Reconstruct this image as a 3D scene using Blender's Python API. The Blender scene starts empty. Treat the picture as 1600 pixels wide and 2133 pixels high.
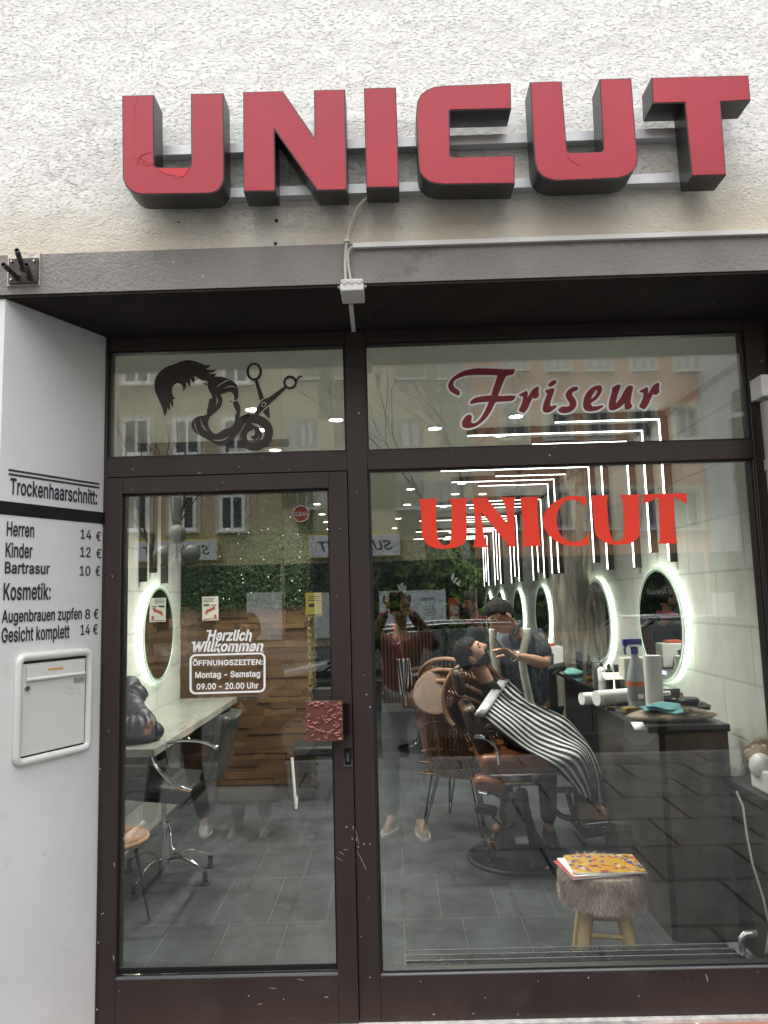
import bpy, bmesh, math, random
import numpy as np
from mathutils import Vector, Matrix
random.seed(7); rng = np.random.default_rng(7)
sc = bpy.context.scene; C = sc.collection
R = math.radians

# ---------------------------------------------------------------- camera
FPX, CX, CY = 1540.0, 800.0, 1066.5          # focal length and centre in photo pixels
YAW, PITCH, ROLL = -0.01117, 0.11633, -0.02788
CAM = Vector((0, -2.8, 1.70))
_cy, _sy, _cp, _sp, _cr, _sr = (math.cos(YAW), math.sin(YAW), math.cos(PITCH), math.sin(PITCH), math.cos(ROLL), math.sin(ROLL))
_f = Vector((_sy*_cp, _cy*_cp, _sp)); _r = Vector((_cy, -_sy, 0)); _u = _r.cross(_f)
_r, _u = _cr*_r + _sr*_u, -_sr*_r + _cr*_u
cam = bpy.data.cameras.new('camera'); camo = bpy.data.objects.new('camera', cam); C.objects.link(camo)
camo.matrix_world = Matrix(((_r.x, _u.x, -_f.x, CAM.x), (_r.y, _u.y, -_f.y, CAM.y), (_r.z, _u.z, -_f.z, CAM.z), (0, 0, 0, 1)))
cam.sensor_fit = 'VERTICAL'; cam.sensor_height = 24; cam.lens = 24*FPX/2133; cam.clip_end = 300; cam.clip_start = .02
sc.camera = camo
def ray(px, py): return _r*((px-CX)/FPX) - _u*((py-CY)/FPX) + _f
def at(px, py, Y=0.0):                       # point of the plane y = Y
    d = ray(px, py); return CAM + d*((Y-CAM.y)/d.y)
def onz(px, py, z):
    d = ray(px, py); return CAM + d*((z-CAM.z)/d.z)
def onx(px, py, x):
    d = ray(px, py); return CAM + d*((x-CAM.x)/d.x)

# ---------------------------------------------------------------- world, sun, exposure
W = bpy.data.worlds.new('World'); sc.world = W; W.use_nodes = True
wn = W.node_tree.nodes; wl = W.node_tree.links
sky = wn.new('ShaderNodeTexSky'); sky.sky_type = 'NISHITA'; sky.sun_disc = False
sky.sun_elevation = R(76); sky.sun_rotation = R(200); sky.dust_density = 4; sky.air_density = 1.2
hs = wn.new('ShaderNodeHueSaturation'); hs.inputs['Saturation'].default_value = .10
wl.new(sky.outputs[0], hs.inputs['Color']); wl.new(hs.outputs[0], wn['Background'].inputs[0])
wn['Background'].inputs[1].default_value = .15
sl = bpy.data.lights.new('sun', 'SUN'); sl.energy = 3.4; sl.angle = R(35); sl.color = (1, .97, .93)
so = bpy.data.objects.new('sun', sl); C.objects.link(so)
so.rotation_euler = Vector((.50, -.16, -1.5)).to_track_quat('-Z', 'Y').to_euler()
sc.view_settings.view_transform = 'Standard'; sc.view_settings.look = 'None'
sc.view_settings.exposure = 1.42
sc.render.engine = 'CYCLES'; sc.cycles.use_denoising = True
sc.cycles.max_bounces = 10; sc.cycles.transparent_max_bounces = 16; sc.cycles.sample_clamp_indirect = 6

# ---------------------------------------------------------------- helpers
class MB:
    def __init__(s): s.v = []; s.f = []; s.uv = None
    def add(s, vs, fs):
        o = len(s.v); s.v += [tuple(v) for v in vs]; s.f += [tuple(i+o for i in f) for f in fs]; return s
    def box(s, x0, x1, y0, y1, z0, z1):
        v = [(x, y, z) for z in (z0, z1) for y in (y0, y1) for x in (x0, x1)]
        return s.add(v, [(0, 2, 3, 1), (4, 5, 7, 6), (0, 1, 5, 4), (2, 6, 7, 3), (0, 4, 6, 2), (1, 3, 7, 5)])
    def obox(s, c, size, M=None):
        M = M or Matrix.Identity(3); c = Vector(c)
        v = [c + M @ Vector((x*size[0]/2, y*size[1]/2, z*size[2]/2)) for z in (-1, 1) for y in (-1, 1) for x in (-1, 1)]
        return s.add(v, [(0, 2, 3, 1), (4, 5, 7, 6), (0, 1, 5, 4), (2, 6, 7, 3), (0, 4, 6, 2), (1, 3, 7, 5)])
    def tube(s, pts, r, n=8, closed=False):
        pts = [Vector(p) for p in pts]; k = len(pts); rr = r if hasattr(r, '__len__') else [r]*k
        up = Vector((.013, .021, 1)); vs = []
        for i, p in enumerate(pts):
            a = pts[(i-1) % k] if closed or i > 0 else p; b = pts[(i+1) % k] if closed or i < k-1 else p
            t = (b-a).normalized()
            e = up - t*up.dot(t)
            if e.length < .05: e = Vector((1, 0, .01)) - t*t.x
            e.normalize(); g = t.cross(e); up = e
            vs += [p + (e*math.cos(2*math.pi*j/n) + g*math.sin(2*math.pi*j/n))*rr[i] for j in range(n)]
        fs = []
        for i in range(k if closed else k-1):
            i2 = (i+1) % k
            fs += [(i*n+j, i*n+(j+1) % n, i2*n+(j+1) % n, i2*n+j) for j in range(n)]
        if not closed: fs += [tuple(range(n-1, -1, -1)), tuple((k-1)*n+j for j in range(n))]
        return s.add(vs, fs)
    def cyl(s, p0, p1, r0, r1=None, n=16): return s.tube([p0, p1], [r0, r0 if r1 is None else r1], n)
    def lathe(s, c, prof, n=32, M=None):
        c = Vector(c); M = M or Matrix.Identity(3); vs = []
        for r, z in prof: vs += [c + M @ Vector((r*math.cos(2*math.pi*j/n), r*math.sin(2*math.pi*j/n), z)) for j in range(n)]
        fs = [(i*n+j, i*n+(j+1) % n, (i+1)*n+(j+1) % n, (i+1)*n+j) for i in range(len(prof)-1) for j in range(n)]
        fs += [tuple(range(n-1, -1, -1)), tuple((len(prof)-1)*n+j for j in range(n))]
        return s.add(vs, fs)
    def ell(s, c, rad, n=14, M=None, fn=None):
        c = Vector(c); M = M or Matrix.Identity(3); vs = []; m = n*2
        for i in range(1, n):
            th = math.pi*i/n
            for j in range(m):
                ph = 2*math.pi*j/m; q = Vector((math.sin(th)*math.cos(ph), math.sin(th)*math.sin(ph), math.cos(th)))
                p = fn(q) if fn else Vector((q.x*rad[0], q.y*rad[1], q.z*rad[2]))
                vs.append(c + M @ p)
        for q in (Vector((0, 0, 1)), Vector((0, 0, -1))):
            p = fn(q) if fn else Vector((q.x*rad[0], q.y*rad[1], q.z*rad[2])); vs.append(c + M @ p)
        fs = [(i*m+j, (i+1)*m+j, (i+1)*m+(j+1) % m, i*m+(j+1) % m) for i in range(n-2) for j in range(m)]
        a = (n-1)*m; fs += [(a, j, (j+1) % m) for j in range(m)] + [(a+1, (n-2)*m+(j+1) % m, (n-2)*m+j) for j in range(m)]
        return s.add(vs, fs)
    def grid(s, fn, nu, nv):
        o = len(s.v); s.v += [tuple(fn(i/nu, j/nv)) for i in range(nu+1) for j in range(nv+1)]
        s.f += [(o+i*(nv+1)+j, o+(i+1)*(nv+1)+j, o+(i+1)*(nv+1)+j+1, o+i*(nv+1)+j+1) for i in range(nu) for j in range(nv)]; return s
def link(o, parent=None):
    C.objects.link(o)
    if parent: o.parent = parent
    return o
def wloc(o):
    p = Vector((0, 0, 0))
    while o: p += o.location; o = o.parent
    return p
def part(name, mb, m, parent=None, bev=0, ang=35, solid=0, label=None):
    me = bpy.data.meshes.new(name); off = wloc(parent)
    me.from_pydata([tuple(Vector(v)-off) for v in mb.v], [], mb.f); me.validate()
    if mb.uv:
        l = me.uv_layers.new(name='UVMap')
        for lp in me.loops: l.data[lp.index].uv = mb.uv[lp.vertex_index]
    for p in me.polygons: p.use_smooth = True
    me.set_sharp_from_angle(angle=R(ang)); me.materials.append(m)
    o = link(bpy.data.objects.new(name, me), parent)
    if solid: q = o.modifiers.new('solid', 'SOLIDIFY'); q.thickness = solid; q.offset = 0
    if bev:
        q = o.modifiers.new('bevel', 'BEVEL'); q.width = bev; q.segments = 2; q.limit_method = 'ANGLE'; q.angle_limit = R(40)
    if label: o['label'] = label
    return o
def thing(name, label, cat, loc=(0, 0, 0), group=None):
    o = link(bpy.data.objects.new(name, None)); o.location = loc; o.empty_display_size = .1
    o['label'] = label; o['category'] = cat
    if group: o['group'] = group
    return o
def solo(name, mb, m, label, cat, group=None, **k):
    o = part(name, mb, m, None, **k); o['label'] = label; o['category'] = cat
    if group: o['group'] = group
    return o
def struct(name, mb, m, **k):
    o = part(name, mb, m, None, **k); o['kind'] = 'structure'; return o
def copy_tree(o, delta, parent=None, rz=0):
    c = o.copy(); link(c, parent)
    if parent is None: c.location = Vector(o.location)+Vector(delta); c.rotation_euler.z = o.rotation_euler.z + rz
    for ch in o.children: copy_tree(ch, delta, c)
    return c
def smooth(pts, k=2, lim=50):                # rounds gentle corners of an outline, keeps sharp ones
    pts = [Vector(p) for p in pts]
    for _ in range(k):
        out = []; n = len(pts)
        for i in range(n):
            a, b, c = pts[i-1], pts[i], pts[(i+1) % n]
            if (b-a).length < 1e-9 or (c-b).length < 1e-9: continue
            if (b-a).angle(c-b) > R(lim): out.append(b)
            else: out += [b+(a-b)*.25, b+(c-b)*.25]
        pts = out
    return pts
def shape(splines, thick=.001, offset=0.0):  # filled 2D outlines (inner ones cut holes) -> verts, faces
    cu = bpy.data.curves.new('outline', 'CURVE'); cu.dimensions = '2D'; cu.fill_mode = 'BOTH'; cu.extrude = thick/2; cu.offset = offset
    for s in splines:
        sp = cu.splines.new('POLY'); sp.points.add(len(s)-1); sp.use_cyclic_u = True
        for i, p in enumerate(s): sp.points[i].co = (p[0], p[1], 0, 1)
    return _ev(cu)
def _ev(cu):
    o = bpy.data.objects.new('tmp', cu); C.objects.link(o); dg = bpy.context.evaluated_depsgraph_get(); dg.update()
    me = o.evaluated_get(dg).to_mesh(); v = [tuple(q.co) for q in me.vertices]; f = [tuple(p.vertices) for p in me.polygons]
    o.evaluated_get(dg).to_mesh_clear(); bpy.data.objects.remove(o); bpy.data.curves.remove(cu); return v, f
GLY = {}
for ln in """-|453|337,244 337,188 114,188 114,244
.|188|95,-4 78,-1 63,9 53,24 50,41 53,59 63,73 78,83 95,87 113,83 128,73 138,59 141,41 138,24 128,9 113,-1
0|453|227,-7 174,1 130,24 95,62 69,113 57,155 50,202 48,254 50,306 57,353 69,395 95,447 130,484 174,508 227,516 279,508 323,484 358,447 384,395 396,353 403,306 405,254 403,202 396,155 384,113 359,62 323,24 279,1;227,50 261,56 290,74 313,103 330,144 340,194 344,254 340,314 330,365 313,405 290,435 261,453 227,460 192,453 163,435 140,405 123,365 113,314 109,254 113,194 123,144 140,103 163,74 192,56
1|453|76,0 76,55 391,55 391,0;276,509 276,0 212,0 212,448 209,448 86,358 86,427 198,509
2|453|64,0 64,47 234,229 261,257 282,282 299,305 311,327 318,348 320,371 317,397 308,419 293,436 273,449 250,457 224,460 196,457 172,447 153,433 139,413 130,390 127,362 66,362 71,405 86,442 111,473 143,496 182,511 225,516 268,511 306,497 337,474 361,445 376,411 381,372 378,345 371,318 357,290 336,259 306,223 267,180 153,60 153,57 389,57 389,0
4|453|40,105 40,158 247,509 311,509 109,166 109,163 413,163 413,105;282,0 282,121 282,146 282,318 343,318 343,0
8|453|226,-7 178,-2 136,11 101,33 74,62 57,96 52,135 55,166 65,195 81,220 101,241 125,256 153,265 153,267 119,282 93,308 76,342 70,380 75,417 90,450 114,477 146,498 184,511 226,516 269,511 306,498 337,477 361,450 377,417 382,380 376,342 359,308 333,282 300,267 300,265 327,256 351,241 372,220 387,195 397,166 401,135 395,96 378,62 352,33 317,11 275,-2;226,49 258,52 285,60 307,74 323,91 333,113 337,139 333,165 322,189 305,208 283,223 256,232 226,235 196,232 169,223 147,208 130,189 119,165 115,139 119,113 129,91 145,74 167,60 195,52;226,290 252,292 274,300 293,313 307,330 316,351 319,376 316,399 308,420 294,437 275,449 252,457 226,460 200,457 177,449 159,437 145,420 136,399 133,376 136,351 145,330 159,313 178,300 201,292
9|453|226,516 271,510 310,494 343,468 368,434 384,393 389,347 385,309 373,270 350,224 315,168 200,0 130,0 301,248 307,248 299,234 287,221 273,210 257,202 238,196 218,195 175,199 137,214 106,237 83,269 68,307 64,352 69,397 85,436 110,469 143,494 182,510;226,460 199,457 174,446 154,429 138,407 129,381 125,352 129,322 138,295 154,274 174,257 199,247 226,243 254,247 279,257 299,273 314,295 324,321 327,350 324,381 314,407 299,429 279,446 254,457
:|188|95,-4 78,-1 63,9 53,24 50,41 53,59 63,73 78,83 95,87 113,83 128,73 138,59 141,41 138,24 128,9 113,-1;95,271 78,274 63,284 53,299 50,316 53,334 63,349 78,359 95,362 113,359 128,349 138,334 141,316 138,299 128,284 113,274
A|480|16,0 201,509 276,509 463,0 395,0 287,302 276,334 264,372 250,420 232,478 245,478 228,419 213,371 201,333 191,302 85,0;110,142 110,199 370,199 370,142
B|456|60,0 60,509 241,509 289,504 329,491 359,469 381,442 394,410 398,374 395,344 387,320 373,301 356,286 336,275 315,267 315,262 339,257 363,245 385,227 402,203 414,173 418,136 413,100 400,67 377,39 344,18 301,4 247,0;125,57 245,57 296,63 330,80 349,105 355,137 352,161 342,184 327,203 306,218 279,228 248,231 125,231;125,285 238,285 265,288 288,296 308,309 323,326 333,348 336,372 330,403 313,429 283,446 240,452 125,452
D|502|219,0 96,0 96,57 215,57 272,63 318,81 354,110 379,149 394,198 399,255 394,312 379,361 354,399 320,428 275,446 221,452 93,452 93,509 225,509 273,505 315,495 353,478 399,441 433,391 449,351 458,306 462,255 458,205 449,159 433,119 411,83 384,54 351,31 312,14 268,3;125,509 125,0 60,0 60,509
E|419|60,0 60,509 372,509 372,452 125,452 125,286 355,286 355,229 125,229 125,57 375,57 375,0
F|410|60,0 60,509 369,509 369,452 125,452 125,278 346,278 346,221 125,221 125,0
G|520|269,-7 225,-3 185,7 149,25 118,49 91,79 69,116 53,157 43,203 40,254 43,305 53,352 69,393 91,429 117,459 149,484 184,501 223,512 265,516 304,513 340,504 374,489 403,469 429,445 449,416 465,384 474,349 408,349 399,372 387,393 373,411 356,427 337,439 315,448 291,454 265,456 222,450 183,432 150,404 125,364 109,314 103,254 109,194 125,145 151,105 184,76 224,59 269,53 309,57 345,71 374,93 396,123 410,160 415,202 434,199 283,199 283,256 478,256 478,200 471,141 451,91 419,50 377,19 326,0
H|517|60,0 60,509 125,509 125,289 392,289 392,509 457,509 457,0 392,0 392,232 125,232 125,0
I|300|31,0 31,57 118,57 118,452 31,452 31,509 269,509 269,452 183,452 183,57 269,57 269,0
K|467|104,145 104,216 122,239 139,261 157,282 174,303 193,324 212,344 364,509 448,509 231,276 228,276;60,0 60,509 125,509 125,334 124,225 125,193 125,0;372,0 188,259 228,309 449,0
L|393|60,0 60,509 125,509 125,57 361,57 361,0
M|628|60,0 60,509 152,509 277,187 287,159 293,141 299,123 305,103 311,84 317,65 322,49 307,49 318,83 324,102 330,121 336,140 342,158 348,174 352,187 476,509 568,509 568,0 504,0 504,291 504,308 504,327 505,347 505,369 506,413 507,435 507,457 513,457 505,433 498,409 490,386 482,363 474,341 467,322 461,305 456,291 342,0 286,0 170,291 165,304 159,321 152,340 145,361 137,384 129,408 121,432 112,457 119,457 119,437 120,416 120,394 121,372 122,328 122,309 122,291 122,0
N|523|60,0 60,509 136,509 343,183 352,169 363,151 375,130 388,107 401,82 414,55 405,54 402,81 401,108 400,134 399,157 399,178 399,195 399,509 463,509 463,0 387,0 202,290 190,310 177,331 164,354 148,381 108,452 119,454 122,384 123,354 124,328 125,307 125,291 125,0
O|533|267,-7 225,-3 186,7 150,25 119,49 92,79 70,115 53,157 44,203 40,254 44,305 53,352 70,393 92,429 119,459 150,484 186,501 225,512 267,516 309,512 348,501 384,484 415,459 442,429 464,393 480,352 490,305 493,254 490,203 480,157 464,115 442,79 415,49 384,25 348,7 309,-3;267,53 310,59 349,76 383,105 408,144 425,194 430,254 425,314 408,365 383,404 349,433 310,450 267,456 223,450 184,433 151,404 125,364 109,314 103,254 109,194 125,144 151,105 184,76 223,59
P|445|60,0 60,509 235,509 289,503 332,487 366,462 390,430 404,391 409,348 404,304 390,265 366,233 332,207 289,191 235,186 109,186 109,242 233,242 269,246 297,256 318,272 333,294 342,319 344,348 342,376 333,402 318,423 297,439 268,449 232,452 125,452 125,0
S|447|224,-9 172,-4 128,9 91,31 64,60 46,96 38,137 104,137 110,110 123,88 142,71 166,59 194,52 224,49 257,52 286,60 311,74 329,92 341,114 346,139 342,161 332,179 316,193 296,205 272,214 245,222 184,239 128,260 86,289 60,326 52,372 58,413 75,448 102,476 138,498 180,511 227,516 275,511 316,498 351,476 377,449 394,415 401,378 337,378 326,412 302,437 267,453 225,459 194,456 167,448 145,435 129,418 118,398 115,376 119,352 131,334 148,319 169,308 191,300 212,293 264,279 287,272 312,264 336,252 359,238 379,220 395,198 405,171 408,139 403,99 386,64 360,34 323,11 278,-4
T|449|32,452 32,509 417,509 417,452 257,452 257,0 193,0 193,452
U|517|259,-8 203,-2 154,15 114,43 85,80 66,124 60,173 60,509 124,509 124,178 128,144 141,113 160,87 187,68 220,56 259,52 298,56 331,68 357,87 377,113 389,144 393,178 393,509 457,509 457,173 451,124 433,80 403,43 363,15 315,-2
W|686|155,0 16,509 82,509 163,196 170,171 175,145 181,120 187,94 192,67 197,40 189,40 194,67 200,94 205,120 211,145 218,171 224,196 306,509 380,509 462,196 468,171 474,145 480,120 486,94 492,67 497,40 488,40 493,67 499,94 504,120 510,145 517,171 523,196 603,509 670,509 530,0 455,0 368,323 359,356 351,391 344,431 336,475 350,475 342,433 335,395 327,359 318,323 230,0
Z|438|42,0 42,46 273,385 289,408 306,431 323,453 341,476 348,454 317,453 285,452 254,452 223,452 40,452 40,509 397,509 397,462 169,129 152,105 134,81 116,57 97,33 90,54 121,56 152,57 183,57 214,57 399,57 399,0
a|389|160,-9 126,-5 94,5 68,22 48,45 35,73 30,108 34,138 43,161 58,179 78,193 100,203 125,211 152,216 178,220 209,224 234,227 252,230 265,235 276,255 276,257 273,279 267,297 256,311 240,322 220,329 196,331 171,329 149,322 132,313 118,301 107,288 100,274 41,291 57,322 79,346 104,364 133,375 163,382 194,384 215,383 239,379 263,372 286,360 306,343 322,320 333,290 337,251 337,0 277,0 277,52 272,52 264,38 252,25 236,12 215,1 190,-6;170,45 202,49 228,59 248,74 263,93 272,115 276,138 276,190 259,182 231,176 216,173 200,171 175,168 154,164 134,159 117,150 103,139 95,124 92,105 94,87 102,72 114,61 130,52 149,47
b|424|229,-8 198,-5 172,4 153,17 138,31 127,46 118,59 112,59 112,0 53,0 53,509 114,509 114,319 118,319 127,331 137,346 152,360 171,373 197,381 229,384 274,378 313,361 345,332 370,293 385,245 390,189 385,133 370,84 346,45 313,16 274,-2;220,47 253,51 279,66 301,88 316,117 325,151 328,189 325,227 316,261 301,290 280,311 253,325 220,330 188,325 161,312 140,291 125,263 116,229 113,189 116,150 125,115 140,86 162,65 188,51
c|396|207,-8 159,-2 117,16 82,46 56,85 40,133 34,187 40,243 56,291 82,330 117,360 159,378 207,384 234,383 260,377 284,368 305,356 324,341 340,322 353,301 362,277 303,262 298,276 290,289 270,311 257,319 242,325 226,329 207,330 173,325 145,310 124,287 108,258 99,224 96,187 99,151 108,117 124,89 145,66 173,51 207,46 226,48 243,52 258,58 271,66 282,76 292,89 299,102 304,117 363,102 354,78 341,56 325,37 306,21 285,9 261,-1 235,-6
d|424|195,-8 151,-2 111,16 79,45 55,84 39,133 34,189 39,245 55,293 79,332 112,361 151,378 196,384 228,381 253,373 272,360 287,346 298,331 306,319 311,319 311,509 372,509 372,0 313,0 313,59 307,59 298,46 287,31 272,17 252,4 227,-5;205,47 236,51 263,65 284,86 299,115 309,150 312,189 309,229 300,263 284,291 263,312 237,325 205,330 172,325 145,311 124,290 108,261 99,227 96,189 99,151 109,117 124,88 145,66 172,51
e|404|212,-8 161,-2 117,16 82,46 56,85 40,132 34,187 39,242 55,290 81,329 115,359 157,378 205,384 236,382 266,374 294,361 319,341 341,315 357,282 368,242 371,194 371,169 75,169 75,221 338,221 310,202 307,237 298,269 283,294 263,314 237,326 205,330 173,326 146,313 125,294 109,270 99,241 96,211 96,178 100,139 110,106 128,80 151,61 179,50 212,46 234,48 254,53 271,61 285,73 297,88 306,105 365,91 353,63 335,39 311,19 283,4 249,-5
f|254|228,379 228,327 6,327 6,379;81,0 81,432 84,461 96,486 113,505 135,519 161,527 187,530 207,529 222,527 243,521 227,468 215,472 195,474 171,470 154,460 145,443 142,419 142,0
g|425|207,-151 168,-148 134,-140 105,-127 82,-110 64,-91 51,-69 101,-41 110,-53 122,-66 136,-78 154,-88 178,-95 207,-97 249,-92 282,-75 304,-47 311,-6 311,68 306,68 298,56 287,41 272,28 252,16 227,8 195,5 152,10 113,27 80,53 55,90 39,136 34,191 39,246 55,293 80,332 112,361 152,378 196,384 228,382 253,373 273,360 288,346 299,331 308,319 313,319 313,379 372,379 372,-9 367,-54 350,-90 324,-117 291,-136 251,-147;205,59 237,63 264,75 285,95 300,121 309,154 312,193 309,231 300,264 285,291 264,312 237,325 205,330 172,325 145,312 124,290 109,262 99,229 96,193 99,155 109,123 124,96 145,76 172,63
h|410|114,227 114,0 53,0 53,509 114,509 114,287 102,287 124,332 152,362 187,379 227,384 264,380 295,369 321,349 341,321 353,285 357,240 357,0 296,0 296,235 290,275 273,304 246,323 210,329 184,326 161,317 141,303 126,283 117,257
i|167|53,0 53,379 114,379 114,0;84,443 67,446 54,455 44,468 41,483 44,499 54,512 67,521 84,524 100,521 114,512 123,499 126,483 123,468 114,455 100,446
k|381|110,137 110,212 121,212 284,379 360,379 184,199 177,199;53,0 53,509 114,509 114,0;294,0 148,186 191,229 372,0
l|189|139,-2 101,3 74,20 58,47 53,84 53,509 114,509 114,99 115,77 120,62 146,52 160,53 170,54 181,3 162,-1
m|610|53,0 53,379 112,379 112,295 108,295 118,323 132,346 151,363 172,376 195,384 219,386 257,380 287,361 309,331 321,295 312,295 322,321 337,343 357,361 381,375 407,383 437,386 468,383 497,372 522,354 541,328 553,296 557,255 557,0 496,0 496,254 490,289 473,313 447,326 419,330 395,328 374,320 358,307 345,290 338,270 335,247 335,0 274,0 274,260 269,288 253,311 229,326 199,330 178,328 158,320 140,307 126,289 117,266 114,238 114,0
n|410|114,227 114,0 53,0 53,379 112,379 112,287 102,287 124,332 152,362 187,379 227,384 264,380 295,369 321,349 341,321 353,285 357,240 357,0 296,0 296,235 290,275 273,304 246,323 210,329 184,326 161,317 141,303 126,283 117,257
o|415|207,-8 159,-2 117,16 82,46 56,85 40,133 34,187 40,243 56,291 82,330 117,360 159,378 207,384 256,378 299,360 333,330 359,291 376,243 381,187 376,133 359,85 333,46 299,16 256,-2;207,46 242,51 270,66 292,89 307,117 316,151 319,187 316,224 307,258 292,287 270,310 242,325 207,330 173,325 145,310 124,287 108,258 99,224 96,187 99,151 108,117 124,89 145,66 173,51
p|424|53,-143 53,379 112,379 112,319 118,319 126,331 137,346 152,360 171,373 197,381 229,384 274,378 313,361 345,332 370,293 385,245 390,189 385,133 370,84 346,45 313,16 274,-2 229,-8 198,-5 173,4 153,17 138,31 127,46 118,59 114,59 114,-143;220,47 253,51 279,66 301,88 316,117 325,151 328,189 325,227 316,261 301,290 280,311 253,325 220,330 188,325 161,312 140,291 125,263 116,229 113,189 116,150 125,115 140,86 162,65 188,51
r|259|53,0 53,379 112,379 112,321 115,321 130,347 152,367 181,380 213,385 229,384 243,384 243,322 230,324 207,326 182,323 159,315 140,301 126,284 117,262 114,237 114,0
s|365|182,-8 145,-5 112,3 84,18 62,38 45,63 36,94 94,107 105,79 124,60 150,49 181,45 217,50 244,62 262,81 268,103 265,121 254,136 237,147 212,155 149,170 104,186 72,208 53,237 47,274 51,305 65,332 87,354 115,370 149,381 187,384 223,381 254,372 279,358 299,339 314,316 324,290 268,277 258,298 243,316 219,328 187,333 156,329 131,317 114,299 109,277 112,258 124,243 144,232 172,223 229,209 275,194 306,171 325,142 331,107 326,75 312,47 290,24 260,6 223,-5
t|227|204,379 204,327 6,327 6,379;65,471 126,471 126,98 128,76 136,61 150,53 170,50 185,51 202,54 213,2 192,-3 168,-4 125,2 92,21 72,52 65,93
u|410|182,-5 146,-1 115,11 89,31 69,59 57,95 53,139 53,379 114,379 114,144 119,105 137,75 164,56 200,50 226,53 249,62 268,77 283,97 293,122 296,153 296,379 357,379 357,0 298,0 298,92 307,92 286,47 257,17 222,0
z|380|42,0 42,46 254,320 254,323 48,323 48,379 333,379 333,331 126,60 126,56 339,56 339,0
Ö|533|267,-7 225,-3 186,7 150,25 119,49 92,79 70,115 53,157 44,203 40,254 44,305 53,352 70,393 92,429 119,459 150,484 186,501 225,512 267,516 309,512 348,501 384,484 415,459 442,429 464,393 480,352 490,305 493,254 490,203 480,157 464,115 442,79 415,49 384,25 348,7 309,-3;267,53 310,59 349,76 383,105 408,144 425,194 430,254 425,314 408,365 383,404 349,433 310,450 267,456 223,450 184,433 151,404 125,364 109,314 103,254 109,194 125,144 151,105 184,76 223,59;339,572 323,575 310,584 301,597 298,612 301,628 310,641 323,650 339,653 355,650 368,641 376,628 379,612 376,597 368,584 355,575;195,572 180,575 167,584 158,597 155,612 158,628 167,641 180,650 195,653 211,650 224,641 233,628 236,612 233,597 224,584 211,575
€|464|364,329 341,279 16,279 34,329;321,229 298,179 16,179 34,229;423,463 398,409 383,422 366,433 348,443 329,450 309,454 288,456 248,450 213,433 183,404 161,365 146,315 141,254 146,194 161,144 183,104 213,76 248,59 288,53 309,54 329,59 348,66 365,74 381,85 396,96 422,43 393,21 361,6 325,-4 288,-7 230,1 179,25 137,63 105,115 90,156 81,203 78,254 81,305 90,352 105,393 137,445 179,484 230,508 288,516 325,512 361,502 394,486""".split('\n'):
    c_0, ad_, sp_0 = ln.split('|'); GLY[c_0] = (int(ad_)/1000, [[tuple(int(q)/1000 for q in p.split(',')) for p in s_0.split(' ')] for s_0 in sp_0.split(';')])
def text(body, bold=.0, shear=0, thick=.001):     # grotesque capitals and lower case drawn from outlines; width 1, cap height 1
    V, Fc, x = [], [], 0
    for ch in body:
        if ch == ' ': x += .20; continue
        adv, sp = GLY[ch]; ar = [sum(a[0]*b[1]-b[0]*a[1] for a, b in zip(q, q[1:]+q[:1])) for q in sp]; sg_ = max(ar, key=abs) > 0
        outer = [q for q, a in zip(sp, ar) if (a > 0) == sg_]; holes = [q for q, a in zip(sp, ar) if (a > 0) != sg_]
        for j, oq in enumerate(outer):
            bx_ = (min(p[0] for p in oq), max(p[0] for p in oq), min(p[1] for p in oq), max(p[1] for p in oq)); inn = [h for h in holes if all(bx_[0] < p[0] < bx_[1] and bx_[2] < p[1] < bx_[3] for p in h)]
            v, f = shape([oq]+inn, thick+.0002*j); o = len(V); V += [(q[0]+x+shear*q[1], q[1], q[2]) for q in v]; Fc += [tuple(i+o for i in t) for t in f]
            for ln_, loop in enumerate([oq]+inn if bold else []):          # a rim along every contour makes the face bold
                n = len(loop); o = len(V); zz = thick*.5+.0004+.0001*ln_
                for i in range(n):
                    a, b, c = (Vector((*loop[k % n], 0)) for k in (i-1, i, i+1)); d0, d1 = (b-a).normalized(), (c-b).normalized(); m_ = Vector((-(d0.y+d1.y), d0.x+d1.x, 0)); m_ = m_/max(.55, m_.length_squared/2) if m_.length > .01 else Vector((-d0.y, d0.x, 0))
                    for sgn in (-1, 1): p = b+m_*(bold*.5*sgn*2*.5*2); V.append((p.x+x+shear*p.y, p.y, zz))
                Fc += [(o+2*i, o+2*((i+1) % n), o+2*((i+1) % n)+1, o+2*i+1) for i in range(n)]
        x += adv+bold*.6
    x0 = min(q[0] for q in V); x1 = max(q[0] for q in V)
    return [((q[0]-x0)/(x1-x0), q[1]/.509, q[2]) for q in V], Fc
def on_plane(mb, v, f, O, U, V, N):
    O, U, V, N = Vector(O), Vector(U), Vector(V), Vector(N)
    return mb.add([O+U*q[0]+V*q[1]+N*q[2] for q in v], f)
def decal(mb, outlines, Y, thick=.001, offset=0, sm=2, lim=50):   # outlines in photo pixels, laid on the plane y = Y
    sp = []
    for o in outlines:
        q = [at(px, py, Y) for px, py in o]; p2 = [Vector((a.x, a.z)) for a in q]
        sp.append(smooth(p2, sm, lim) if sm else p2)
    v, f = shape(sp, thick, offset)
    return on_plane(mb, v, f, (0, Y, 0), (1, 0, 0), (0, 0, 1), (0, -1, 0))

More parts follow.
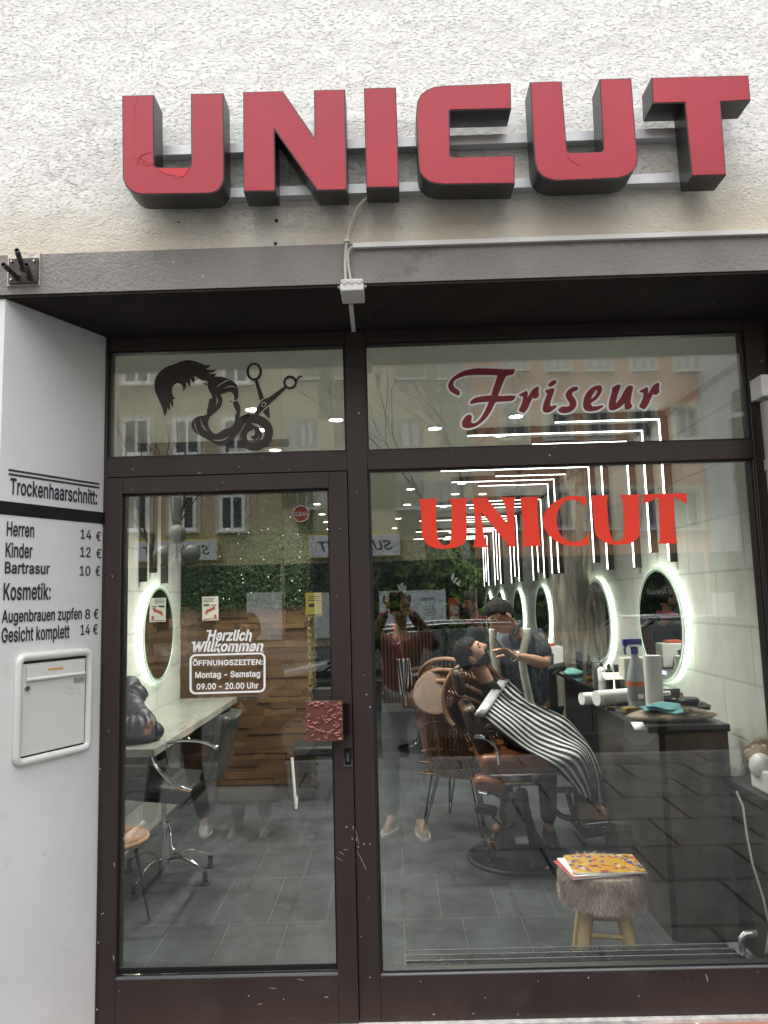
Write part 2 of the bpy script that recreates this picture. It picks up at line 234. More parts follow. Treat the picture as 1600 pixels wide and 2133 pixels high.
# ---------------------------------------------------------------- materials
MATS = {}
def nodes(name):
    m = bpy.data.materials.new(name); m.use_nodes = True; t = m.node_tree
    return m, t, t.nodes, t.links, t.nodes['Principled BSDF']
def ramp(n, l, src, a, b, ca, cb):
    r = n.new('ShaderNodeValToRGB'); r.color_ramp.elements[0].position = a; r.color_ramp.elements[1].position = b
    r.color_ramp.elements[0].color = (*ca, 1) if hasattr(ca, '__len__') else (ca, ca, ca, 1)
    r.color_ramp.elements[1].color = (*cb, 1) if hasattr(cb, '__len__') else (cb, cb, cb, 1)
    l.new(src, r.inputs[0]); return r.outputs[0]
def tex(n, l, kind='NOISE', scale=5, detail=4, stretch=None, coord='Object', **k):
    tc = n.new('ShaderNodeTexCoord'); out = tc.outputs[coord]
    if stretch:
        mp = n.new('ShaderNodeMapping'); mp.inputs['Scale'].default_value = stretch; l.new(out, mp.inputs[0]); out = mp.outputs[0]
    if kind == 'NOISE':
        x = n.new('ShaderNodeTexNoise'); x.inputs['Scale'].default_value = scale; x.inputs['Detail'].default_value = detail
        x.inputs['Roughness'].default_value = k.get('rough', .55); l.new(out, x.inputs[0]); return x.outputs['Fac']
    x = n.new('ShaderNodeTexVoronoi'); x.inputs['Scale'].default_value = scale; x.feature = k.get('feature', 'F1'); l.new(out, x.inputs[0]); return x.outputs[0]
def mix(n, l, fac, a, b, mode='MIX'):
    x = n.new('ShaderNodeMix'); x.data_type = 'RGBA'; x.blend_type = mode
    for s, v in ((x.inputs[0], fac), (x.inputs[6], a), (x.inputs[7], b)):
        if isinstance(v, (int, float)): s.default_value = v
        elif isinstance(v, tuple): s.default_value = (*v, 1)
        else: l.new(v, s)
    return x.outputs[2]
def bump(n, l, b, src, strength, dist):
    x = n.new('ShaderNodeBump'); x.inputs['Strength'].default_value = strength; x.inputs['Distance'].default_value = dist
    l.new(src, x.inputs['Height'])
    if b.inputs['Normal'].is_linked: l.new(b.inputs['Normal'].links[0].from_socket, x.inputs['Normal'])
    l.new(x.outputs[0], b.inputs['Normal'])
def mat(name, col, rough=.5, metal=0, var=.12, vs=6, bmp=0, bs=60, spec=.5, chips=None, stretch=None, coat=0, dirt=None, emit=None, es=1):
    if name in MATS: return MATS[name]
    m, t, n, l, b = nodes(name)
    b.inputs['Roughness'].default_value = rough; b.inputs['Metallic'].default_value = metal; b.inputs['Specular IOR Level'].default_value = spec
    if coat: b.inputs['Coat Weight'].default_value = coat; b.inputs['Coat Roughness'].default_value = .05
    c = tuple(col)
    if var:
        f = tex(n, l, scale=vs, detail=6, stretch=stretch)
        c = ramp(n, l, f, .3, .72, tuple(x*(1-var) for x in col), tuple(min(1, x*(1+var)) for x in col))
    if dirt:
        f = tex(n, l, scale=dirt[1], detail=8, rough=.7); f = ramp(n, l, f, dirt[2], dirt[2]+.15, 0, 1); c = mix(n, l, f, c, dirt[0])
    if chips:                                                       # small pale knocks in the paint
        f = tex(n, l, 'VORONOI', scale=chips[1]); f = ramp(n, l, f, .03, chips[2], 1, 0)
        g = ramp(n, l, tex(n, l, scale=chips[1]*.35, detail=3), .52, .60, 0, 1); f2 = mix(n, l, 1.0, f, g, 'MULTIPLY'); c = mix(n, l, f2, c, chips[0])
        h = ramp(n, l, tex(n, l, scale=9, detail=10, rough=.85, stretch=(1, 1, .25)), .70, .78, 0, .35); c = mix(n, l, h, c, chips[0])
    if isinstance(c, tuple): b.inputs['Base Color'].default_value = (*c, 1)
    else: l.new(c, b.inputs['Base Color'])
    if bmp: bump(n, l, b, tex(n, l, scale=bs, detail=6, stretch=stretch), bmp, .01)
    if emit: b.inputs['Emission Color'].default_value = (*emit, 1); b.inputs['Emission Strength'].default_value = es
    MATS[name] = m; return m
def mat_plaster():
    m, t, n, l, b = nodes('rough_white_plaster'); b.inputs['Roughness'].default_value = .9; b.inputs['Specular IOR Level'].default_value = .15
    st = ramp(n, l, tex(n, l, scale=2.2, detail=8, rough=.7), .60, .8, 0, .5); base = mix(n, l, st, (.87, .86, .83), (.66, .63, .56))
    tc = n.new('ShaderNodeTexCoord'); sx = n.new('ShaderNodeSeparateXYZ'); l.new(tc.outputs['Object'], sx.inputs[0])
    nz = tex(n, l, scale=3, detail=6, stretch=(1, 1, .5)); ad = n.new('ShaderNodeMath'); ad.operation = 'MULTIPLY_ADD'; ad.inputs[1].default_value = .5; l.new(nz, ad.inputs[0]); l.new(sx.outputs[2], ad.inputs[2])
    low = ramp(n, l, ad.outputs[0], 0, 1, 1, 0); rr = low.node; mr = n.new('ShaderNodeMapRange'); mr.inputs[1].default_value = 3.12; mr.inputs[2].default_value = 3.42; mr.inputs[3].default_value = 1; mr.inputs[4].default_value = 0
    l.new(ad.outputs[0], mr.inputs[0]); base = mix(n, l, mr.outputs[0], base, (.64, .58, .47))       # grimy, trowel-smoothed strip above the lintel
    sp = ramp(n, l, tex(n, l, scale=1.3, detail=2), .62, .70, 0, 1); sp2 = ramp(n, l, tex(n, l, scale=30, detail=8, rough=.8), .48, .58, 0, .6)
    base = mix(n, l, mix(n, l, 1.0, sp, sp2, 'MULTIPLY'), base, (.45, .42, .38)); l.new(base, b.inputs['Base Color'])
    pit = ramp(n, l, tex(n, l, scale=95, detail=4, rough=.55, stretch=(.65, 1, 1.25)), .32, .46, 0, 1); ker = ramp(n, l, tex(n, l, scale=9, detail=3), .3, .65, .35, 1)
    hgt = n.new('ShaderNodeMath'); hgt.operation = 'MULTIPLY'; l.new(pit, hgt.inputs[0]); l.new(ker, hgt.inputs[1])
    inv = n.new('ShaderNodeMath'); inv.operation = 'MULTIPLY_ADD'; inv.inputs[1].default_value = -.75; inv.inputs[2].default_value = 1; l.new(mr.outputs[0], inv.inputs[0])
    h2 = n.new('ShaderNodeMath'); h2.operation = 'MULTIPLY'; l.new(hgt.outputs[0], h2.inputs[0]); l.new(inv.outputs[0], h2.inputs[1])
    bump(n, l, b, h2.outputs[0], .85, .0062)
    bump(n, l, b, tex(n, l, scale=130, detail=6, rough=.7), .7, .005)
    bump(n, l, b, tex(n, l, scale=5, detail=3), .5, .03)
    return m
def mat_bricks(name, c1, c2, cm, bw, bh, mortar=.006, axes='yz', rough=.6, off=.5, var=.12, bmp=.4, vs=4, spec=.4, dist=.006, noise2=None):
    m, t, n, l, b = nodes(name); b.inputs['Roughness'].default_value = rough; b.inputs['Specular IOR Level'].default_value = spec
    tc = n.new('ShaderNodeTexCoord'); sx = n.new('ShaderNodeSeparateXYZ'); cb = n.new('ShaderNodeCombineXYZ'); l.new(tc.outputs['Object'], sx.inputs[0])
    l.new(sx.outputs['XYZ'.index(axes[0].upper())], cb.inputs[0]); l.new(sx.outputs['XYZ'.index(axes[1].upper())], cb.inputs[1])
    x = n.new('ShaderNodeTexBrick'); l.new(cb.outputs[0], x.inputs[0]); x.offset = off
    for k, v in (('Color1', c1), ('Color2', c2), ('Mortar', cm)): x.inputs[k].default_value = (*v, 1)
    x.inputs['Scale'].default_value = 1; x.inputs['Brick Width'].default_value = bw; x.inputs['Row Height'].default_value = bh; x.inputs['Mortar Size'].default_value = mortar; x.inputs['Mortar Smooth'].default_value = .1
    f = tex(n, l, scale=vs, detail=7, rough=.65); v = ramp(n, l, f, .3, .7, 1-var, 1+var)
    c = mix(n, l, 1.0, x.outputs[0], v, 'MULTIPLY')
    if noise2: f2 = ramp(n, l, tex(n, l, scale=noise2[1], detail=8, rough=.7), noise2[2], noise2[2]+.12, 0, noise2[3]); c = mix(n, l, f2, c, noise2[0])
    l.new(c, b.inputs['Base Color'])
    iv = n.new('ShaderNodeMath'); iv.operation = 'SUBTRACT'; iv.inputs[0].default_value = 1; l.new(x.outputs['Fac'], iv.inputs[1]); bump(n, l, b, iv.outputs[0], bmp, dist)
    bump(n, l, b, f, .25, .01)
    return m
def mat_emit(name, col, s):
    m = bpy.data.materials.new(name); m.use_nodes = True; t = m.node_tree; t.nodes.remove(t.nodes['Principled BSDF'])
    e = t.nodes.new('ShaderNodeEmission'); e.inputs[0].default_value = (*col, 1); e.inputs[1].default_value = s
    t.links.new(e.outputs[0], t.nodes['Material Output'].inputs[0]); return m
def mat_glass(name, f0, tint=(.93, .96, .94)):
    m = bpy.data.materials.new(name); m.use_nodes = True; t = m.node_tree; t.nodes.remove(t.nodes['Principled BSDF'])
    n, l = t.nodes, t.links; tr = n.new('ShaderNodeBsdfTransparent'); tr.inputs[0].default_value = (*tint, 1)
    gl = n.new('ShaderNodeBsdfGlossy'); gl.inputs['Roughness'].default_value = 0; mx = n.new('ShaderNodeMixShader')
    lw = n.new('ShaderNodeLayerWeight'); lw.inputs[0].default_value = .5
    p = n.new('ShaderNodeMath'); p.operation = 'POWER'; p.inputs[1].default_value = 4; l.new(lw.outputs['Facing'], p.inputs[0])
    q = n.new('ShaderNodeMath'); q.operation = 'MULTIPLY_ADD'; q.inputs[1].default_value = .8; q.inputs[2].default_value = f0; l.new(p.outputs[0], q.inputs[0])
    l.new(q.outputs[0], mx.inputs[0]); l.new(tr.outputs[0], mx.inputs[1]); l.new(gl.outputs[0], mx.inputs[2]); l.new(mx.outputs[0], n['Material Output'].inputs[0]); return m
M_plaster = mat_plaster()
M_fascia = mat('grey_render_paint', (.272, .256, .244), .85, var=.1, vs=4, bmp=.4, bs=90, spec=.2, chips=((.6, .58, .55), 14, .055), dirt=((.15, .135, .13), 3, .58))
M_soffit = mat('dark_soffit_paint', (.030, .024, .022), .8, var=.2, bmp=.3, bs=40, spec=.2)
M_white = mat('smooth_white_panel', (.80, .795, .79), .45, var=.04, vs=3, dirt=((.69, .68, .665), 5, .58), spec=.3, chips=((.40, .39, .38), 9, .05), bmp=.06, bs=40)
M_frame = mat('brown_frame_paint', (.036, .025, .0225), .42, var=.2, vs=5, stretch=(1, 1, .3), chips=((.6, .58, .55), 24, .11), dirt=((.055, .042, .039), 4, .6))
M_dark = mat('black_rubber', (.012, .012, .013), .5)
M_blackside = mat('black_sign_metal', (.022, .02, .02), .35, var=.3, vs=8, spec=.5)
M_red = mat('faded_red_acrylic', (.41, .043, .060), .38, var=.10, vs=2.2, spec=.3, dirt=((.33, .04, .05), 3, .6))
M_redclear = mat('unfaded_red_patch', (.55, .012, .018), .35, var=.05)
M_alu = mat('aluminium_rail', (.55, .56, .58), .45, .6, var=.1, vs=12)
M_steelgrey = mat('dull_bead_metal', (.22, .22, .23), .45, .5, var=.1)
M_cable = mat('ivory_cable', (.60, .56, .49), .5, var=.08)
M_plastic = mat('white_plastic', (.72, .71, .68), .4, var=.04)
M_greyplastic = mat('grey_plastic', (.32, .31, .30), .5, var=.08)
M_text = mat('dark_vinyl_lettering', (.035, .03, .05), .5, var=.05)
M_band = mat('black_tape', (.006, .006, .008), .35, var=.2, chips=((.25, .25, .25), 40, .04))
M_steel = mat('brushed_steel', (.5, .5, .5), .3, 1, var=.1)
M_chrome = mat('chrome', (.75, .75, .76), .08, 1, var=0)
M_iron = mat('painted_iron', (.06, .05, .048), .5, .3, var=.3, vs=25, dirt=((.16, .12, .1), 20, .55))
M_vred = mat('bright_red_vinyl', (.95, .055, .025), .4, var=.02)
M_vdark = mat('dark_red_vinyl', (.22, .008, .018), .4, var=.05)
M_vwhite = mat('white_vinyl', (.95, .94, .94), .5, var=0)
M_vbrown = mat('brown_black_vinyl', (.028, .021, .019), .45, var=.1)
M_copper = mat('hammered_copper', (.22, .082, .068), .38, .5, var=.15, vs=20)
M_glass = mat_glass('window_glass', .115, (.94, .955, .95))
M_clear = mat_glass('clear_glass', .04, (.9, .9, .88))
M_led = mat_emit('white_led', (.96, 1.0, .92), 4.2)
M_halo = mat_emit('mirror_halo_led', (.90, 1.0, .84), 9)
M_down = mat_emit('downlight_lamp', (1, .98, .9), 12)
M_ceil = mat('white_ceiling_paint', (.66, .66, .60), .7, var=.03)
M_wallint = mat_bricks('large_stone_tile_wall', (.56, .57, .52), (.52, .53, .48), (.42, .43, .38), .75, .30, .008, 'yz', .55, var=.14, vs=3, bmp=.5)
M_floor = mat_bricks('grey_floor_tile', (.048, .052, .055), (.056, .060, .063), (.13, .135, .14), .30, .62, .002, 'xy', .42, off=.35, var=.5, vs=3.5, bmp=.25, spec=.4, noise2=((.10, .107, .11), 5, .54, .55))
M_marble = mat('dark_brown_marble', (.045, .036, .030), .3, var=.5, vs=5, dirt=((.10, .08, .062), 4.5, .56), spec=.5)
M_marble_lit = mat('lit_front_marble', (.135, .108, .092), .4, var=.5, vs=6, dirt=((.30, .25, .21), 3.2, .57), spec=.3)  # the counter marble again, colour lightened so its front looks lit from the window
M_blackgloss = mat('black_gloss', (.008, .008, .009), .12, var=0, spec=.6)
M_blackmat = mat('black_matt', (.014, .014, .015), .55, var=.2)
M_darkwood = mat('led_channel_brown', (.030, .022, .018), .5, var=.2)
M_leather = mat('tan_leather', (.20, .062, .022), .35, var=.25, vs=18, bmp=.3, bs=90)
M_dkleather = mat('dark_green_leather', (.035, .04, .034), .3, var=.2, vs=10)
M_rattan = mat('brown_rattan', (.20, .105, .062), .5, var=.3, vs=40)
M_rattan2 = mat('light_rattan', (.42, .23, .12), .55, var=.25, vs=40, bmp=.8, bs=120)
M_pole = mat('peeled_pine', (.66, .47, .25), .6, var=.25, vs=10, stretch=(1, 1, .2), dirt=((.28, .17, .09), 14, .64))
M_fur = mat('grey_brown_fur', (.20, .165, .145), .95, var=.35, vs=30, spec=.1)
M_fur2 = mat('beige_fur', (.52, .42, .32), .95, var=.3, vs=30, spec=.1)
M_slab = mat('pale_marble_slab', (.30, .31, .27), .25, var=.15, vs=5, dirt=((.20, .21, .18), 3, .56))
M_leaf = mat('green_leaf', (.035, .078, .018), .55, var=.5, vs=9)
M_leaf2 = mat('bright_leaf', (.12, .22, .035), .5, var=.4, vs=9)
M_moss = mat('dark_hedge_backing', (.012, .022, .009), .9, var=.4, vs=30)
M_wood = mat_bricks('oak_block_cladding', (.30, .17, .06), (.16, .085, .03), (.03, .018, .008), .24, .055, .003, 'xz', .55, off=.37, var=.4, vs=5, bmp=.7)
M_pillar = mat('bark_stone', (.34, .31, .25), .85, var=.5, vs=5, stretch=(1, 1, .25), bmp=1.0, bs=25, dirt=((.14, .12, .09), 6, .56))
M_pave = mat_bricks('grey_paving_slab', (.042, .045, .046), (.052, .055, .056), (.012, .012, .012), .62, .60, .014, 'xy', .85, spec=.08, var=.25, vs=4, bmp=.5)
M_cobble = mat_bricks('dark_cobbles', (.028, .028, .03), (.04, .04, .04), (.02, .02, .02), .11, .11, .012, 'xy', .85, spec=.08, var=.3, vs=9, bmp=.8)
M_road = mat('asphalt', (.05, .05, .052), .9, spec=.1, var=.25, vs=9, bmp=.5, bs=200)
M_redtile = mat_bricks('red_step_tile', (.40, .20, .15), (.36, .17, .13), (.62, .58, .54), .25, .13, .006, 'xy', .55, off=.5, var=.2, vs=8, dirt=None) if False else mat_bricks('red_step_tile', (.40, .20, .15), (.36, .17, .13), (.62, .58, .54), .25, .13, .006, 'xy', .55, off=.5, var=.2, vs=8)
M_skin = mat('tan_skin', (.36, .19, .115), .5, var=.08, vs=20, spec=.3)
M_skin2 = mat('light_skin', (.46, .26, .18), .5, var=.08, vs=20, spec=.3)
M_hair = mat('dark_brown_hair', (.009, .006, .0045), .75, spec=.2, var=.4, vs=60, bmp=.6, bs=150)
M_denim = mat('dark_denim', (.02, .035, .06), .8, var=.35, vs=14)
M_greyjean = mat('grey_blue_jeans', (.12, .14, .155), .8, var=.2, vs=14)
M_coat = mat('brown_wool_coat', (.10, .065, .045), .9, var=.2, vs=14)
M_navy = mat('navy_padded_nylon', (.012, .015, .026), .5, var=.3, vs=10, bmp=1, bs=14)
M_mirror = mat('silver_mirror', (.82, .84, .82), .02, 1, var=0)
M_mframe = mat('frosted_mirror_rim', (.55, .66, .56), .35, var=0, emit=(.75, .95, .76), es=.12)

# ================================================================ the building front
XL, XR, ZF, ZC, YB = -1.85, 1.85, .05, 2.89, 12.4
YW = -.423                                           # street face of the upper wall
bld = thing('shop_building', 'white rough-plastered building front with grey lintel band around the salon shopfront', 'building', (0, -.42, 0))
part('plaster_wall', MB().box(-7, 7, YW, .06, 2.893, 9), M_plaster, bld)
part('lintel_band', MB().box(-7, 7, YW-.004, .0605, 2.752, 2.8925), M_fascia, bld)
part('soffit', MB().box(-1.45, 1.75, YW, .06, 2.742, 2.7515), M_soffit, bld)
def prism(poly, z0, z1):
    n = len(poly); v = [(x, y, z0) for x, y in poly]+[(x, y, z1) for x, y in poly]
    return MB().add(v, [tuple(range(n-1, -1, -1)), tuple(range(n, 2*n))]+[(i, (i+1) % n, n+(i+1) % n, n+i) for i in range(n)])
PA, PB = Vector((-1.287, -.418, 0)), Vector((-1.100, -.034, 0))          # the splayed reveal of the white pillar
pil = part('white_pillar', prism([(-7, -.418), (PA.x, PA.y), (PB.x, PB.y), (PB.x, .12), (-7, .12)], 0, 2.742), M_white, bld, label='white splayed pillar carrying the price list')
part('dark_reveal', prism([(1.457, .12), (1.457, -.03), (1.66, -.418), (7, -.418), (7, .12)], 0, 2.742), M_frame, bld, label='dark brown right-hand reveal')
part('upper_floor_mass', MB().box(-7, 7, .062, 13, 2.95, 9), M_ceil, bld)
for px, py in ((576, 460), (574, 508), (372, 463)):
    p = at(px, py, YW); r = .006 if px > 500 else .003; part('drill_hole', MB().cyl(p+Vector((0, .01, 0)), p+Vector((0, -.003, 0)), r, n=12), M_dark, bld)
m = MB()
p0, p1 = at(18, 527, YW-.004), at(83, 595, YW-.004)
part('bare_plaster_patch', MB().obox(((p0.x+p1.x)/2, YW-.005, (p0.z+p1.z)/2), (p1.x-p0.x, .006, p0.z-p1.z)), mat('bare_cream_plaster', (.62, .55, .47), .9, var=.15, vs=30, bmp=.6), bld)
# price list lettering on the splay
U = (PB-PA).normalized(); N = Vector((U.y, -U.x, 0)); ZV = Vector((0, 0, 1))
def sp(px, py):
    d = ray(px, py); t = (PA-CAM).dot(N)/d.dot(N); q = CAM+d*t; return (q-PA).dot(U), q.z
def zA(x, y): return x/5.333, 950+y/5.333
PRICE = [('Trockenhaarschnitt:', (108, 412), (1075, 540), (95, 240)), ('Herren', (70, 880), (375, 903), (70, 727)), ('14', (892, 915), (1010, 925), (892, 815)), ('€', (1065, 938), (1113, 942), (1065, 838)),
  ('Kinder', (57, 1120), (355, 1130), (62, 965)), ('12', (887, 1120), (1003, 1120), (887, 1012)), ('€', (1068, 1133), (1117, 1135), (1068, 1030)),
  ('Bartrasur', (48, 1303), (548, 1306), (50, 1180)), ('10', (882, 1328), (1000, 1328), (882, 1222)), ('€', (1058, 1330), (1106, 1330), (1058, 1222)),
  ('Kosmetik:', (33, 1592), (558, 1592), (40, 1410)), ('Augenbrauen zupfen', (15, 1838), (905, 1818), (20, 1705)), ('8', (942, 1808), (997, 1806), (942, 1702)), ('€', (1038, 1808), (1088, 1806), (1038, 1700)),
  ('Gesicht komplett', (12, 2062), (768, 2025), (15, 1905)), ('14', (892, 1985), (995, 1982), (892, 1875)), ('€', (1030, 1980), (1080, 1978), (1030, 1870))]
m = MB()
for s, a, b, t in PRICE:
    ua, za = sp(*zA(*a)); ub, zb = sp(*zA(*b)); _, zt = sp(*zA(*t)); v, f = text(s, .018 if s[0].isalpha() else .008)
    z0 = (za+zb)/2; part('price_lettering', on_plane(MB(), v, f, PA+U*ua+N*.0015+ZV*z0, U*(ub-ua), ZV*(zt-za), N), M_text, pil)
for ya, yb2 in ((142, 165), (188, 211)):
    ua, za = sp(*zA(95, ya)); _, zb = sp(*zA(95, yb2)); ub, _ = sp(*zA(1103, 305)); part('rule_line', MB().obox(PA+U*((ua+ub)/2)+ZV*((za+zb)/2)+N*.001, (ub-ua, .0015, za-zb), Matrix((U, N, ZV)).transposed()), M_text, pil)
_, za = sp(*zA(4, 495)); _, zb = sp(*zA(4, 645)); ub, _ = sp(*zA(1168, 700))
m = MB(); c = PA+U*(ub/2+.002)+ZV*((za+zb)/2)+N*.001
m.obox(c, (ub, .002, za-zb), Matrix((U, N, ZV)).transposed()); part('black_tape_strip', m, M_band, pil)
# mailbox let into the splay
def zB(x, y): return x/6.667, 1330+y/6.667
mbx = thing('mailbox', 'white metal mailbox with rounded frame set into the white pillar below the price list', 'mailbox', tuple(PA+U*.2+ZV*.9))
def fr(px, py, n=0): u, z = sp(*zB(px, py)); return PA+U*u+ZV*z+N*n
uL, zT = sp(*zB(245, 270)); uR, _ = sp(*zB(1225, 200)); _, zB_ = sp(*zB(190, 1745)); MM = Matrix((U, N, ZV)).transposed()
rr = .022; pts = []
for cx, cz, a0 in ((uR-rr, zT-rr, 0), (uL+rr, zT-rr, 90), (uL+rr, zB_+rr, 180), (uR-rr, zB_+rr, 270)):
    for k in range(6): a = R(a0+k*18); pts.append(PA+U*(cx+rr*math.cos(a))+ZV*(cz+rr*math.sin(a))+N*.006)
part('rounded_frame', MB().tube(pts, .0135, 12, closed=True), M_plastic, mbx)
w, h = uR-uL, zT-zB_; cu_, cz_ = (uR+uL)/2, (zT+zB_)/2
part('recess', MB().obox(PA+U*cu_+ZV*cz_+N*.001, (w, .003, h), MM), M_dark, mbx)
part('door_plate', MB().obox(PA+U*cu_+ZV*(cz_-.002)+N*.004, (w-.034, .006, h-.042), MM), M_plastic, mbx, bev=.002)
zf = zT-.052
fl = part('letter_flap', MB().obox(PA+U*cu_+ZV*zf+N*.010, (w-.055, .006, .040), MM), M_plastic, mbx, bev=.001)
part('yellow_sticker', MB().obox(PA+U*(cu_-.005)+ZV*(zf+.004)+N*.0135, (.06, .001, .007), MM), mat('yellow_sticker', (.62, .36, .05), .5), fl)
part('flap_grip', MB().cyl(PA+U*(uL+.026)+ZV*(zf-.023)+N*.013, PA+U*(uR-.026)+ZV*(zf-.023)+N*.013, .006), M_plastic, fl)
part('name_slot', MB().obox(PA+U*(uR-.045)+ZV*(zf-.045)+N*.0085, (.044, .004, .017), MM), M_greyplastic, mbx, bev=.001)
part('lock', MB().cyl(PA+U*(uL+.032)+ZV*(zf-.050)+N*.006, PA+U*(uL+.032)+ZV*(zf-.050)+N*.013, .0085), M_steel, mbx)
# tiled step, grate
struct('step', MB().box(-1.10, 1.46, -.165, -.045, 0, .215), M_redtile)
struct('threshold', MB().box(-1.10, 1.46, -.0449, .06, 0, .226), mat('mortar_strip', (.5, .48, .45), .9, var=.3, vs=30))
a, b = onz(985, 2118, .217), onz(1322, 2110, .217)
m = MB(); ya, yb2 = -.150, -.056
for k in range(17): x = a.x+(b.x-a.x)*k/16; m.box(x-.002, x+.002, ya, yb2, .2155, .222)
for k in range(5): y = ya+(yb2-ya)*k/4; m.box(a.x, b.x, y-.002, y+.002, .2156, .2215)
g = thing('boot_scraper_grate', 'grey steel boot scraper grate let into the red tile step', 'grate', (a.x, ya, .215)); part('grid', m, mat('galvanised_steel', (.22, .23, .25), .5, .5), g)
part('tray', MB().box(a.x-.008, b.x+.008, ya-.008, yb2+.008, .2152, .2156), M_dark, g)
# sign letters
sg = thing('channel_letter_sign', 'large red-faced black channel letters on aluminium rails across the white wall', 'sign', tuple(at(900, 300, -.47)))
def z1(x, y): return x/2, y/2
def z2(x, y): return 800+x/2, y/2
L1 = [(509, 399), (642, 396), (644, 690), (652, 697), (790, 697), (797, 688), (795, 391), (932, 388), (935, 745), (928, 770), (915, 790), (895, 803), (870, 808), (590, 812), (565, 806), (545, 795), (523, 772), (512, 745)]
L2 = [(1013, 384), (1178, 379), (1310, 572), (1308, 376), (1438, 373), (1447, 793), (1322, 796), (1145, 545), (1148, 798), (1015, 800)]
L4 = [(528, 346), (240, 358), (205, 363), (175, 377), (152, 397), (138, 425), (133, 480), (145, 700), (150, 722), (165, 742), (185, 757), (210, 766), (250, 770), (545, 766), (543, 648), (285, 655), (276, 648), (273, 467), (280, 461), (530, 455)]
L5 = [(607, 343), (740, 339), (762, 625), (770, 636), (905, 632), (913, 622), (897, 330), (1030, 326), (1056, 665), (1053, 688), (1040, 712), (1015, 732), (975, 745), (720, 755), (690, 750), (660, 738), (638, 712), (627, 675)]
L6 = [(1113, 324), (1518, 314), (1527, 420), (1402, 427), (1425, 731), (1281, 735), (1252, 430), (1118, 433)]
LET = [[z1(*p) for p in L1], [z1(*p) for p in L2], [(758, 184), (825, 182), (832, 391), (763, 392)], [z2(*p) for p in L4], [z2(*p) for p in L5], [z2(*p) for p in L6]]
YFr, YBk = -.552, -.462
for i, o in enumerate(LET):
    q = [Vector((at(px, py, YFr).x, at(px, py, YFr).z)) for px, py in o]
    v, f = shape([q], YFr*0+(YBk-YFr)); mb = MB(); on_plane(mb, v, f, (0, (YFr+YBk)/2, 0), (1, 0, 0), (0, 0, 1), (0, -1, 0))
    sh = part('letter', mb, M_blackside, sg)
    v, f = shape([q], .003, -.0035); mb = MB(); on_plane(mb, v, f, (0, YFr-.0005, 0), (1, 0, 0), (0, 0, 1), (0, -1, 0))
    fc = part('letter_face', mb, M_red, sh)
    if i == 0:
        mb = decal(MB(), [[z1(*p) for p in [(655, 701), (790, 700), (778, 715), (772, 728), (742, 741), (730, 730), (700, 726), (672, 715)]]], YFr-.0025, .0008, sm=0)
        for path in ([(572, 404), (562, 450), (556, 520), (560, 590), (578, 640), (605, 680)], [(560, 655), (590, 662), (636, 685)], [(570, 690), (585, 650), (632, 632)], [(565, 668), (610, 690), (640, 683)], [(600, 640), (585, 655), (600, 682)]):
            mb.tube([at(*z1(*p), YFr-.0022) for p in path], .0007, 4)
        part('worn_patch', mb, M_redclear, fc, label='deep red patch and scratches where the faded film peeled')
    if i == 4:
        part('worn_patch', MB().tube([at(*z2(*p), YFr-.0022) for p in [(758, 615), (760, 640), (775, 665), (800, 682), (818, 688)]], .001, 4), M_redclear, fc)
for za_, zb_ in ((290, 309), (383, 402)):
    p, q = at(900, za_, -.445), at(900, zb_, -.445)
    xa, xb = at(330, 300, -.445).x, at(1420, 290, -.445).x
    part('rail', MB().box(xa, xb, -.461, -.4235, q.z, p.z-.004).box(xa, xb, -.461, -.452, p.z-.004, p.z), M_alu, sg)
# cable, junction box and ducts
cb = thing('cable_run', 'ivory cables dropping from the sign to a white junction box on the lintel edge', 'cable', tuple(at(735, 600, -.43)))
part('cable', MB().tube(smooth([at(*p) for p in [(768, 408, -.45), (745, 432, -.45), (729, 472, -.44), (722, 503, -.438), (719, 545, -.438), (720, 585, -.438), (718, 606, -.438)]], 0), .0052, 8), M_cable, cb)
part('cable', MB().tube([at(*p) for p in [(735, 514, -.445), (728, 519, -.442), (724.5, 530, -.438), (726, 555, -.438), (730, 580, -.438), (731, 606, -.438)]], .0048, 8), M_cable, cb)
part('cable_clip', MB().obox(at(722, 502, -.44), (.018, .016, .007)), M_plastic, cb)
p, q = at(709, 612, -.45), at(758, 612, -.45); yb2 = onz(735, 633, 2.715).y
jb = part('junction_box', MB().box(p.x, q.x, -.455, yb2, 2.715, 2.7415).box(p.x+.002, q.x-.002, -.455, -.428, 2.7415, 2.757), M_plastic, cb, bev=.004)
mm = MB()
for k in (.2, .5, .8): x = p.x+(q.x-p.x)*k; mm.cyl((x, -.452, 2.745), (x, -.458, 2.745), .008, n=14)
part('gland', mm, M_cable, jb)
part('mounting_ear', MB().box(p.x-.009, p.x-.001, -.44, -.43, 2.732, 2.74), M_greyplastic, jb); part('mounting_ear', MB().box(q.x+.001, q.x+.009, -.44, -.43, 2.732, 2.74), M_greyplastic, jb)
a, b = onz(731, 634, 2.738), onz(737, 690, 2.738)
part('soffit_duct', MB().add([(a.x-.008, a.y, 2.7415), (a.x+.008, a.y, 2.7415), (b.x+.008, b.y, 2.7415), (b.x-.008, b.y, 2.7415), (a.x-.008, a.y, 2.734), (a.x+.008, a.y, 2.734), (b.x+.008, b.y, 2.734), (b.x-.008, b.y, 2.734)], [(0, 1, 2, 3), (7, 6, 5, 4), (0, 4, 5, 1), (2, 6, 7, 3), (1, 5, 6, 2), (3, 7, 4, 0)]), M_plastic, cb)
p, q = at(735, 511, -.44), at(1598, 484, -.44)
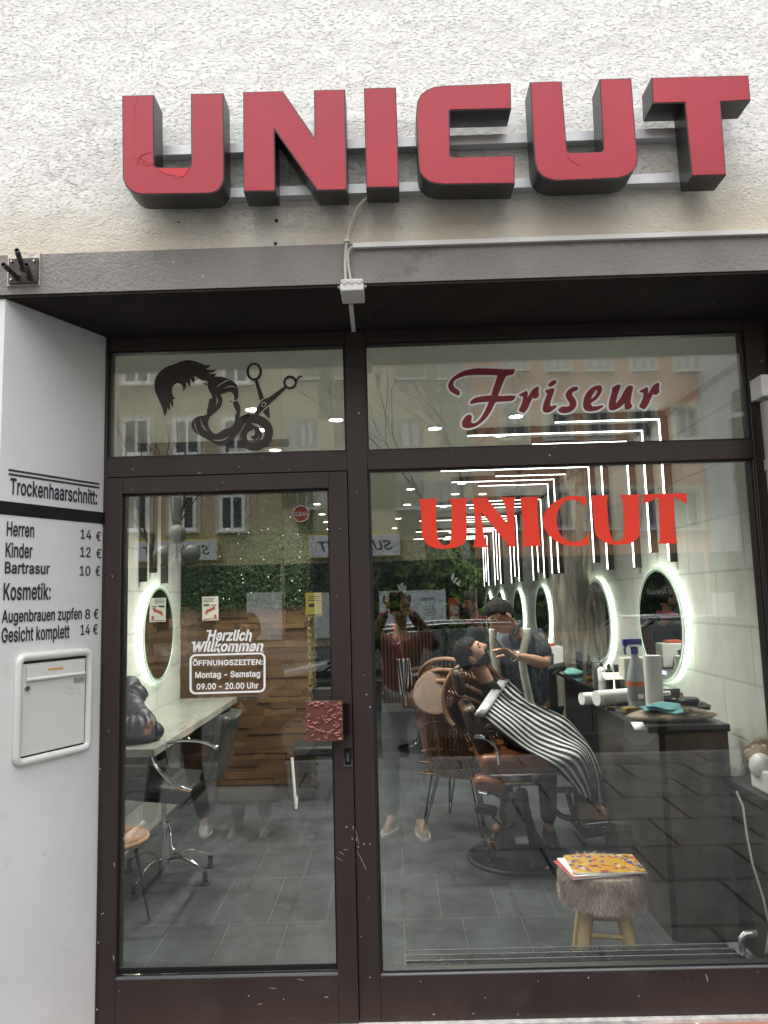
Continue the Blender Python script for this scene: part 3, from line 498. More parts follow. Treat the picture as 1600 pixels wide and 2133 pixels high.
solo('cable_duct', MB().add([(x, y, z+dz) for dz in (-.008, .008) for y in (-.442, -.4275) for x, z in ((p.x, p.z), (q.x+1.5, q.z+.004))], [(0, 2, 3, 1), (4, 5, 7, 6), (0, 1, 5, 4), (2, 6, 7, 3), (0, 4, 6, 2), (1, 3, 7, 5)]), M_plastic, 'thin white cable duct running along the top of the grey lintel to the right', 'cable duct')
# flagpole bracket
bk = thing('flag_holder_bracket', 'rusty iron plate with three pipe sockets bolted to the grey lintel on the left', 'bracket', tuple(at(50, 566, -.43)))
p, q = at(20, 540, -.436), at(79, 590, -.436)
part('plate', MB().box(p.x, q.x, -.441, -.431, q.z, p.z), M_iron, bk, bev=.001)
for bpt, tip in (((48, 559), (35, 521)), ((35, 577), (7, 551)), ((62, 577), (55, 551))):
    A = at(*bpt, -.441); B = at(*tip, -.53); d = (B-A).normalized(); rr = .0085
    t = part('pipe_socket', MB().lathe(A, [(rr, 0), (rr, (B-A).length), (rr*.7, (B-A).length), (rr*.7, (B-A).length-.03)], 16, d.to_track_quat('Z', 'Y').to_matrix()), M_iron, bk)
    part('weld_collar', MB().lathe(A, [(rr*1.5, 0), (rr*1.1, .008)], 16, d.to_track_quat('Z', 'Y').to_matrix()), M_iron, t)
for bx, by in ((25, 545), (72, 544), (24, 583), (70, 582)): A = at(bx, by, -.441); part('bolt', MB().cyl(A, A+Vector((0, -.006, 0)), .004, n=6), M_steel, bk)
# small things under the soffit
for px, py in ((165, 668), (766, 650), (1480, 617)):
    p = onz(px, py, 2.742); o = solo('ceiling_hook', MB().tube([p, p+Vector((0, 0, -.02)), p+Vector((.007, 0, -.028)), p+Vector((.012, 0, -.02))], .0022, 6), M_iron, 'little rusty hook in the dark soffit '+{165: 'near the white pillar', 766: 'beside the junction box', 1480: 'near the right corner'}[px], 'hook', 'rusty hooks in the soffit')
# right edge: white box and downpipe
p, q = at(1579, 783, -.10), at(1640, 826, -.10)
solo('junction_box', MB().box(p.x, q.x, -.12, -.03, q.z, p.z), M_plastic, 'white plastic box fixed to the dark right-hand reveal near the top', 'junction box', bev=.004)
p = at(1612, 900, -.12)
dp = thing('downpipe', 'grey-brown downpipe beside the right edge of the shopfront', 'downpipe', (p.x, -.12, .2)); part('pipe', MB().cyl((p.x, -.12, .216), (p.x, -.12, at(1600, 838, -.12).z), .037, n=20), M_greyplastic, dp)
part('pipe_collar', MB().cyl((p.x, -.12, at(1600, 968, -.12).z-.02), (p.x, -.12, at(1600, 968, -.12).z+.02), .042, n=20), M_greyplastic, dp)

# ================================================================ shopfront frame, panes and door
sf = thing('shopfront_frame', 'dark brown metal shopfront frame with fixed panes round the salon door', 'shopfront', (0, 0, .226))
F0, F1 = -.022, .05
def fb(name, x0, x1, z0, z1, y0=F0, y1=F1, par=sf, bev=.002): return part(name, MB().box(x0, x1, y0, y1, z0, z1), M_frame, par, bev=bev)
fb('jamb', -1.0995, -1.088, .227, 2.741); fb('jamb', 1.378, 1.4565, .227, 2.741); fb('mullion', -.166, -.090, .227, 2.741)
fb('head_rail', -1.0875, -.1665, 2.69, 2.741); fb('head_rail', -.0895, 1.3775, 2.692, 2.741)
fb('transom', -1.0875, -.1665, 2.188, 2.262); fb('transom', -.0895, 1.3775, 2.188, 2.261)
fb('sill_panel', -.0895, 1.3775, .227, .378)
fb('glazing_bead', -.0895, -.0865, .380, 2.187, F0+.006); fb('glazing_bead', 1.372, 1.3775, .380, 2.187, F0+.006)
part('steel_bead', MB().box(-.088, 1.376, F0-.001, F0+.012, .3785, .3825), M_steelgrey, sf)
GY0, GY1 = .0, .012
def pane(x0, x1, z0, z1, par): return part('glass_pane', MB().box(x0, x1, GY0, GY1, z0, z1), M_glass, par)
p1 = pane(-1.0875, -.167, 2.263, 2.689, sf); p2 = pane(-.0893, 1.3773, 2.262, 2.691, sf); p3 = pane(-.0893, 1.3773, .379, 2.187, sf)
YD = -.0015
def tr(pts, s, ox, oy): return [(ox+x/s, oy+y/s) for x, y in pts]
def lg(pts): return tr(pts, 5, 320, 740)
HAIR = [(110, 640), (100, 565), (60, 480), (20, 390), (5, 310), (20, 230), (70, 165), (140, 115), (215, 95), (270, 65), (350, 48), (430, 60), (490, 82), (540, 105), (598, 100), (575, 130), (540, 145), (600, 155), (655, 148), (620, 180), (560, 188), (610, 195), (652, 192), (635, 222), (580, 268), (520, 265), (470, 245), (425, 210), (425, 250), (415, 295), (380, 235), (385, 280), (375, 330), (340, 275), (340, 330), (310, 375), (305, 320), (270, 290), (225, 295), (195, 330), (190, 390), (210, 440), (228, 455), (200, 460), (208, 500), (200, 545), (170, 490), (175, 550), (165, 585), (145, 540), (140, 590)]
FACES = [(560, 258), (580, 228), (680, 220), (740, 230), (800, 255), (850, 285), (875, 330), (886, 400), (880, 445), (860, 465), (838, 468), (842, 440), (830, 400), (800, 375), (760, 385), (695, 412), (715, 440), (718, 490), (700, 540), (660, 580), (610, 620), (575, 655), (566, 720), (585, 770), (625, 818), (672, 818), (720, 772), (790, 760), (830, 728), (845, 690), (850, 660), (845, 625), (868, 600), (842, 545), (828, 510), (832, 485), (870, 472), (900, 520), (907, 570), (890, 650), (940, 620), (1010, 600), (960, 690), (900, 790), (840, 870), (790, 915), (720, 940), (650, 930), (580, 890), (490, 838), (440, 810), (400, 760), (395, 710), (415, 665), (460, 635), (545, 625), (560, 600), (555, 560), (572, 530), (566, 510), (580, 490), (575, 462), (612, 445), (612, 430), (575, 365), (558, 320)]
SLITS = [[(640, 340), (690, 300), (760, 258), (800, 258), (740, 280), (680, 320)], [(720, 350), (780, 315), (840, 320), (875, 345), (820, 328), (770, 335)], [(640, 410), (665, 440), (675, 480), (645, 530), (660, 480), (655, 440)], [(490, 650), (500, 695), (530, 755), (565, 795), (520, 765), (492, 710)], [(430, 670), (437, 730), (455, 790), (485, 830), (442, 790), (426, 730)], [(600, 878), (660, 883), (730, 873), (800, 838), (740, 887), (660, 898)]]
CURL = [(900, 650), (1000, 605), (1110, 625), (1190, 670), (1240, 740), (1248, 820), (1225, 900), (1160, 965), (1080, 998), (990, 990), (920, 940), (893, 880), (905, 815), (960, 715)]
CH = [[(1020, 705), (1090, 715), (1140, 755), (1160, 810), (1145, 870), (1100, 905), (1035, 918), (1105, 885), (1132, 835), (1125, 790), (1095, 752), (1050, 735)], [(1045, 770), (1005, 785), (972, 820), (968, 860), (985, 900), (1030, 912), (1085, 880), (1115, 830), (1085, 865), (1050, 882), (1015, 862), (1005, 838), (1035, 845), (1055, 825), (1058, 790)], [(910, 840), (905, 880), (930, 920), (960, 945), (1000, 955), (955, 930), (925, 890)]]
def ring(cx, cy, rx, ry, n=28): return [(cx+rx*math.cos(2*math.pi*k/n), cy+ry*math.sin(2*math.pi*k/n)) for k in range(n)]
m = decal(MB(), [lg(HAIR)], YD, sm=2, lim=60); decal(m, [lg(FACES)]+[lg(s) for s in SLITS], YD, .0012, sm=2, lim=60)
decal(m, [lg(CURL)]+[lg(s) for s in CH], YD-.0001, sm=2, lim=60)
for o in ([(505, 300), (530, 290), (555, 296), (550, 312), (530, 304)], [(780, 478), (805, 472), (828, 495), (800, 482)]): decal(m, [lg(o)], YD)
part('hair_logo', m, M_vbrown, p1, label='dark vinyl emblem of two haircut profiles and a curl')
m = decal(MB(), [lg(ring(1048, 172, 82, 96)), lg(ring(1048, 170, 54, 70))], YD-.0004, sm=0); decal(m, [lg(ring(1422, 283, 72, 72)), lg(ring(1422, 285, 47, 46))], YD-.0004, sm=0)
decal(m, [lg([(1052, 262), (1085, 262), (1150, 445), (1105, 472)])], YD-.0004, sm=0); decal(m, [lg([(1205, 530), (1210, 665), (1140, 600), (1150, 575)])], YD-.0004, sm=0)
decal(m, [lg([(1478, 262), (1500, 225), (1535, 208), (1552, 215), (1545, 230), (1510, 240), (1492, 275)])], YD-.0004)
decal(m, [lg([(1370, 318), (1384, 345), (1225, 495), (1135, 572), (1090, 622), (880, 832), (1040, 640), (1072, 560), (1110, 490), (1150, 458), (1200, 440)]), lg(ring(1148, 512, 26, 26))], YD-.0005, sm=0)
decal(m, [lg(ring(1148, 512, 17, 17))], YD-.0005, sm=0); decal(m, [lg([(1000, 640), (1022, 605), (890, 800), (870, 835)])], YD-.0006, sm=0)
part('scissors_logo', m, M_vbrown, p1, label='dark vinyl scissors crossing the curl')
F_ = [(505, 62), (480, 65), (400, 62), (300, 56), (220, 58), (150, 75), (95, 105), (55, 145), (42, 180), (55, 212), (85, 235), (115, 247), (128, 235), (125, 212), (105, 200), (85, 185), (78, 165), (90, 140), (130, 118), (190, 105), (260, 103), (330, 104), (388, 106), (375, 150), (355, 205), (345, 245), (290, 250), (240, 258), (205, 278), (195, 300), (205, 308), (225, 300), (270, 292), (327, 290), (312, 330), (290, 375), (262, 415), (240, 435), (215, 440), (203, 428), (212, 395), (205, 380), (185, 378), (160, 395), (140, 430), (140, 460), (165, 475), (205, 472), (250, 455), (300, 415), (340, 365), (368, 300), (378, 290), (440, 288), (490, 285), (508, 270), (515, 250), (490, 245), (430, 250), (390, 248), (400, 225), (420, 175), (445, 112), (470, 104), (495, 102), (507, 85)]
r_ = [(537, 240), (590, 212), (600, 225), (595, 262), (612, 235), (632, 200), (665, 182), (678, 192), (672, 215), (678, 240), (668, 262), (648, 270), (632, 262), (618, 290), (600, 335), (575, 368), (550, 362), (535, 350), (548, 320), (560, 295), (566, 262), (562, 250), (545, 252)]
i_ = [(722, 210), (750, 200), (775, 195), (785, 205), (772, 245), (755, 290), (752, 315), (765, 322), (790, 312), (800, 320), (780, 345), (745, 365), (715, 365), (700, 350), (705, 310), (722, 262), (735, 232), (722, 225)]
d_ = [(742, 165), (765, 145), (790, 138), (800, 150), (785, 172), (758, 185), (740, 180)]
s_ = [(945, 185), (915, 185), (880, 205), (858, 235), (865, 265), (885, 290), (890, 315), (870, 325), (850, 322), (830, 325), (808, 345), (820, 365), (850, 370), (890, 365), (925, 340), (940, 300), (925, 265), (905, 245), (908, 225), (925, 215), (942, 212), (948, 198)]
e_ = [(1085, 175), (1045, 188), (1005, 225), (985, 275), (980, 320), (995, 350), (1030, 358), (1080, 350), (1115, 330), (1125, 320), (1115, 312), (1080, 322), (1045, 322), (1035, 300), (1075, 275), (1105, 235), (1118, 195), (1105, 175)]
eh = [(1075, 205), (1050, 235), (1038, 270), (1065, 250), (1082, 220)]
u_ = [(1185, 190), (1215, 172), (1240, 170), (1245, 185), (1225, 230), (1212, 280), (1210, 300), (1235, 275), (1262, 225), (1285, 185), (1310, 175), (1330, 182), (1325, 215), (1315, 260), (1312, 300), (1325, 320), (1310, 340), (1280, 345), (1268, 330), (1270, 300), (1245, 325), (1210, 345), (1180, 352), (1160, 340), (1160, 305), (1172, 255), (1185, 215), (1182, 200)]
FR = [F_, r_, i_, d_, s_, e_, u_, [(x+836, y-26) for x, y in r_]]
m = MB(); mw = MB()
for k, o in enumerate(FR):
    q = tr(o, 3.3333, 920, 750); h = [tr(eh, 3.3333, 920, 750)] if o is e_ else []
    decal(m, [q]+h, YD-.0010, sm=2, lim=62); decal(mw, [q]+h, YD-.00002*k, .001, offset=.0075, sm=2, lim=62)
part('script_backing', mw, M_vwhite, p2); part('script_lettering', m, M_vdark, p2, label='dark red script word with white outline')
U1 = [(35, 80), (138, 78), (130, 110), (138, 290), (145, 315), (165, 338), (185, 342), (205, 335), (215, 310), (220, 110), (205, 78), (310, 75), (298, 110), (308, 285), (295, 325), (260, 350), (200, 362), (130, 360), (80, 340), (55, 300), (48, 250), (45, 120)]
N1 = [(330, 75), (415, 72), (535, 222), (522, 110), (492, 70), (580, 70), (570, 110), (580, 348), (545, 348), (385, 150), (400, 290), (425, 352), (342, 352), (355, 290), (345, 110)]
I1 = [(605, 70), (710, 68), (700, 110), (715, 300), (725, 346), (618, 348), (625, 300), (612, 110)]
C1 = [(980, 62), (962, 68), (920, 60), (860, 65), (790, 100), (745, 150), (732, 200), (745, 255), (790, 310), (850, 340), (920, 348), (990, 338), (998, 265), (975, 300), (930, 325), (880, 320), (835, 290), (812, 230), (812, 170), (835, 115), (880, 82), (925, 85), (955, 105), (978, 120)]
U2 = [(1000, 60), (1105, 57), (1095, 95), (1110, 270), (1130, 310), (1160, 320), (1185, 305), (1195, 260), (1190, 95), (1172, 56), (1283, 53), (1275, 90), (1285, 260), (1275, 300), (1240, 328), (1180, 340), (1110, 338), (1055, 310), (1025, 270), (1015, 100)]
T1 = [(1300, 52), (1548, 47), (1548, 108), (1475, 68), (1480, 290), (1497, 330), (1388, 333), (1398, 295), (1387, 72), (1302, 110)]
m = MB()
for o in (U1, N1, I1, C1, U2, T1): decal(m, [tr(o, 2.712, 860, 1010)], YD, sm=2, lim=40)
part('vinyl_lettering', m, M_vred, p3, label='bright red serif vinyl lettering')

# door
dr = thing('shop_door', 'dark brown glazed metal door with hammered copper push plate', 'door', (-1.087, 0, .228))
def db(name, x0, x1, z0, z1, **k): return fb(name, x0, x1, z0, z1, par=dr, y0=-.030, **k)
db('stile', -1.086, -1.026, .23, 2.184); db('stile', -.238, -.1685, .23, 2.184); db('top_rail', -1.0258, -.2382, 2.122, 2.184); db('kick_panel', -1.0258, -.2382, .23, .388)
part('steel_bead', MB().box(-1.026, -.238, -.031, -.015, .3885, .3925), M_steelgrey, dr)
part('rubber_gasket', MB().box(-1.0258, -.2382, -.004, .014, .3955, .412), M_dark, dr)
p4 = part('glass_pane', MB().box(-1.0257, -.2383, GY0, GY1, .389, 2.1215), M_glass, dr)
def fit(mb, s, a, b, top, bold, shear=0, Y=YD):
    A, B, T = at(*a, Y), at(*b, Y), at(*top, Y); v, f = text(s, bold, shear)
    return on_plane(mb, v, f, A, B-A, ZV*(T.z-A.z), (0, -1, 0))
def zO(x, y): return 380+x/6.154, 1280+y/6.154
m = MB()
fit(m, 'Herzlich', zO(318, 332), zO(893, 330), zO(330, 205), .03, .28); fit(m, 'Willkommen', zO(140, 473), zO(1040, 465), zO(150, 352), .03, .28)
for a, b in (((320, 215), (345, 205)), ((118, 372), (165, 350))): m.obox(at(*zO((a[0]+b[0])/2, (a[1]+b[1])/2), YD), (.012, .001, .005))
for x, y in ((870, 335), (470, 475), (700, 472), (860, 465), (1025, 465)): m.tube([at(*zO(x-12, y-12), YD), at(*zO(x-5, y+8), YD), at(*zO(x+14, y+10), YD)], .0016, 6)
fit(m, 'ÖFFNUNGSZEITEN:', zO(132, 655), zO(1032, 640), zO(132, 590), .025); fit(m, 'Montag - Samstag', zO(165, 812), zO(998, 795), zO(165, 738), .022); fit(m, '09.00 - 20.00 Uhr', zO(183, 962), zO(975, 945), zO(183, 888), .022)
def rrect(x0, y0, x1, y1, r, sk=0):
    o = []
    for cx, cy, a0 in ((x1-r, y0+r, -90), (x1-r, y1-r, 0), (x0+r, y1-r, 90), (x0+r, y0+r, 180)):
        for k in range(6): a = R(a0+k*18); X = cx+r*math.cos(a); o.append(zO(X, cy+r*math.sin(a)-sk*(X-100)/950))
    return o
decal(m, [rrect(92, 512, 1066, 1025, 75, 28), rrect(118, 536, 1040, 1001, 52, 28)], YD, sm=0)
part('opening_hours_lettering', m, M_vwhite, p4, label='white welcome and opening hours lettering in a rounded box')
for par, x0, x1, z0, z1 in ((sf, -1.0873, -.1672, 2.2632, 2.6888), (sf, -.0891, 1.3771, 2.2622, 2.6908), (sf, -.0864, 1.3719, .3838, 2.1868), (dr, -1.0255, -.2385, .4125, 2.1212)):
    w = .007; part('rubber_gasket', MB().box(x0, x0+w, -.012, -.0004, z0, z1).box(x1-w, x1, -.012, -.0004, z0, z1).box(x0+w, x1-w, -.0119, -.0004, z1-w, z1).box(x0+w, x1-w, -.0119, -.0004, z0, z0+w), M_dark, par)
# hammered copper plate: real relief
a, b = at(637, 1461, -.075), at(715, 1543, -.075)
m = MB(); n = 70; cell = rng.random((60, 4))
def relief(u, v):
    best = -1
    for cx, cy, an, _ in cell:
        dx, dy = u-cx, v-cy; t = an*math.pi*2; e = dx*math.cos(t)+dy*math.sin(t); q = -dx*math.sin(t)+dy*math.cos(t)
        d = abs(q+e*e*5)/.028+max(0, abs(e)-.07)/.02; best = max(best, 1-d)
    return max(0, best)*.0045 if .02 < u < .98 and .02 < v < .98 else 0
m.grid(lambda u, v: (a.x+(b.x-a.x)*u, -.078-relief(u, v), b.z+(a.z-b.z)*v), n, n); 
m.box(a.x, b.x, -.0778, -.066, b.z, a.z)
hp = part('push_plate', m, M_copper, dr, ang=60)
part('handle_mount', MB().box(b.x-.01, b.x+.022, -.066, -.0305, b.z+.02, a.z-.012), M_blackgloss, dr)
a, b = at(717, 1558, -.032), at(733, 1594, -.032)
lk = part('lock_plate', MB().box(a.x, b.x, -.034, -.0302, b.z, a.z), M_blackgloss, dr)
part('lock_cylinder', MB().cyl(((a.x+b.x)/2, -.034, a.z-.022), ((a.x+b.x)/2, -.042, a.z-.022), .008).box((a.x+b.x)/2-.0045, (a.x+b.x)/2+.0045, -.041, -.034, a.z-.045, a.z-.022), M_chrome, lk)
part('lock_rim', MB().box(a.x-.002, a.x, -.036, -.0301, b.z-.002, a.z+.002).box(b.x, b.x+.002, -.036, -.0301, b.z-.002, a.z+.002).box(a.x, b.x, -.036, -.0301, a.z, a.z+.002).box(a.x, b.x, -.036, -.0301, b.z-.002, b.z), M_chrome, lk)

# ================================================================ the salon room
struct('shop_floor', MB().box(XL-.1, XR+.1, .061, YB, -.05, ZF), M_floor)
struct('ceiling', MB().box(XL-.1, XR+.1, .061, YB+.1, ZC, ZC+.05), M_ceil)
struct('wall_right', MB().box(XR, XR+.1, .1201, YB+.1, ZF, ZC), M_wallint)
struct('wall_left', MB().box(XL-.1, XL, .1201, YB+.1, ZF, ZC), M_wallint)
struct('wall_back', MB().box(XL, XR, YB, YB+.1, ZF, ZC), M_wallint)
solo('cornice', MB().box(XR-.012, XR, .1202, YB, ZC-.035, ZC), mat('beige_cornice', (.34, .29, .24), .6), 'thin beige cornice strip between the right stone wall and ceiling', 'cornice')
def foliage(mb, fn, n, s0, s1, tilt=.6):      # many leaf quads; fn gives point, normal
    for _ in range(n):
        p, nm = fn(); s = random.uniform(s0, s1); nm = (Vector(nm)+Vector((random.uniform(-1, 1), random.uniform(-1, 1), random.uniform(-1, 1)))*tilt).normalized()
        a = nm.orthogonal().normalized(); a.rotate(Matrix.Rotation(random.uniform(0, 6.28), 3, nm)); b = nm.cross(a)
        mb.add([p-a*s, p+b*s*.45+nm*s*.15, p+a*s, p-b*s*.45+nm*s*.15], [(0, 1, 2, 3)])
# back green wall
gw = thing('green_wall', 'leafy green plant wall covering the far back wall of the salon', 'plant wall', (0, YB-.05, ZF))
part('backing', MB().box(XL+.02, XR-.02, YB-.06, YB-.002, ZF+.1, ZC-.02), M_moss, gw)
m = MB(); foliage(m, lambda: (Vector((random.uniform(XL+.05, XR-.05), YB-.07-random.random()**2*.12, random.uniform(.25, ZC-.06))), (0, -1, .3)), 5200, .035, .085); part('foliage', m, M_leaf, gw)
m = MB()
for _ in range(75):
    c = Vector((random.uniform(XL+.1, XR-.1), YB-.2, random.uniform(.9, ZC-.1)))
    foliage(m, lambda: (c+Vector((random.gauss(0, .09), random.uniform(-.05, .05), random.gauss(0, .06))), (0, -1, .6)), 12, .05, .10)
part('bright_sprays', m, M_leaf2, gw)
m = MB(); foliage(m, lambda: (at(*random.choice([(945, 1203), (842, 1228), (952, 1212), (836, 1221)]), YB-.28)+Vector((random.uniform(-.06, .06), 0, random.uniform(-.05, .05))), (0, -1, 0)), 14, .05, .08, .3); part('white_blossoms', m, M_vwhite, gw)
# block-clad partition with hedge top
pt = thing('partition_wall', 'partition clad in brown wood blocks below and dense hedge above, behind the door', 'partition', (XL, 3.6, ZF))
PX, PY = -.755, 3.62
m = MB()
for k in range(30):                                       # staggered wooden blocks with uneven depth
    z = ZF+.13+k*.0515; x = XL+.002-random.uniform(0, .15)
    while x < PX:
        w = random.uniform(.16, .34); x1 = min(x+w, PX); m.box(max(x, XL+.002), x1-.001, PY-random.uniform(.004, .022), PY+.03, z, min(z+.0505, 1.66)) if x1 > XL+.02 else None; x = x1
mw_ = bpy.data.materials.get('oak_block_cladding')
def woodmat():
    mm, t, n, l, b = nodes('oak_blocks'); b.inputs['Roughness'].default_value = .5
    g = n.new('ShaderNodeNewGeometry'); c = ramp(n, l, g.outputs['Random Per Island'], 0, 1, (.062, .031, .012), (.125, .066, .025))
    f = ramp(n, l, tex(n, l, scale=14, detail=6, stretch=(.15, 1, 1.6)), .3, .7, .65, 1.25); l.new(mix(n, l, 1.0, c, f, 'MULTIPLY'), b.inputs['Base Color']); return mm
M_blocks = woodmat()
part('wood_cladding', m, M_blocks, pt)
part('core', MB().box(XL+.001, PX-.02, PY+.03, PY+.45, ZF, ZC-.001), M_ceil, pt)
part('skirting', MB().box(XL+.001, PX, PY-.006, PY+.029, ZF, ZF+.125), mat('grey_skirting', (.16, .16, .16), .5), pt)
m = MB()
for k in range(60):
    z = ZF+.02+k*.027; y = PY
    while y < PY+.44: d = random.uniform(.03, .07); m.box(PX-.019, PX+random.uniform(.0, .03), y, y+d-.002, z, z+.025); y += d
m2 = mat('yellow_stone_chips', (.20, .145, .055), .6, var=.5, vs=40); part('stone_chip_edge', m, m2, pt)
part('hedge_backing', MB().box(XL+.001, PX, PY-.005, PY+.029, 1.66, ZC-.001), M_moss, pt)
m = MB(); foliage(m, lambda: (Vector((random.uniform(XL+.02, PX+.01), PY-.01-random.random()*.03, random.uniform(1.64, ZC-.01))), (0, -1, .4)), 6500, .010, .022, .9)
foliage(m, lambda: (Vector((PX+random.random()*.03, random.uniform(PY, PY+.42), random.uniform(1.64, ZC-.01))), (1, -.3, .4)), 1500, .010, .022, .9); part('hedge_foliage', m, mat('dark_hedge_leaf', (.020, .048, .012), .6, var=.5, vs=9, spec=.2), pt)
m = MB()
for _ in range(34): p = Vector((random.uniform(XL+.3, PX), PY-.045, random.uniform(1.68, ZC-.15))); m.lathe(p, [(.001, .003), (.0055, 0), (.006, -.002)], 6, Matrix.Rotation(R(90), 3, 'X'))
part('white_blossoms', m, M_vwhite, pt)
# flyer and notice
M_paper = mat('white_paper', (.62, .6, .54), .7, var=.05); M_pink = mat('red_print', (.42, .06, .07), .6); M_yel = mat('yellow_paper', (.62, .5, .06), .6, var=.05); M_ink = mat('black_ink', (.03, .03, .03), .6)
a, b = at(421, 1243, 3.57), at(455, 1292, 3.57)
fly = thing('flyer', 'small white flyer with a red drawing pinned on the wood block partition', 'flyer', tuple(a)); part('sheet', MB().box(a.x, b.x, 3.572, 3.575, b.z, a.z), M_paper, fly)
part('red_drawing', decal(MB(), [[(427, 1279), (430, 1270), (440, 1267), (446, 1262), (449, 1264), (447, 1270), (434, 1275), (430, 1280)], [(446, 1287), (446, 1280), (451, 1280), (451, 1287)], [(423, 1291), (423, 1289.5), (453, 1287.5), (453, 1289)]], 3.571, .001), M_pink, fly)
part('print_lines', decal(MB(), [[(424, 1247+k*3), (424, 1248+k*3), (445, 1247+k*3), (445, 1246+k*3)] for k in range(3)]+[[(424, 1259), (424, 1263), (436, 1262), (436, 1258)], [(440, 1260), (440, 1262), (450, 1261), (450, 1259)]], 3.571, .001, sm=0), M_ink, fly)
a, b = at(637, 1235, .02), at(671, 1283, .02)
nt = thing('notice', 'yellow notice stuck inside the door glass near the right stile', 'notice', (a.x, .016, b.z)); part('sheet', MB().box(a.x, b.x, .0135, .0145, b.z, a.z), M_yel, nt)
for o_ in [[(641, 1242+k*4), (641, 1243.4+k*4), (666-5*(k % 2), 1243+k*4), (666-5*(k % 2), 1241.5+k*4)] for k in range(3)]+[[(643, 1258), (643, 1265), (655, 1264), (655, 1257)], [(640, 1280), (640, 1282.5), (669, 1282), (669, 1279.5)]]: part('print_line', decal(MB(), [o_], .0133, .0004, sm=0), M_ink, nt)

# ---- LED lines, mirrors, downlights
WORD = ['first', 'second', 'third', 'fourth', 'fifth', 'sixth', 'seventh', 'eighth', 'ninth', 'tenth', 'eleventh', 'twelfth', 'thirteenth', 'fourteenth', 'fifteenth', 'sixteenth']
def led_line(x0, y, xe, zb, lit, label, group):
    s = 1 if x0 > 0 else -1; t = thing('led_line', label, 'LED light', (x0, y, ZC), group); d = .05
    m = MB(); xs = sorted((x0, x0-s*d)); m.box(xs[0], xs[1], y-.016, y+.016, zb, ZC); xs = sorted((xe, x0-s*d)); m.box(xs[0], xs[1], y-.016, y+.016, ZC-d, ZC); part('channel', m, M_darkwood, t)
    m = MB(); xs = sorted((x0-s*d, x0-s*(d+.004))); m.box(xs[0], xs[1], y-.009, y+.009, zb+.006, ZC-d); xs = sorted((xe+s*.006, x0-s*d)); m.box(xs[0], xs[1], y-.009, y+.009, ZC-d-.004, ZC-d-.0002); part('diffuser', m, M_led if lit else M_darkwood, t)
MY = [2.36, 3.95, 6.45, 8.25, 10.1, 11.7]
G3 = [[2.06, 2.40, 2.77], [3.46, 3.87, 4.25], [6.1, 6.45, 6.8], [7.9, 8.25, 8.6], [9.75, 10.1, 10.45], [11.35, 11.7, 12.05]]
EX = [[1.10, .55, 1.08], [1.05, .45, 1.0], [1.0, .45, 1.0], [1.0, .4, 1.0], [1.0, .4, 1.0], [1.0, .4, 1.0]]
for g, ys in enumerate(G3):
    for k, y in enumerate(ys):
        led_line(XR, y, EX[g][k], [1.885, 1.965, 1.875][k], True, f"{['nearest', 'middle', 'farthest'][k]} of three lit LED lines above the {WORD[g]} right-hand mirror from the window", 'white LED lines on the right wall')
# two more lines cross the stone pillar
for k, y in enumerate((4.30+.25, 4.85)):
    led_line(1.68, y, .6+.3*k, 1.9, True, f"lit white LED line running down the stone pillar face, {['nearer', 'farther'][k]} of two", 'white LED lines on the stone pillar')
for k, (px, pb) in enumerate(((305, 1212), (326, 1193), (349, 1215))):
    p = onx(px, pb, XL+.05); led_line(XL, p.y, [-.75, -1.25, -.7][k], p.z, False, f"{['nearest', 'middle and shortest', 'farthest'][k]} of three unlit dark channels bent down the left wall", 'unlit light channels on the left wall')
def wall_mirror(x0, y, z, ry, rz, label, group=None):
    s = 1 if x0 > 0 else -1; t = thing('wall_mirror', label, 'mirror', (x0, y, z), group)
    def el(x, f, n=56): return [(x, y+ry*f*math.cos(2*math.pi*k/n), z+rz*f*math.sin(2*math.pi*k/n)) for k in range(n)]
    n = 56
    def annulus(x, f0, f1, th):
        m = MB(); L = [el(x, f0), el(x, f1), el(x+s*th, f1), el(x+s*th, f0)]
        for a in L: m.v += a
        for a in range(4): m.f += [(a*n+k, a*n+(k+1) % n, ((a+1) % 4)*n+(k+1) % n, ((a+1) % 4)*n+k) for k in range(n)]
        return m
    def disc(x, f, th): v = el(x, f)+el(x+s*th, f); return MB().add(v, [tuple(range(n)), tuple(range(2*n-1, n-1, -1))]+[(k, (k+1) % n, n+(k+1) % n, n+k) for k in range(n)])
    part('mirror_glass', disc(x0-s*.040, .92, .004), M_mirror, t); part('rim', annulus(x0-s*.043, .92, 1.0, .012), M_mframe, t); part('dark_line', annulus(x0-s*.0445, .93, .945, .001), M_dark, t)
    part('backing', disc(x0-s*.0355, .90, .034), M_plastic, t); part('halo_light', annulus(x0-s*.026, .90, .925, .014), M_halo, t)
for k, y in enumerate(MY): wall_mirror(XR, y, [1.475, 1.44, 1.42, 1.40, 1.39, 1.38][k], .44, .39, f"glowing oval mirror on the right wall, {WORD[k]} from the window", 'glowing oval mirrors on the right wall')
p = onx(333, 1320, XL+.04); wall_mirror(XL, p.y, p.z, .375, .37, 'glowing oval mirror on the left wall over the pale counter')
pr = onx(1378, 1408, XR-.045); solo('clock_display', MB().box(XR-.0475, XR-.046, 2.30, 2.42, 1.135, 1.160), mat_emit('white_digits', (.8, .9, 1), .0) if False else mat('dim_display', (.1, .12, .16), .3, emit=(.7, .8, 1), es=.6), 'tiny lit touch display at the bottom of the nearest right-hand mirror', 'display')
DL = [(1075, 869), (906, 894), (1042, 908), (700, 876), (573, 939), (527, 855), (545, 897), (855, 1020), (962, 1008), (948, 1030), (1005, 1030), (848, 1052), (924, 1056), (830, 1081), (822, 1101), (660, 1051), (671, 1072), (680, 1088), (686, 1103)]
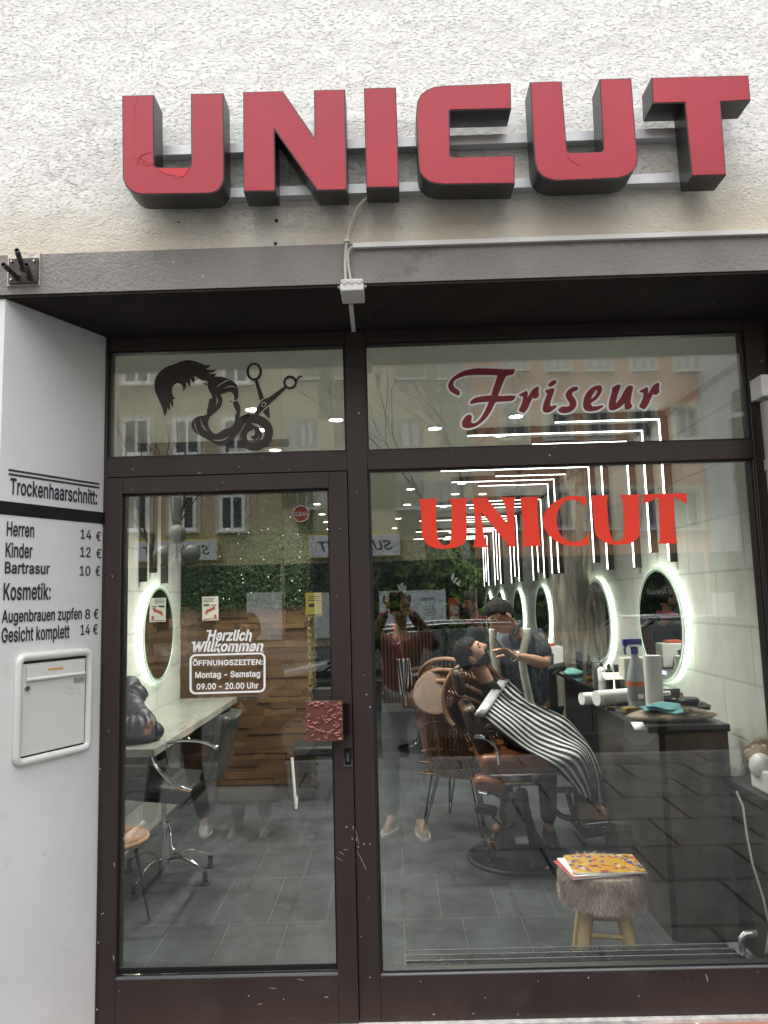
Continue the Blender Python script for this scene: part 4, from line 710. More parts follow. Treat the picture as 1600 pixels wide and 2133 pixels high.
DLW = ['under the red script, nearest', 'left of the red script word', 'under the red script, farther', 'right of the scissors, left of the mullion', 'below the scissors emblem', 'behind the scissors emblem blades', 'inside the curl of the hair emblem', 'left of the red letters, nearest', 'above the U of the red lettering, nearest one', 'above the U of the red lettering, second one', 'above the N of the red lettering', 'left of the red letters, second', 'behind the U of the red lettering', 'left of the red letters, third', 'left of the red letters, farthest', 'by the right stile, nearest of its row', 'by the right stile, second of its row', 'by the right stile, third of its row', 'by the right stile, farthest of its row']
for k, (px, py) in enumerate(DL):
    p = onz(px, py, ZC-.012)
    if p.y > YB-.1 or p.x < XL: continue
    d = math.hypot(p.x, p.y)
    t = thing('downlight', "small lit round downlight in the ceiling "+DLW[k], 'downlight', tuple(p), 'round ceiling downlights')
    part('trim_ring', MB().lathe((p.x, p.y, ZC-.010), [(.060, .0098), (.060, .004), (.047, 0), (.045, .006)], 24), M_plastic, t); part('lamp', MB().lathe((p.x, p.y, ZC-.006), [(.044, 0), (.044, .003)], 20), M_down, t)
    if k in (0, 1, 3, 4, 6, 7, 8, 13, 16):
        ld = bpy.data.lights.new('downlight_beam', 'SPOT'); ld.energy = 62 if k in (0, 1, 3, 4) else 24; ld.spot_size = R(130); ld.spot_blend = .8; ld.shadow_soft_size = .045; ld.color = (1, .98, .88)
        lo = bpy.data.objects.new('downlight_beam', ld); link(lo, t); lo.location = (0, 0, -.02)
# stone pillar on the right wall
sp_ = MB(); nz = 60
for (a, b) in (((1.68, 4.12), (1.68, 5.15)), ((XR, 4.12), (1.68, 4.12)), ((1.68, 5.15), (XR, 5.15))):
    sp_.grid(lambda u, v, a=a, b=b: (a[0]+(b[0]-a[0])*u+(.02*math.sin(v*37+u*9)*math.sin(u*17) if 0 < u < 1 else 0), a[1]+(b[1]-a[1])*u+(.015*math.sin(v*29+u*21) if 0 < u < 1 else 0), ZF+(ZC-ZF)*v), 14, nz)
solo('stone_pillar', sp_, M_pillar, 'rough bark-textured stone pillar between the second and third mirror on the right wall', 'pillar')

# ---- counters
CXl = 1.275
rc = thing('reception_counter', 'dark brown marble counter with a thick top in front of the right wall mirrors', 'counter', (1.28, .95, ZF))
CZ = 1.045; CY0, CY1 = .94, 2.16
CXR = at(1517, 1506, CY0).x; CXl = at(1372, 1530, CY0).x
part('counter_top', MB().box(at(1347, 1505, CY0).x, CXR, CY0-.02, CY1, CZ-.034, CZ), mat('dark_stone_top', (.035, .033, .031), .22, var=.4, vs=9), rc, bev=.002)
part('side_panel', MB().box(CXl, CXl+.03, CY0+.005, CY1-.10, ZF, CZ-.0342), M_marble, rc); part('front_panel', MB().box(CXl+.0301, CXR-.006, CY0, CY0+.03, ZF, CZ-.0342), M_marble_lit, rc)
part('back_panel', MB().box(CXl+.0301, CXR-.006, CY1-.14, CY1-.11, ZF, CZ-.0342), M_marble, rc)
bc = thing('styling_counter', 'black glass counter along the right wall behind the marble reception counter', 'counter', (1.4, 2.3, ZF))
part('glass_top', MB().box(1.32, XR-.001, 2.17, 4.10, 1.035, 1.06), M_blackgloss, bc, bev=.002); part('cabinet', MB().box(1.52, XR-.001, 2.18, 4.08, ZF, 1.0345), M_blackmat, bc)
part('drawer_front', MB().box(1.512, 1.519, 2.22, 3.1, .62, 1.0), M_blackgloss, bc); part('drawer_front', MB().box(1.512, 1.519, 3.14, 4.04, .62, 1.0), M_blackgloss, bc)
b2 = thing('styling_counter', 'far black glass counter along the right wall beyond the stone pillar', 'counter', (1.4, 5.3, ZF))
part('glass_top', MB().box(1.34, XR-.001, 5.3, 9.6, 1.0, 1.03), M_blackgloss, b2); part('cabinet', MB().box(1.52, XR-.001, 5.32, 9.58, ZF, .9995), M_blackmat, b2)
ls = thing('side_bench', 'low dark bench under the right wall beside the marble counter', 'bench', (1.6, .4, ZF))
q = onz(1560, 1646, .80); part('bench_top', MB().box(1.56, XR-.001, .20, .93, .77, .80), M_blackmat, ls); part('bench_body', MB().box(1.58, XR-.001, .22, .91, ZF, .7695), M_marble, ls)
lc = thing('wall_counter', 'pale marble slab counter on the left wall under the glowing mirror', 'counter', (XL, 2.4, .87))
part('slab', MB().box(XL+.001, -1.36, 1.42, PY-.03, .86, .905), M_slab, lc, bev=.003); part('bracket', MB().box(XL+.001, -1.45, 1.6, 1.63, .70, .8595), M_iron, lc); part('bracket', MB().box(XL+.001, -1.45, 3.0, 3.03, .70, .8595), M_iron, lc)
# slatted desk far back
sd = thing('slatted_desk', 'dark slatted wooden reception desk far back below the plant wall', 'desk', (.05, 8.3, ZF))
a, b = at(795, 1400, 8.3), at(905, 1400, 8.3); zt = at(830, 1318, 8.3).z
part('body', MB().box(a.x, b.x, 8.32, 8.8, ZF+.12, zt), M_blackmat, sd); m = MB(); k = a.x
while k < b.x: m.box(k, k+.03, 8.295, 8.3195, ZF+.12, zt); k += .052
part('slats', m, mat('walnut_slats', (.15, .075, .035), .5, var=.3), sd); part('plinth', MB().box(a.x-.01, b.x+.01, 8.28, 8.8, ZF, ZF+.1195), M_greyplastic, sd)

# ---- things on the counters (placed where they stand on the counter plane)
def spot(px, py, z): return onz(px, py, z)
def sc_at(p): return (p-CAM).dot(_f)/FPX           # metres per photo pixel at p
p = spot(1330, 1482, CZ); s = sc_at(p)
sb = thing('spray_bottle', 'grey spray bottle with blue trigger head and orange label on the marble counter', 'spray bottle', tuple(p))
M_bottle = mat('translucent_grey_bottle', (.34, .38, .40), .25, var=.05); M_blue = mat('blue_plastic', (.02, .03, .32), .35, var=.05); M_orange = mat('orange_label', (.62, .10, .02), .5); M_labgrey = mat('grey_label', (.2, .2, .21), .5)
part('bottle', MB().lathe(p, [(.048, 0), (.050, .01), (.050, .17), (.047, .20), (.030, .26), (.020, .30), (.018, .315)], 24), M_bottle, sb)
part('label', MB().lathe(p, [(.0505, .06), (.0505, .14)], 24), M_labgrey, sb); part('label_band', MB().lathe(p, [(.051, .14), (.051, .165)], 24), M_orange, sb)
m = MB().box(p.x-.012, p.x+.018, p.y-.0525, p.y-.051, p.z+.075, p.z+.10); part('barcode_patch', m, M_vwhite, sb)
hd = part('trigger_head', MB().lathe(p, [(.021, .31), (.021, .345), (.014, .355)], 16).obox(p+Vector((-.012, 0, .375)), (.10, .03, .038)).tube([p+Vector((-.045, 0, .36)), p+Vector((-.055, 0, .335)), p+Vector((-.050, 0, .31))], .007, 8), M_blue, sb, bev=.004)
part('white_band', MB().obox(p+Vector((-.005, 0, .358)), (.07, .031, .010)), M_vwhite, hd)
p = spot(1366, 1488, CZ); solo('kitchen_roll', MB().lathe(p, [(.046, 0), (.047, .004), (.046, .31), (.018, .312), (.018, .25)], 28), mat('white_paper_roll', (.78, .78, .77), .8, var=.04, bmp=.3, bs=120), 'upright white kitchen roll beside the spray bottle', 'kitchen roll')
p = spot(1275, 1465, CZ+.04); q = spot(1330, 1462, CZ+.04)
t = thing('paper_roll_pair', 'two white paper rolls lying on the marble counter behind the coffee cup', 'paper rolls', tuple(spot(1260, 1470, CZ)))
A = spot(1215, 1470, CZ); B = spot(1345, 1462, CZ)
part('roll', MB().cyl(A+Vector((0, .03, .035)), B+Vector((0, .08, .035)), .035, n=22), mat('white_paper_roll', (.78,)*3), t); part('roll', MB().cyl(A+Vector((.07, -.03, .045)), B+Vector((0, .0, .045)), .043, n=22), mat('white_paper_roll', (.78,)*3), t)
A = spot(1262, 1440, CZ); solo('paper_sheet', MB().add([A+Vector((0, 0, .075)), A+Vector((.32, .02, .075)), A+Vector((.34, .17, .105)), A+Vector((.02, .16, .105))], [(0, 1, 2, 3)]), M_paper, 'sheet of cream paper lying on the two white rolls', 'paper', solid=.002)
p = spot(1273, 1482, CZ)
cu = thing('coffee_cup', 'small glass espresso cup with a rest of coffee on the counter corner', 'cup', tuple(p)); part('glass', MB().lathe(p, [(.022, 0), (.026, .01), (.034, .07), (.0325, .07), (.024, .012)], 24), M_clear, cu)
part('coffee', MB().lathe(p, [(.023, .006), (.0265, .024)], 20), mat('coffee', (.05, .02, .008), .15), cu); part('handle', MB().tube([p+Vector((-.030-.022*math.sin(a), 0, .038+.02*math.cos(a))) for a in [k*.45 for k in range(8)]], .0035, 8), M_clear, cu)
p = spot(1316, 1486, CZ)
def blob(mb, c, rad, amp=.15, n=12, seed=0, flat=True):
    r2 = random.Random(seed); ph = [(r2.uniform(2, 5), r2.uniform(0, 6)) for _ in range(6)]
    def fn(q):
        k = 1+amp*(math.sin(q.x*ph[0][0]+ph[0][1])+math.sin(q.y*ph[1][0]+ph[1][1])+math.sin(q.z*ph[2][0]+ph[2][1]))/2
        z = q.z*rad[2]*k; return Vector((q.x*rad[0]*k, q.y*rad[1]*k, max(z, -rad[2]*.9) if flat else z))
    return mb.ell(c, rad, n, fn=fn)
solo('sponge', MB().obox(p+Vector((0, .02, .016)), (.085, .055, .032), Matrix.Rotation(.3, 3, 'Z')), mat('ochre_sponge', (.26, .19, .05), .9, var=.4, vs=40, bmp=.8, bs=150), 'ochre sponge lying against the fur mat on the counter', 'sponge', bev=.008)
A = spot(1405, 1500, CZ)
def furmaterial(nm, ca, cb):
    mm, t, n, l, b = nodes(nm); b.inputs['Roughness'].default_value = .9; b.inputs['Specular IOR Level'].default_value = .1
    g = n.new('ShaderNodeNewGeometry'); c = ramp(n, l, g.outputs['Random Per Island'], 0, 1, ca, cb); f = ramp(n, l, tex(n, l, scale=11, detail=3), .35, .7, .6, 1.15); l.new(mix(n, l, 1.0, c, f, 'MULTIPLY'), b.inputs['Base Color']); return mm
M_matfur = furmaterial('sheepskin', (.36, .27, .20), (.80, .68, .54))
def furmat(name, c, rx, ry, h, m_, label, nf=5200, cat='fur mat', lab_rot=0):
    mb = MB(); blob(mb, c, (rx, ry, h), .10, 12, 3)
    for _ in range(nf):
        a = random.uniform(0, 6.283); r = math.sqrt(random.random()); b = Vector((math.cos(a)*rx*r, math.sin(a)*ry*r, h*math.sqrt(max(0, 1-r*r))*.95)); L = random.uniform(.016, .034)
        d = Vector((math.cos(a)*r+random.uniform(-.5, .5), math.sin(a)*r+random.uniform(-.5, .5), .45-.5*r)).normalized(); w = d.cross(Vector((0, 0, 1))).normalized()*.0022
        if b.z+d.z*L < -h*.9: d.z = 0
        mb.add([c+b-w, c+b+w, c+b+d*L], [(0, 1, 2)])
    return solo(name, mb, m_, label, cat)
furmat('fur_mat', A+Vector((0, .02, .018)), .215, .10, .030, M_matfur, 'beige sheepskin mat draped on the front of the marble counter')
A = spot(1378, 1484, CZ+.042)
m = MB(); m.grid(lambda u, v: A+Vector(((u-.5)*.19, (v-.5)*.09+.02*math.sin(u*5), .010+.010*math.sin(u*6+v*3)+.012*v)), 16, 10); m.grid(lambda u, v: A+Vector(((u-.45)*.17, (v-.4)*.075, .024+.010*math.sin(u*5+v*4+1)+.01*v)), 16, 10)
solo('cloth', m, mat('turquoise_cloth', (.16, .40, .42), .9, var=.15, vs=25), 'folded turquoise cloth lying on the beige fur mat', 'cloth', solid=.006)
A = spot(1330, 1508, CZ+.002); d = Vector((.01, -.055, -.012)); solo('paper_tag', MB().add([A+Vector((-.028, .03, .004)), A+Vector((.03, .03, .004)), A+Vector((.024, -.045, -.02)), A+Vector((-.034, -.045, -.02))], [(0, 1, 2, 3)]), M_vwhite, 'small white paper tag hanging over the front counter edge', 'paper tag', solid=.0015)
A = spot(1440, 1478, CZ)
ck = thing('clipper_case', 'open black clipper case with cables on the marble counter near the wall', 'case', tuple(A)); part('tray', MB().obox(A+Vector((-.01, .02, .009)), (.20, .12, .018)), M_blackmat, ck, bev=.003); blobm = MB(); blob(blobm, A+Vector((.0, .02, .038)), (.055, .04, .03), .2, 10, 5); part('pouch', blobm, M_blackmat, ck)
part('cable', MB().tube([A+Vector((.05*math.cos(k*.6)*(1+.03*k)+.05, .035*math.sin(k*.6)+.02, .022+.012*math.sin(k))) for k in range(18)], .003, 6), M_dark, ck)
A = spot(1393, 1470, CZ); solo('hair_clipper', MB().tube([A+Vector((-.05, .02, .02)), A+Vector((0, .02, .028)), A+Vector((.05, .03, .022))], [.016, .02, .013], 10), M_blackgloss, 'black hair clipper lying behind the kitchen roll', 'clipper')
A = spot(1421, 1462, CZ); solo('oil_bottle', MB().lathe(A, [(.011, 0), (.011, .035), (.008, .04), (.008, .055)], 14), mat('brown_bottle', (.25, .12, .05), .35), 'tiny brown oil bottle behind the clipper case', 'bottle')
A = spot(1378, 1452, CZ); solo('white_trimmer', MB().tube([A+Vector((-.04, 0, .018)), A+Vector((.06, .02, .02))], [.02, .014], 12), M_plastic, 'white trimmer lying at the foot of the nearest mirror', 'trimmer')
# on the black counter
ZB2 = 1.06
def bottle(px, py, h, r, m_, label, name='bottle', cap=None, neck=.45, pump=False, z=ZB2):
    p = spot(px, py, z); t = thing(name, label, name.replace('_', ' '), tuple(p))
    part('body', MB().lathe(p, [(r*.95, 0), (r, h*.03), (r, h*.62), (r*neck, h*.74), (r*neck, h*.78)], 18), m_, t)
    mb = MB().lathe(p, [(r*neck*1.15, h*.78), (r*neck*1.15, h*.9), (r*.25, h*.91), (r*.25, h)], 14)
    if pump: mb.obox(p+Vector((-r*.6, 0, h*.985)), (r*2.2, r*.5, h*.05))
    part('cap', mb, cap or M_blackmat, t); return t
M_dkglass = mat('dark_bottle', (.02, .022, .024), .15, var=.1)
bottle(1228, 1402, .15, .024, M_dkglass, 'tall dark pointed bottle on the black glass counter', neck=.4)
bottle(1254, 1417, .13, .028, M_vwhite, 'white bottle with a black spray trigger on the black glass counter', 'trigger_bottle', pump=True)
bottle(1270, 1424, .14, .027, M_dkglass, 'dark pump bottle in front of the white trigger bottle', pump=False)
bottle(1253, 1383, .13, .026, M_vwhite, 'white bottle with a blue cap at the foot of the second mirror', cap=M_blue)
p = spot(1289, 1424, ZB2); solo('jar', MB().lathe(p, [(.027, 0), (.027, .10), (.024, .105), (.029, .106), (.029, .13), (.02, .134)], 18), M_dkglass, 'dark lidded jar next to the beige paper box', 'jar')
p = spot(1332, 1432, ZB2); solo('paper_box', MB().obox(p+Vector((0, .03, .10)), (.22, .09, .20), Matrix.Rotation(.12, 3, 'Z')), mat('cream_box', (.46, .45, .38), .8, var=.1), 'cream square box of paper standing behind the spray bottle', 'box', bev=.008)
p = spot(1228, 1417, ZB2)
gl = thing('whisky_glass', 'clear tumbler with amber drink on the black glass counter', 'glass', tuple(p)); part('glass', MB().lathe(p, [(.028, 0), (.030, .01), (.032, .085), (.030, .085), (.028, .012)], 22), M_clear, gl); part('drink', MB().lathe(p, [(.0275, .0121), (.028, .03)], 18), mat('amber_drink', (.30, .12, .015), .2), gl)
p = spot(1198, 1408, ZB2); m = MB(); blob(m, p+Vector((0, .03, .03)), (.085, .06, .034), .3, 12, 9); solo('towel', m, mat('teal_towel', (.14, .34, .31), .95, var=.2, vs=40), 'crumpled teal towel on the black glass counter', 'towel')
p = spot(1165, 1402, ZB2); solo('hair_dryer', MB().tube([p+Vector((-.10, 0, .03)), p+Vector((-.02, .02, .045)), p+Vector((.05, .03, .05))], [.018, .03, .034], 12).tube([p+Vector((.02, .02, .03)), p+Vector((-.06, -.06, .0))], [.016, .013], 10), M_blackmat, 'black hair dryer lying beside the teal towel', 'hair dryer')
p = spot(1210, 1392, ZB2); solo('clipper_stand', MB().obox(p+Vector((0, .05, .07)), (.05, .05, .14)), M_blackmat, 'upright black clipper stand against the stone pillar', 'stand', bev=.01)
p = spot(1150, 1395, 1.06); t = thing('towel_dispenser', 'white box with an orange rim beyond the barber’s elbow', 'box', tuple(p)); p = onz(1152, 1398, 1.06); part('body', MB().obox(p+Vector((.0, .10, .10)), (.20, .16, .20)), M_plastic, t, bev=.01); part('orange_rim', MB().obox(p+Vector((-.02, .10, .212)), (.12, .10, .022)), M_orange, t, bev=.004)
p = spot(1145, 1400, 1.06); solo('holster', MB().tube([p+Vector((0, 0, .0)), p+Vector((.01, 0, .08)), p+Vector((.03, .01, .15))], [.03, .026, .016], 10), M_blackmat, 'black curved holster standing in front of the white box', 'holster')
# low bench: white device, fur, cable
t = thing('white_appliance', 'white plastic appliance with a domed lid on the low bench by the wall', 'appliance', (1.66, .62, .80))
part('housing', MB().box(1.60, 1.72, .50, .72, .801, .90), M_plastic, t, bev=.01); part('dome', MB().ell((1.63, .66, .90), (.05, .07, .06), 12), M_plastic, t); part('rail_arm', MB().box(1.722, 1.845, .36, .60, .83, .85).box(1.722, 1.845, .36, .60, .862, .878), M_plastic, t, bev=.003)
part('vent_rib', MB().box(1.725, 1.84, .355, .359, .853, .858), M_greyplastic, t)
furmat('fur_cushion', Vector((1.74, .84, .90)), .10, .09, .08, M_fur2, 'pale fur cushion behind the white appliance on the bench', 2200, 'cushion')
solo('power_cable', MB().tube([at(*q) for q in [(1534, 1648, .2), (1548, 1680, .17), (1556, 1740, .15), (1568, 1800, .15), (1590, 1870, .16), (1604, 1930, .18), (1596, 1985, .22)]], .0042, 8), M_cable, 'thin ivory power cable hanging down from the white appliance', 'cable')
# padded jacket on the left counter
t = thing('padded_jacket', 'navy padded jacket bundled on the near end of the pale left counter', 'jacket', (-1.6, 1.6, .905))
m = MB()
def sleeve(pts, r):
    path = smooth([Vector(p) for p in pts], 0); n = 26; P = []
    for i in range(n+1):
        u = i/n*(len(pts)-1); k = min(int(u), len(pts)-2); P.append(Vector(pts[k]).lerp(Vector(pts[k+1]), u-k))
    m.tube(P, [r*(1-.05*(math.cos(i*1.57)+1)+.04*math.sin(i*.7))*(1 if 0 < i < n else .5) for i in range(n+1)], 14)
sleeve([(-1.70, 1.95, 1.22), (-1.66, 1.84, 1.12), (-1.57, 1.72, 1.05), (-1.48, 1.62, 1.00)], .075); sleeve([(-1.62, 1.58, .98), (-1.52, 1.60, .985), (-1.44, 1.66, .99)], .085); sleeve([(-1.72, 1.75, 1.0), (-1.66, 1.80, 1.10), (-1.60, 1.9, 1.18)], .07)
blob(m, Vector((-1.56, 1.66, .965)), (.15, .13, .075), .2, 12, 4); part('padding', m, M_navy, t, ang=80)
# phones/brushes on the slab
p = onz(372, 1438, .905); solo('hand_brush', MB().tube([p+Vector((-.08, 0, .015)), p+Vector((.1, .03, .015))], [.012, .02], 10).obox(p+Vector((.0, .0, .03)), (.14, .05, .02)), M_greyplastic, 'grey brush lying at the far end of the pale left counter', 'brush', bev=.004)
p = onz(366, 1430, .93); m = MB(); blob(m, p, (.05, .03, .018), .1, 10, 2); solo('white_cloth', m, M_vwhite, 'small white folded cloth beside the grey brush on the left counter', 'cloth')
ad = thing('power_adapter', 'black power adapter with cable hanging under the pale left counter', 'adapter', tuple(onx(336, 1573, XL+.03))); p = onx(336, 1573, XL+.03)
part('plug', MB().obox(p, (.04, .11, .06)), M_blackmat, ad, bev=.005); part('cable', MB().tube([p+Vector((.02, 0, .1)), p+Vector((.0, .08, .03)), p+Vector((.02, .12, -.12)), p+Vector((.02, .06, -.22)), p+Vector((.02, .0, -.2))], .004, 6), M_dark, ad)

# ---- finned radiator behind the window
rd = thing('radiator', 'low finned tube radiator along the foot of the right window', 'radiator', (.6, .2, ZF))
a, b = at(846, 1990, .26), at(1525, 1975, .26)
for k, (y, z) in enumerate(((.12, at(1200, 2016, .12).z-.01), (.20, at(1200, 2004, .2).z-.01), (.28, at(1200, 1993, .28).z-.01))):
    part('fin_tube', MB().cyl((a.x, y, z), (b.x, y, z), .016, n=12), mat('dark_grey_radiator', (.035, .037, .038), .5, .2, var=.3, vs=30), rd)
    m = MB(); n = 120
    for i in range(n): x = a.x+(b.x-a.x)*(i+.5)/n; m.box(x-.0009, x+.0009, y-.034, y+.034, z-.034, z+.03)
    part('fins', m, mat('dark_grey_radiator', (.1,)*3), rd); part('top_strip', MB().box(a.x, b.x, y+.030, y+.036, z+.0305, z+.033), mat('worn_radiator_strip', (.14, .145, .15), .5, var=.5, vs=20), rd)
part('end_plate', MB().box(a.x-.05, a.x-.01, .08, .32, ZF, .31), mat('dark_grey_radiator', (.1,)*3), rd); part('end_plate', MB().box(b.x, b.x+.06, .08, .32, .305, .312), M_steelgrey, rd)
part('support', MB().box(a.x+.1, a.x+.13, .1, .3, ZF, .26).box(b.x-.13, b.x-.1, .1, .3, ZF, .26), M_dark, rd)
part('valve', MB().tube([(b.x+.03, .24, .312), (b.x+.03, .24, .36), (b.x+.045, .24, .375), (b.x+.09, .24, .377)], .013, 12), M_steel, rd)
p = at(1612, 1990, .15); part('valve_knob', MB().lathe(p, [(.0, 0), (.026, .002), (.028, .03), (.02, .05), (0, .05)], 18, Matrix.Rotation(R(90), 3, 'Y')), M_cable, rd)
# ---- fur stool with magazines
st = thing('fur_stool', 'round grey-brown fur stool on peeled log legs just behind the window', 'stool', (.985, .68, ZF))
p = at(1258, 1805, .62); SX, SY = p.x, .67; SZ = at(1258, 1806, .67).z; SH = SZ-at(1258, 1866, .67).z; r0 = .185
m = MB().lathe((SX, SY, SZ-SH), [(r0*.9, 0), (r0*.98, .02), (r0, SH*.5), (r0*.98, SH-.02), (r0*.9, SH)], 32)
for _ in range(15000):
    a = random.uniform(0, 6.283); z = random.uniform(-.005, SH); n_ = Vector((math.cos(a), math.sin(a), 0)); L = random.uniform(.014, .030)
    top = random.random() < .28
    if top: rr = r0*math.sqrt(random.random())*.97; b = Vector((SX+math.cos(a)*rr, SY+math.sin(a)*rr, SZ-.002)); d = (Vector((random.uniform(-1, 1), random.uniform(-1, 1), .25))).normalized()
    else: b = Vector((SX, SY, SZ-SH+z))+n_*r0*.985; d = (n_*.55+Vector((random.uniform(-.5, .5), random.uniform(-.5, .5), -.9+.4*math.sin(a*5+z*20)))).normalized()
    w = d.cross(n_ if not top else Vector((0, 0, 1))).normalized()*.0013; m.add([b-w, b+w, b+d*L], [(0, 1, 2)])
M_sfur = furmaterial('stool_fur', (.30, .215, .175), (.86, .71, .62)); part('seat', m, M_sfur, st)
for a in (35, 125, 215, 305):
    c, s2 = math.cos(R(a)), math.sin(R(a)); T = Vector((SX+c*.10, SY+s2*.10, SZ-SH+.01)); Bm = Vector((SX+c*.165, SY+s2*.165, ZF)); part('leg', MB().tube([T, T.lerp(Bm, .3)+Vector((.002, .001, 0)), T.lerp(Bm, .65)-Vector((.002, 0, 0)), Bm], [.028, .029, .027, .028], 14), M_pole, st)
for a0, a1, f in ((215, 305, .42), (35, 125, .42), (125, 215, .5), (305, 35, .5)):
    q = [Vector((SX+math.cos(R(a))*(.10+.065*f), SY+math.sin(R(a))*(.10+.065*f), (SZ-SH)*(1-f)+ZF*f)) for a in (a0, a1)]; part('stretcher', MB().cyl(q[0], q[1], .011, n=10), M_pole, st)
def magmat():
    mm, t, n, l, b = nodes('colourful_magazine_cover'); b.inputs['Roughness'].default_value = .3
    tc = n.new('ShaderNodeTexCoord'); v = n.new('ShaderNodeTexVoronoi'); v.distance = 'CHEBYCHEV'; v.inputs['Scale'].default_value = 48; l.new(tc.outputs['Object'], v.inputs[0])
    r = n.new('ShaderNodeValToRGB'); r.color_ramp.interpolation = 'CONSTANT'; e = r.color_ramp.elements; e[0].color = (.62, .33, .03, 1); e[1].position = .42; e[1].color = (.66, .42, .04, 1)
    for q, c in ((.55, (.5, .03, .02)), (.66, (.05, .09, .32)), (.75, (.70, .66, .6)), (.84, (.62, .36, .03)), (.93, (.1, .06, .05))): x = e.new(q); x.color = (*c, 1)
    sx = n.new('ShaderNodeSeparateColor'); l.new(v.outputs['Color'], sx.inputs[0]); l.new(sx.outputs[0], r.inputs[0]); l.new(r.outputs[0], b.inputs['Base Color']); return mm
M_mag = magmat(); M_redp = mat('red_magazine', (.55, .03, .03), .35, var=.1)
for k, (rot, dx, m_, lab) in enumerate(((.16, -.015, M_redp, 'red and white leaflet at the bottom of the pile on the fur stool'), (.10, -.008, M_vwhite, 'white leaflet with red print in the middle of the pile on the fur stool'), (-.03, .008, M_mag, 'colourful yellow and red magazine on top of the fur stool'))):
    z = SZ+.008+k*.006; t = thing('magazine', lab, 'magazine', (SX+dx, SY, z), 'magazines on the fur stool'); M3 = Matrix.Rotation(rot, 3, 'Z')
    part('pages', MB().obox((SX+dx, SY-.02, z), (.33-.01*k, .225, .0045), M3), M_vwhite, t); part('cover', MB().obox((SX+dx, SY-.02, z+.0026), (.33-.01*k, .225, .0008), M3), m_, t)
    if k < 2: part('red_stripe', MB().obox(Vector((SX+dx, SY-.02, z+.0033))+M3 @ Vector((0, -.085, 0)), (.31, .03, .0008), M3), M_redp if k else M_vwhite, t)

# ---- left styling chair
def arc(pts, n=6):                            # Catmull-Rom through points
    P = [Vector(p) for p in pts]; P = [P[0]*2-P[1]]+P+[P[-1]*2-P[-2]]; o = []
    for i in range(1, len(P)-2):
        for k in range(n):
            t = k/n; a, b, c, d = P[i-1:i+3]; o.append(.5*((2*b)+(c-a)*t+(2*a-5*b+4*c-d)*t*t+(3*b-a-3*c+d)*t**3))
    return o+[P[-2]]
HB = onz(341, 1795, ZF+.10); hx, hy = HB.x, HB.y
sy = thing('styling_chair', 'chrome styling chair with looped armrests and dark seat inside the door on the left', 'salon chair', (hx, hy, ZF))
part('column', MB().lathe((hx, hy, ZF), [(.03, .03), (.034, .10), (.030, .30), (.036, .301), (.036, .33), (.014, .331), (.014, .62)], 20), M_chrome, sy)
for k, (px, py) in enumerate(((433, 1808), (421, 1842), (285, 1868), (240, 1808), (345, 1745))):
    f = onz(px, py, ZF); d = Vector((f.x-hx, f.y-hy, 0)); d = d.normalized()*.30
    l = part('base_leg', MB().tube(arc([(hx, hy, ZF+.115), (hx+d.x*.5, hy+d.y*.5, ZF+.135), (hx+d.x, hy+d.y, ZF+.075)]), .0105, 10), M_chrome, sy); part('glide', MB().lathe((hx+d.x, hy+d.y, ZF), [(.026, 0), (.026, .012), (.015, .014), (.015, .072)], 14), M_dark, l)
part('pump_lever', MB().tube(arc([(hx+.02, hy, ZF+.32), (hx+.05, hy-.03, ZF+.27), (hx+.07, hy-.05, ZF+.19), (hx+.13, hy-.07, ZF+.16)]), .008, 8), M_chrome, sy)
m = MB(); m.obox((hx-.02, hy+.02, .60), (.52, .50, .10), Matrix.Rotation(.1, 3, 'Y')); part('seat', m, M_blackmat, sy, bev=.035)
m = MB(); m.grid(lambda u, v: Vector((hx+.30+.10*v+.03*math.cos((u-.5)*3), hy+.02+(u-.5)*.46*(1-.25*v*v), .66+.36*v)), 14, 10); part('backrest', m, M_dkleather, sy, solid=.07)
for nm, Y, P in (('armrest', hy-.24, [(450, 1557), (425, 1547), (395, 1543), (360, 1545), (330, 1550), (317, 1560), (315, 1575), (325, 1597), (348, 1622), (373, 1640), (398, 1648)]), ('armrest', hy+.28, [(392, 1540), (365, 1532), (330, 1530), (300, 1528), (275, 1535), (272, 1550), (282, 1570), (296, 1588), (310, 1600)])):
    o = part(nm, MB().tube(arc([at(x, y, Y) for x, y in P], 4), .0115, 10), M_chrome, sy); e = at(*P[0], Y); part('end_cap', MB().ell(e, (.016, .016, .016), 8), M_chrome, o)
# rattan stool with hairpin legs at the far left
rx, ry, rz_ = -1.335, .74, .50
rs = thing('rattan_stool', 'round woven rattan stool on black hairpin legs at the left edge of the door', 'stool', (rx, ry, ZF)); cz = onz(250, 1748, rz_); rx = cz.x-.05; ry = cz.y
m = MB().lathe((rx, ry, rz_-.02), [(.16, -.008), (.185, 0), (.188, .012), (.18, .022), (.15, .026)], 36)
m.tube([(rx+.185*math.cos(k*.1745), ry+.185*math.sin(k*.1745), rz_) for k in range(36)], .010, 8, closed=True)
for k in range(-8, 9): x = k*.02; w = math.sqrt(max(0, .17**2-x*x)); m.box(rx+x-.007, rx+x+.007, ry-w, ry+w, rz_+.006, rz_+.0085); m.box(rx-w, rx+w, ry+x-.006, ry+x+.006, rz_+.0086, rz_+.011)
part('woven_seat', m, M_rattan2, rs)
for a in (-65, 30, 150, 240):
    c, s2 = math.cos(R(a)), math.sin(R(a)); T = Vector((rx+c*.12, ry+s2*.12, rz_-.03)); Bm = Vector((rx+c*.2, ry+s2*.2, ZF+.01)); d = Vector((-s2, c, 0))*.035; part('hairpin_leg', MB().tube([T+d, Bm+d*.15, Bm-d*.15, T-d], .0055, 8), M_blackmat, rs)

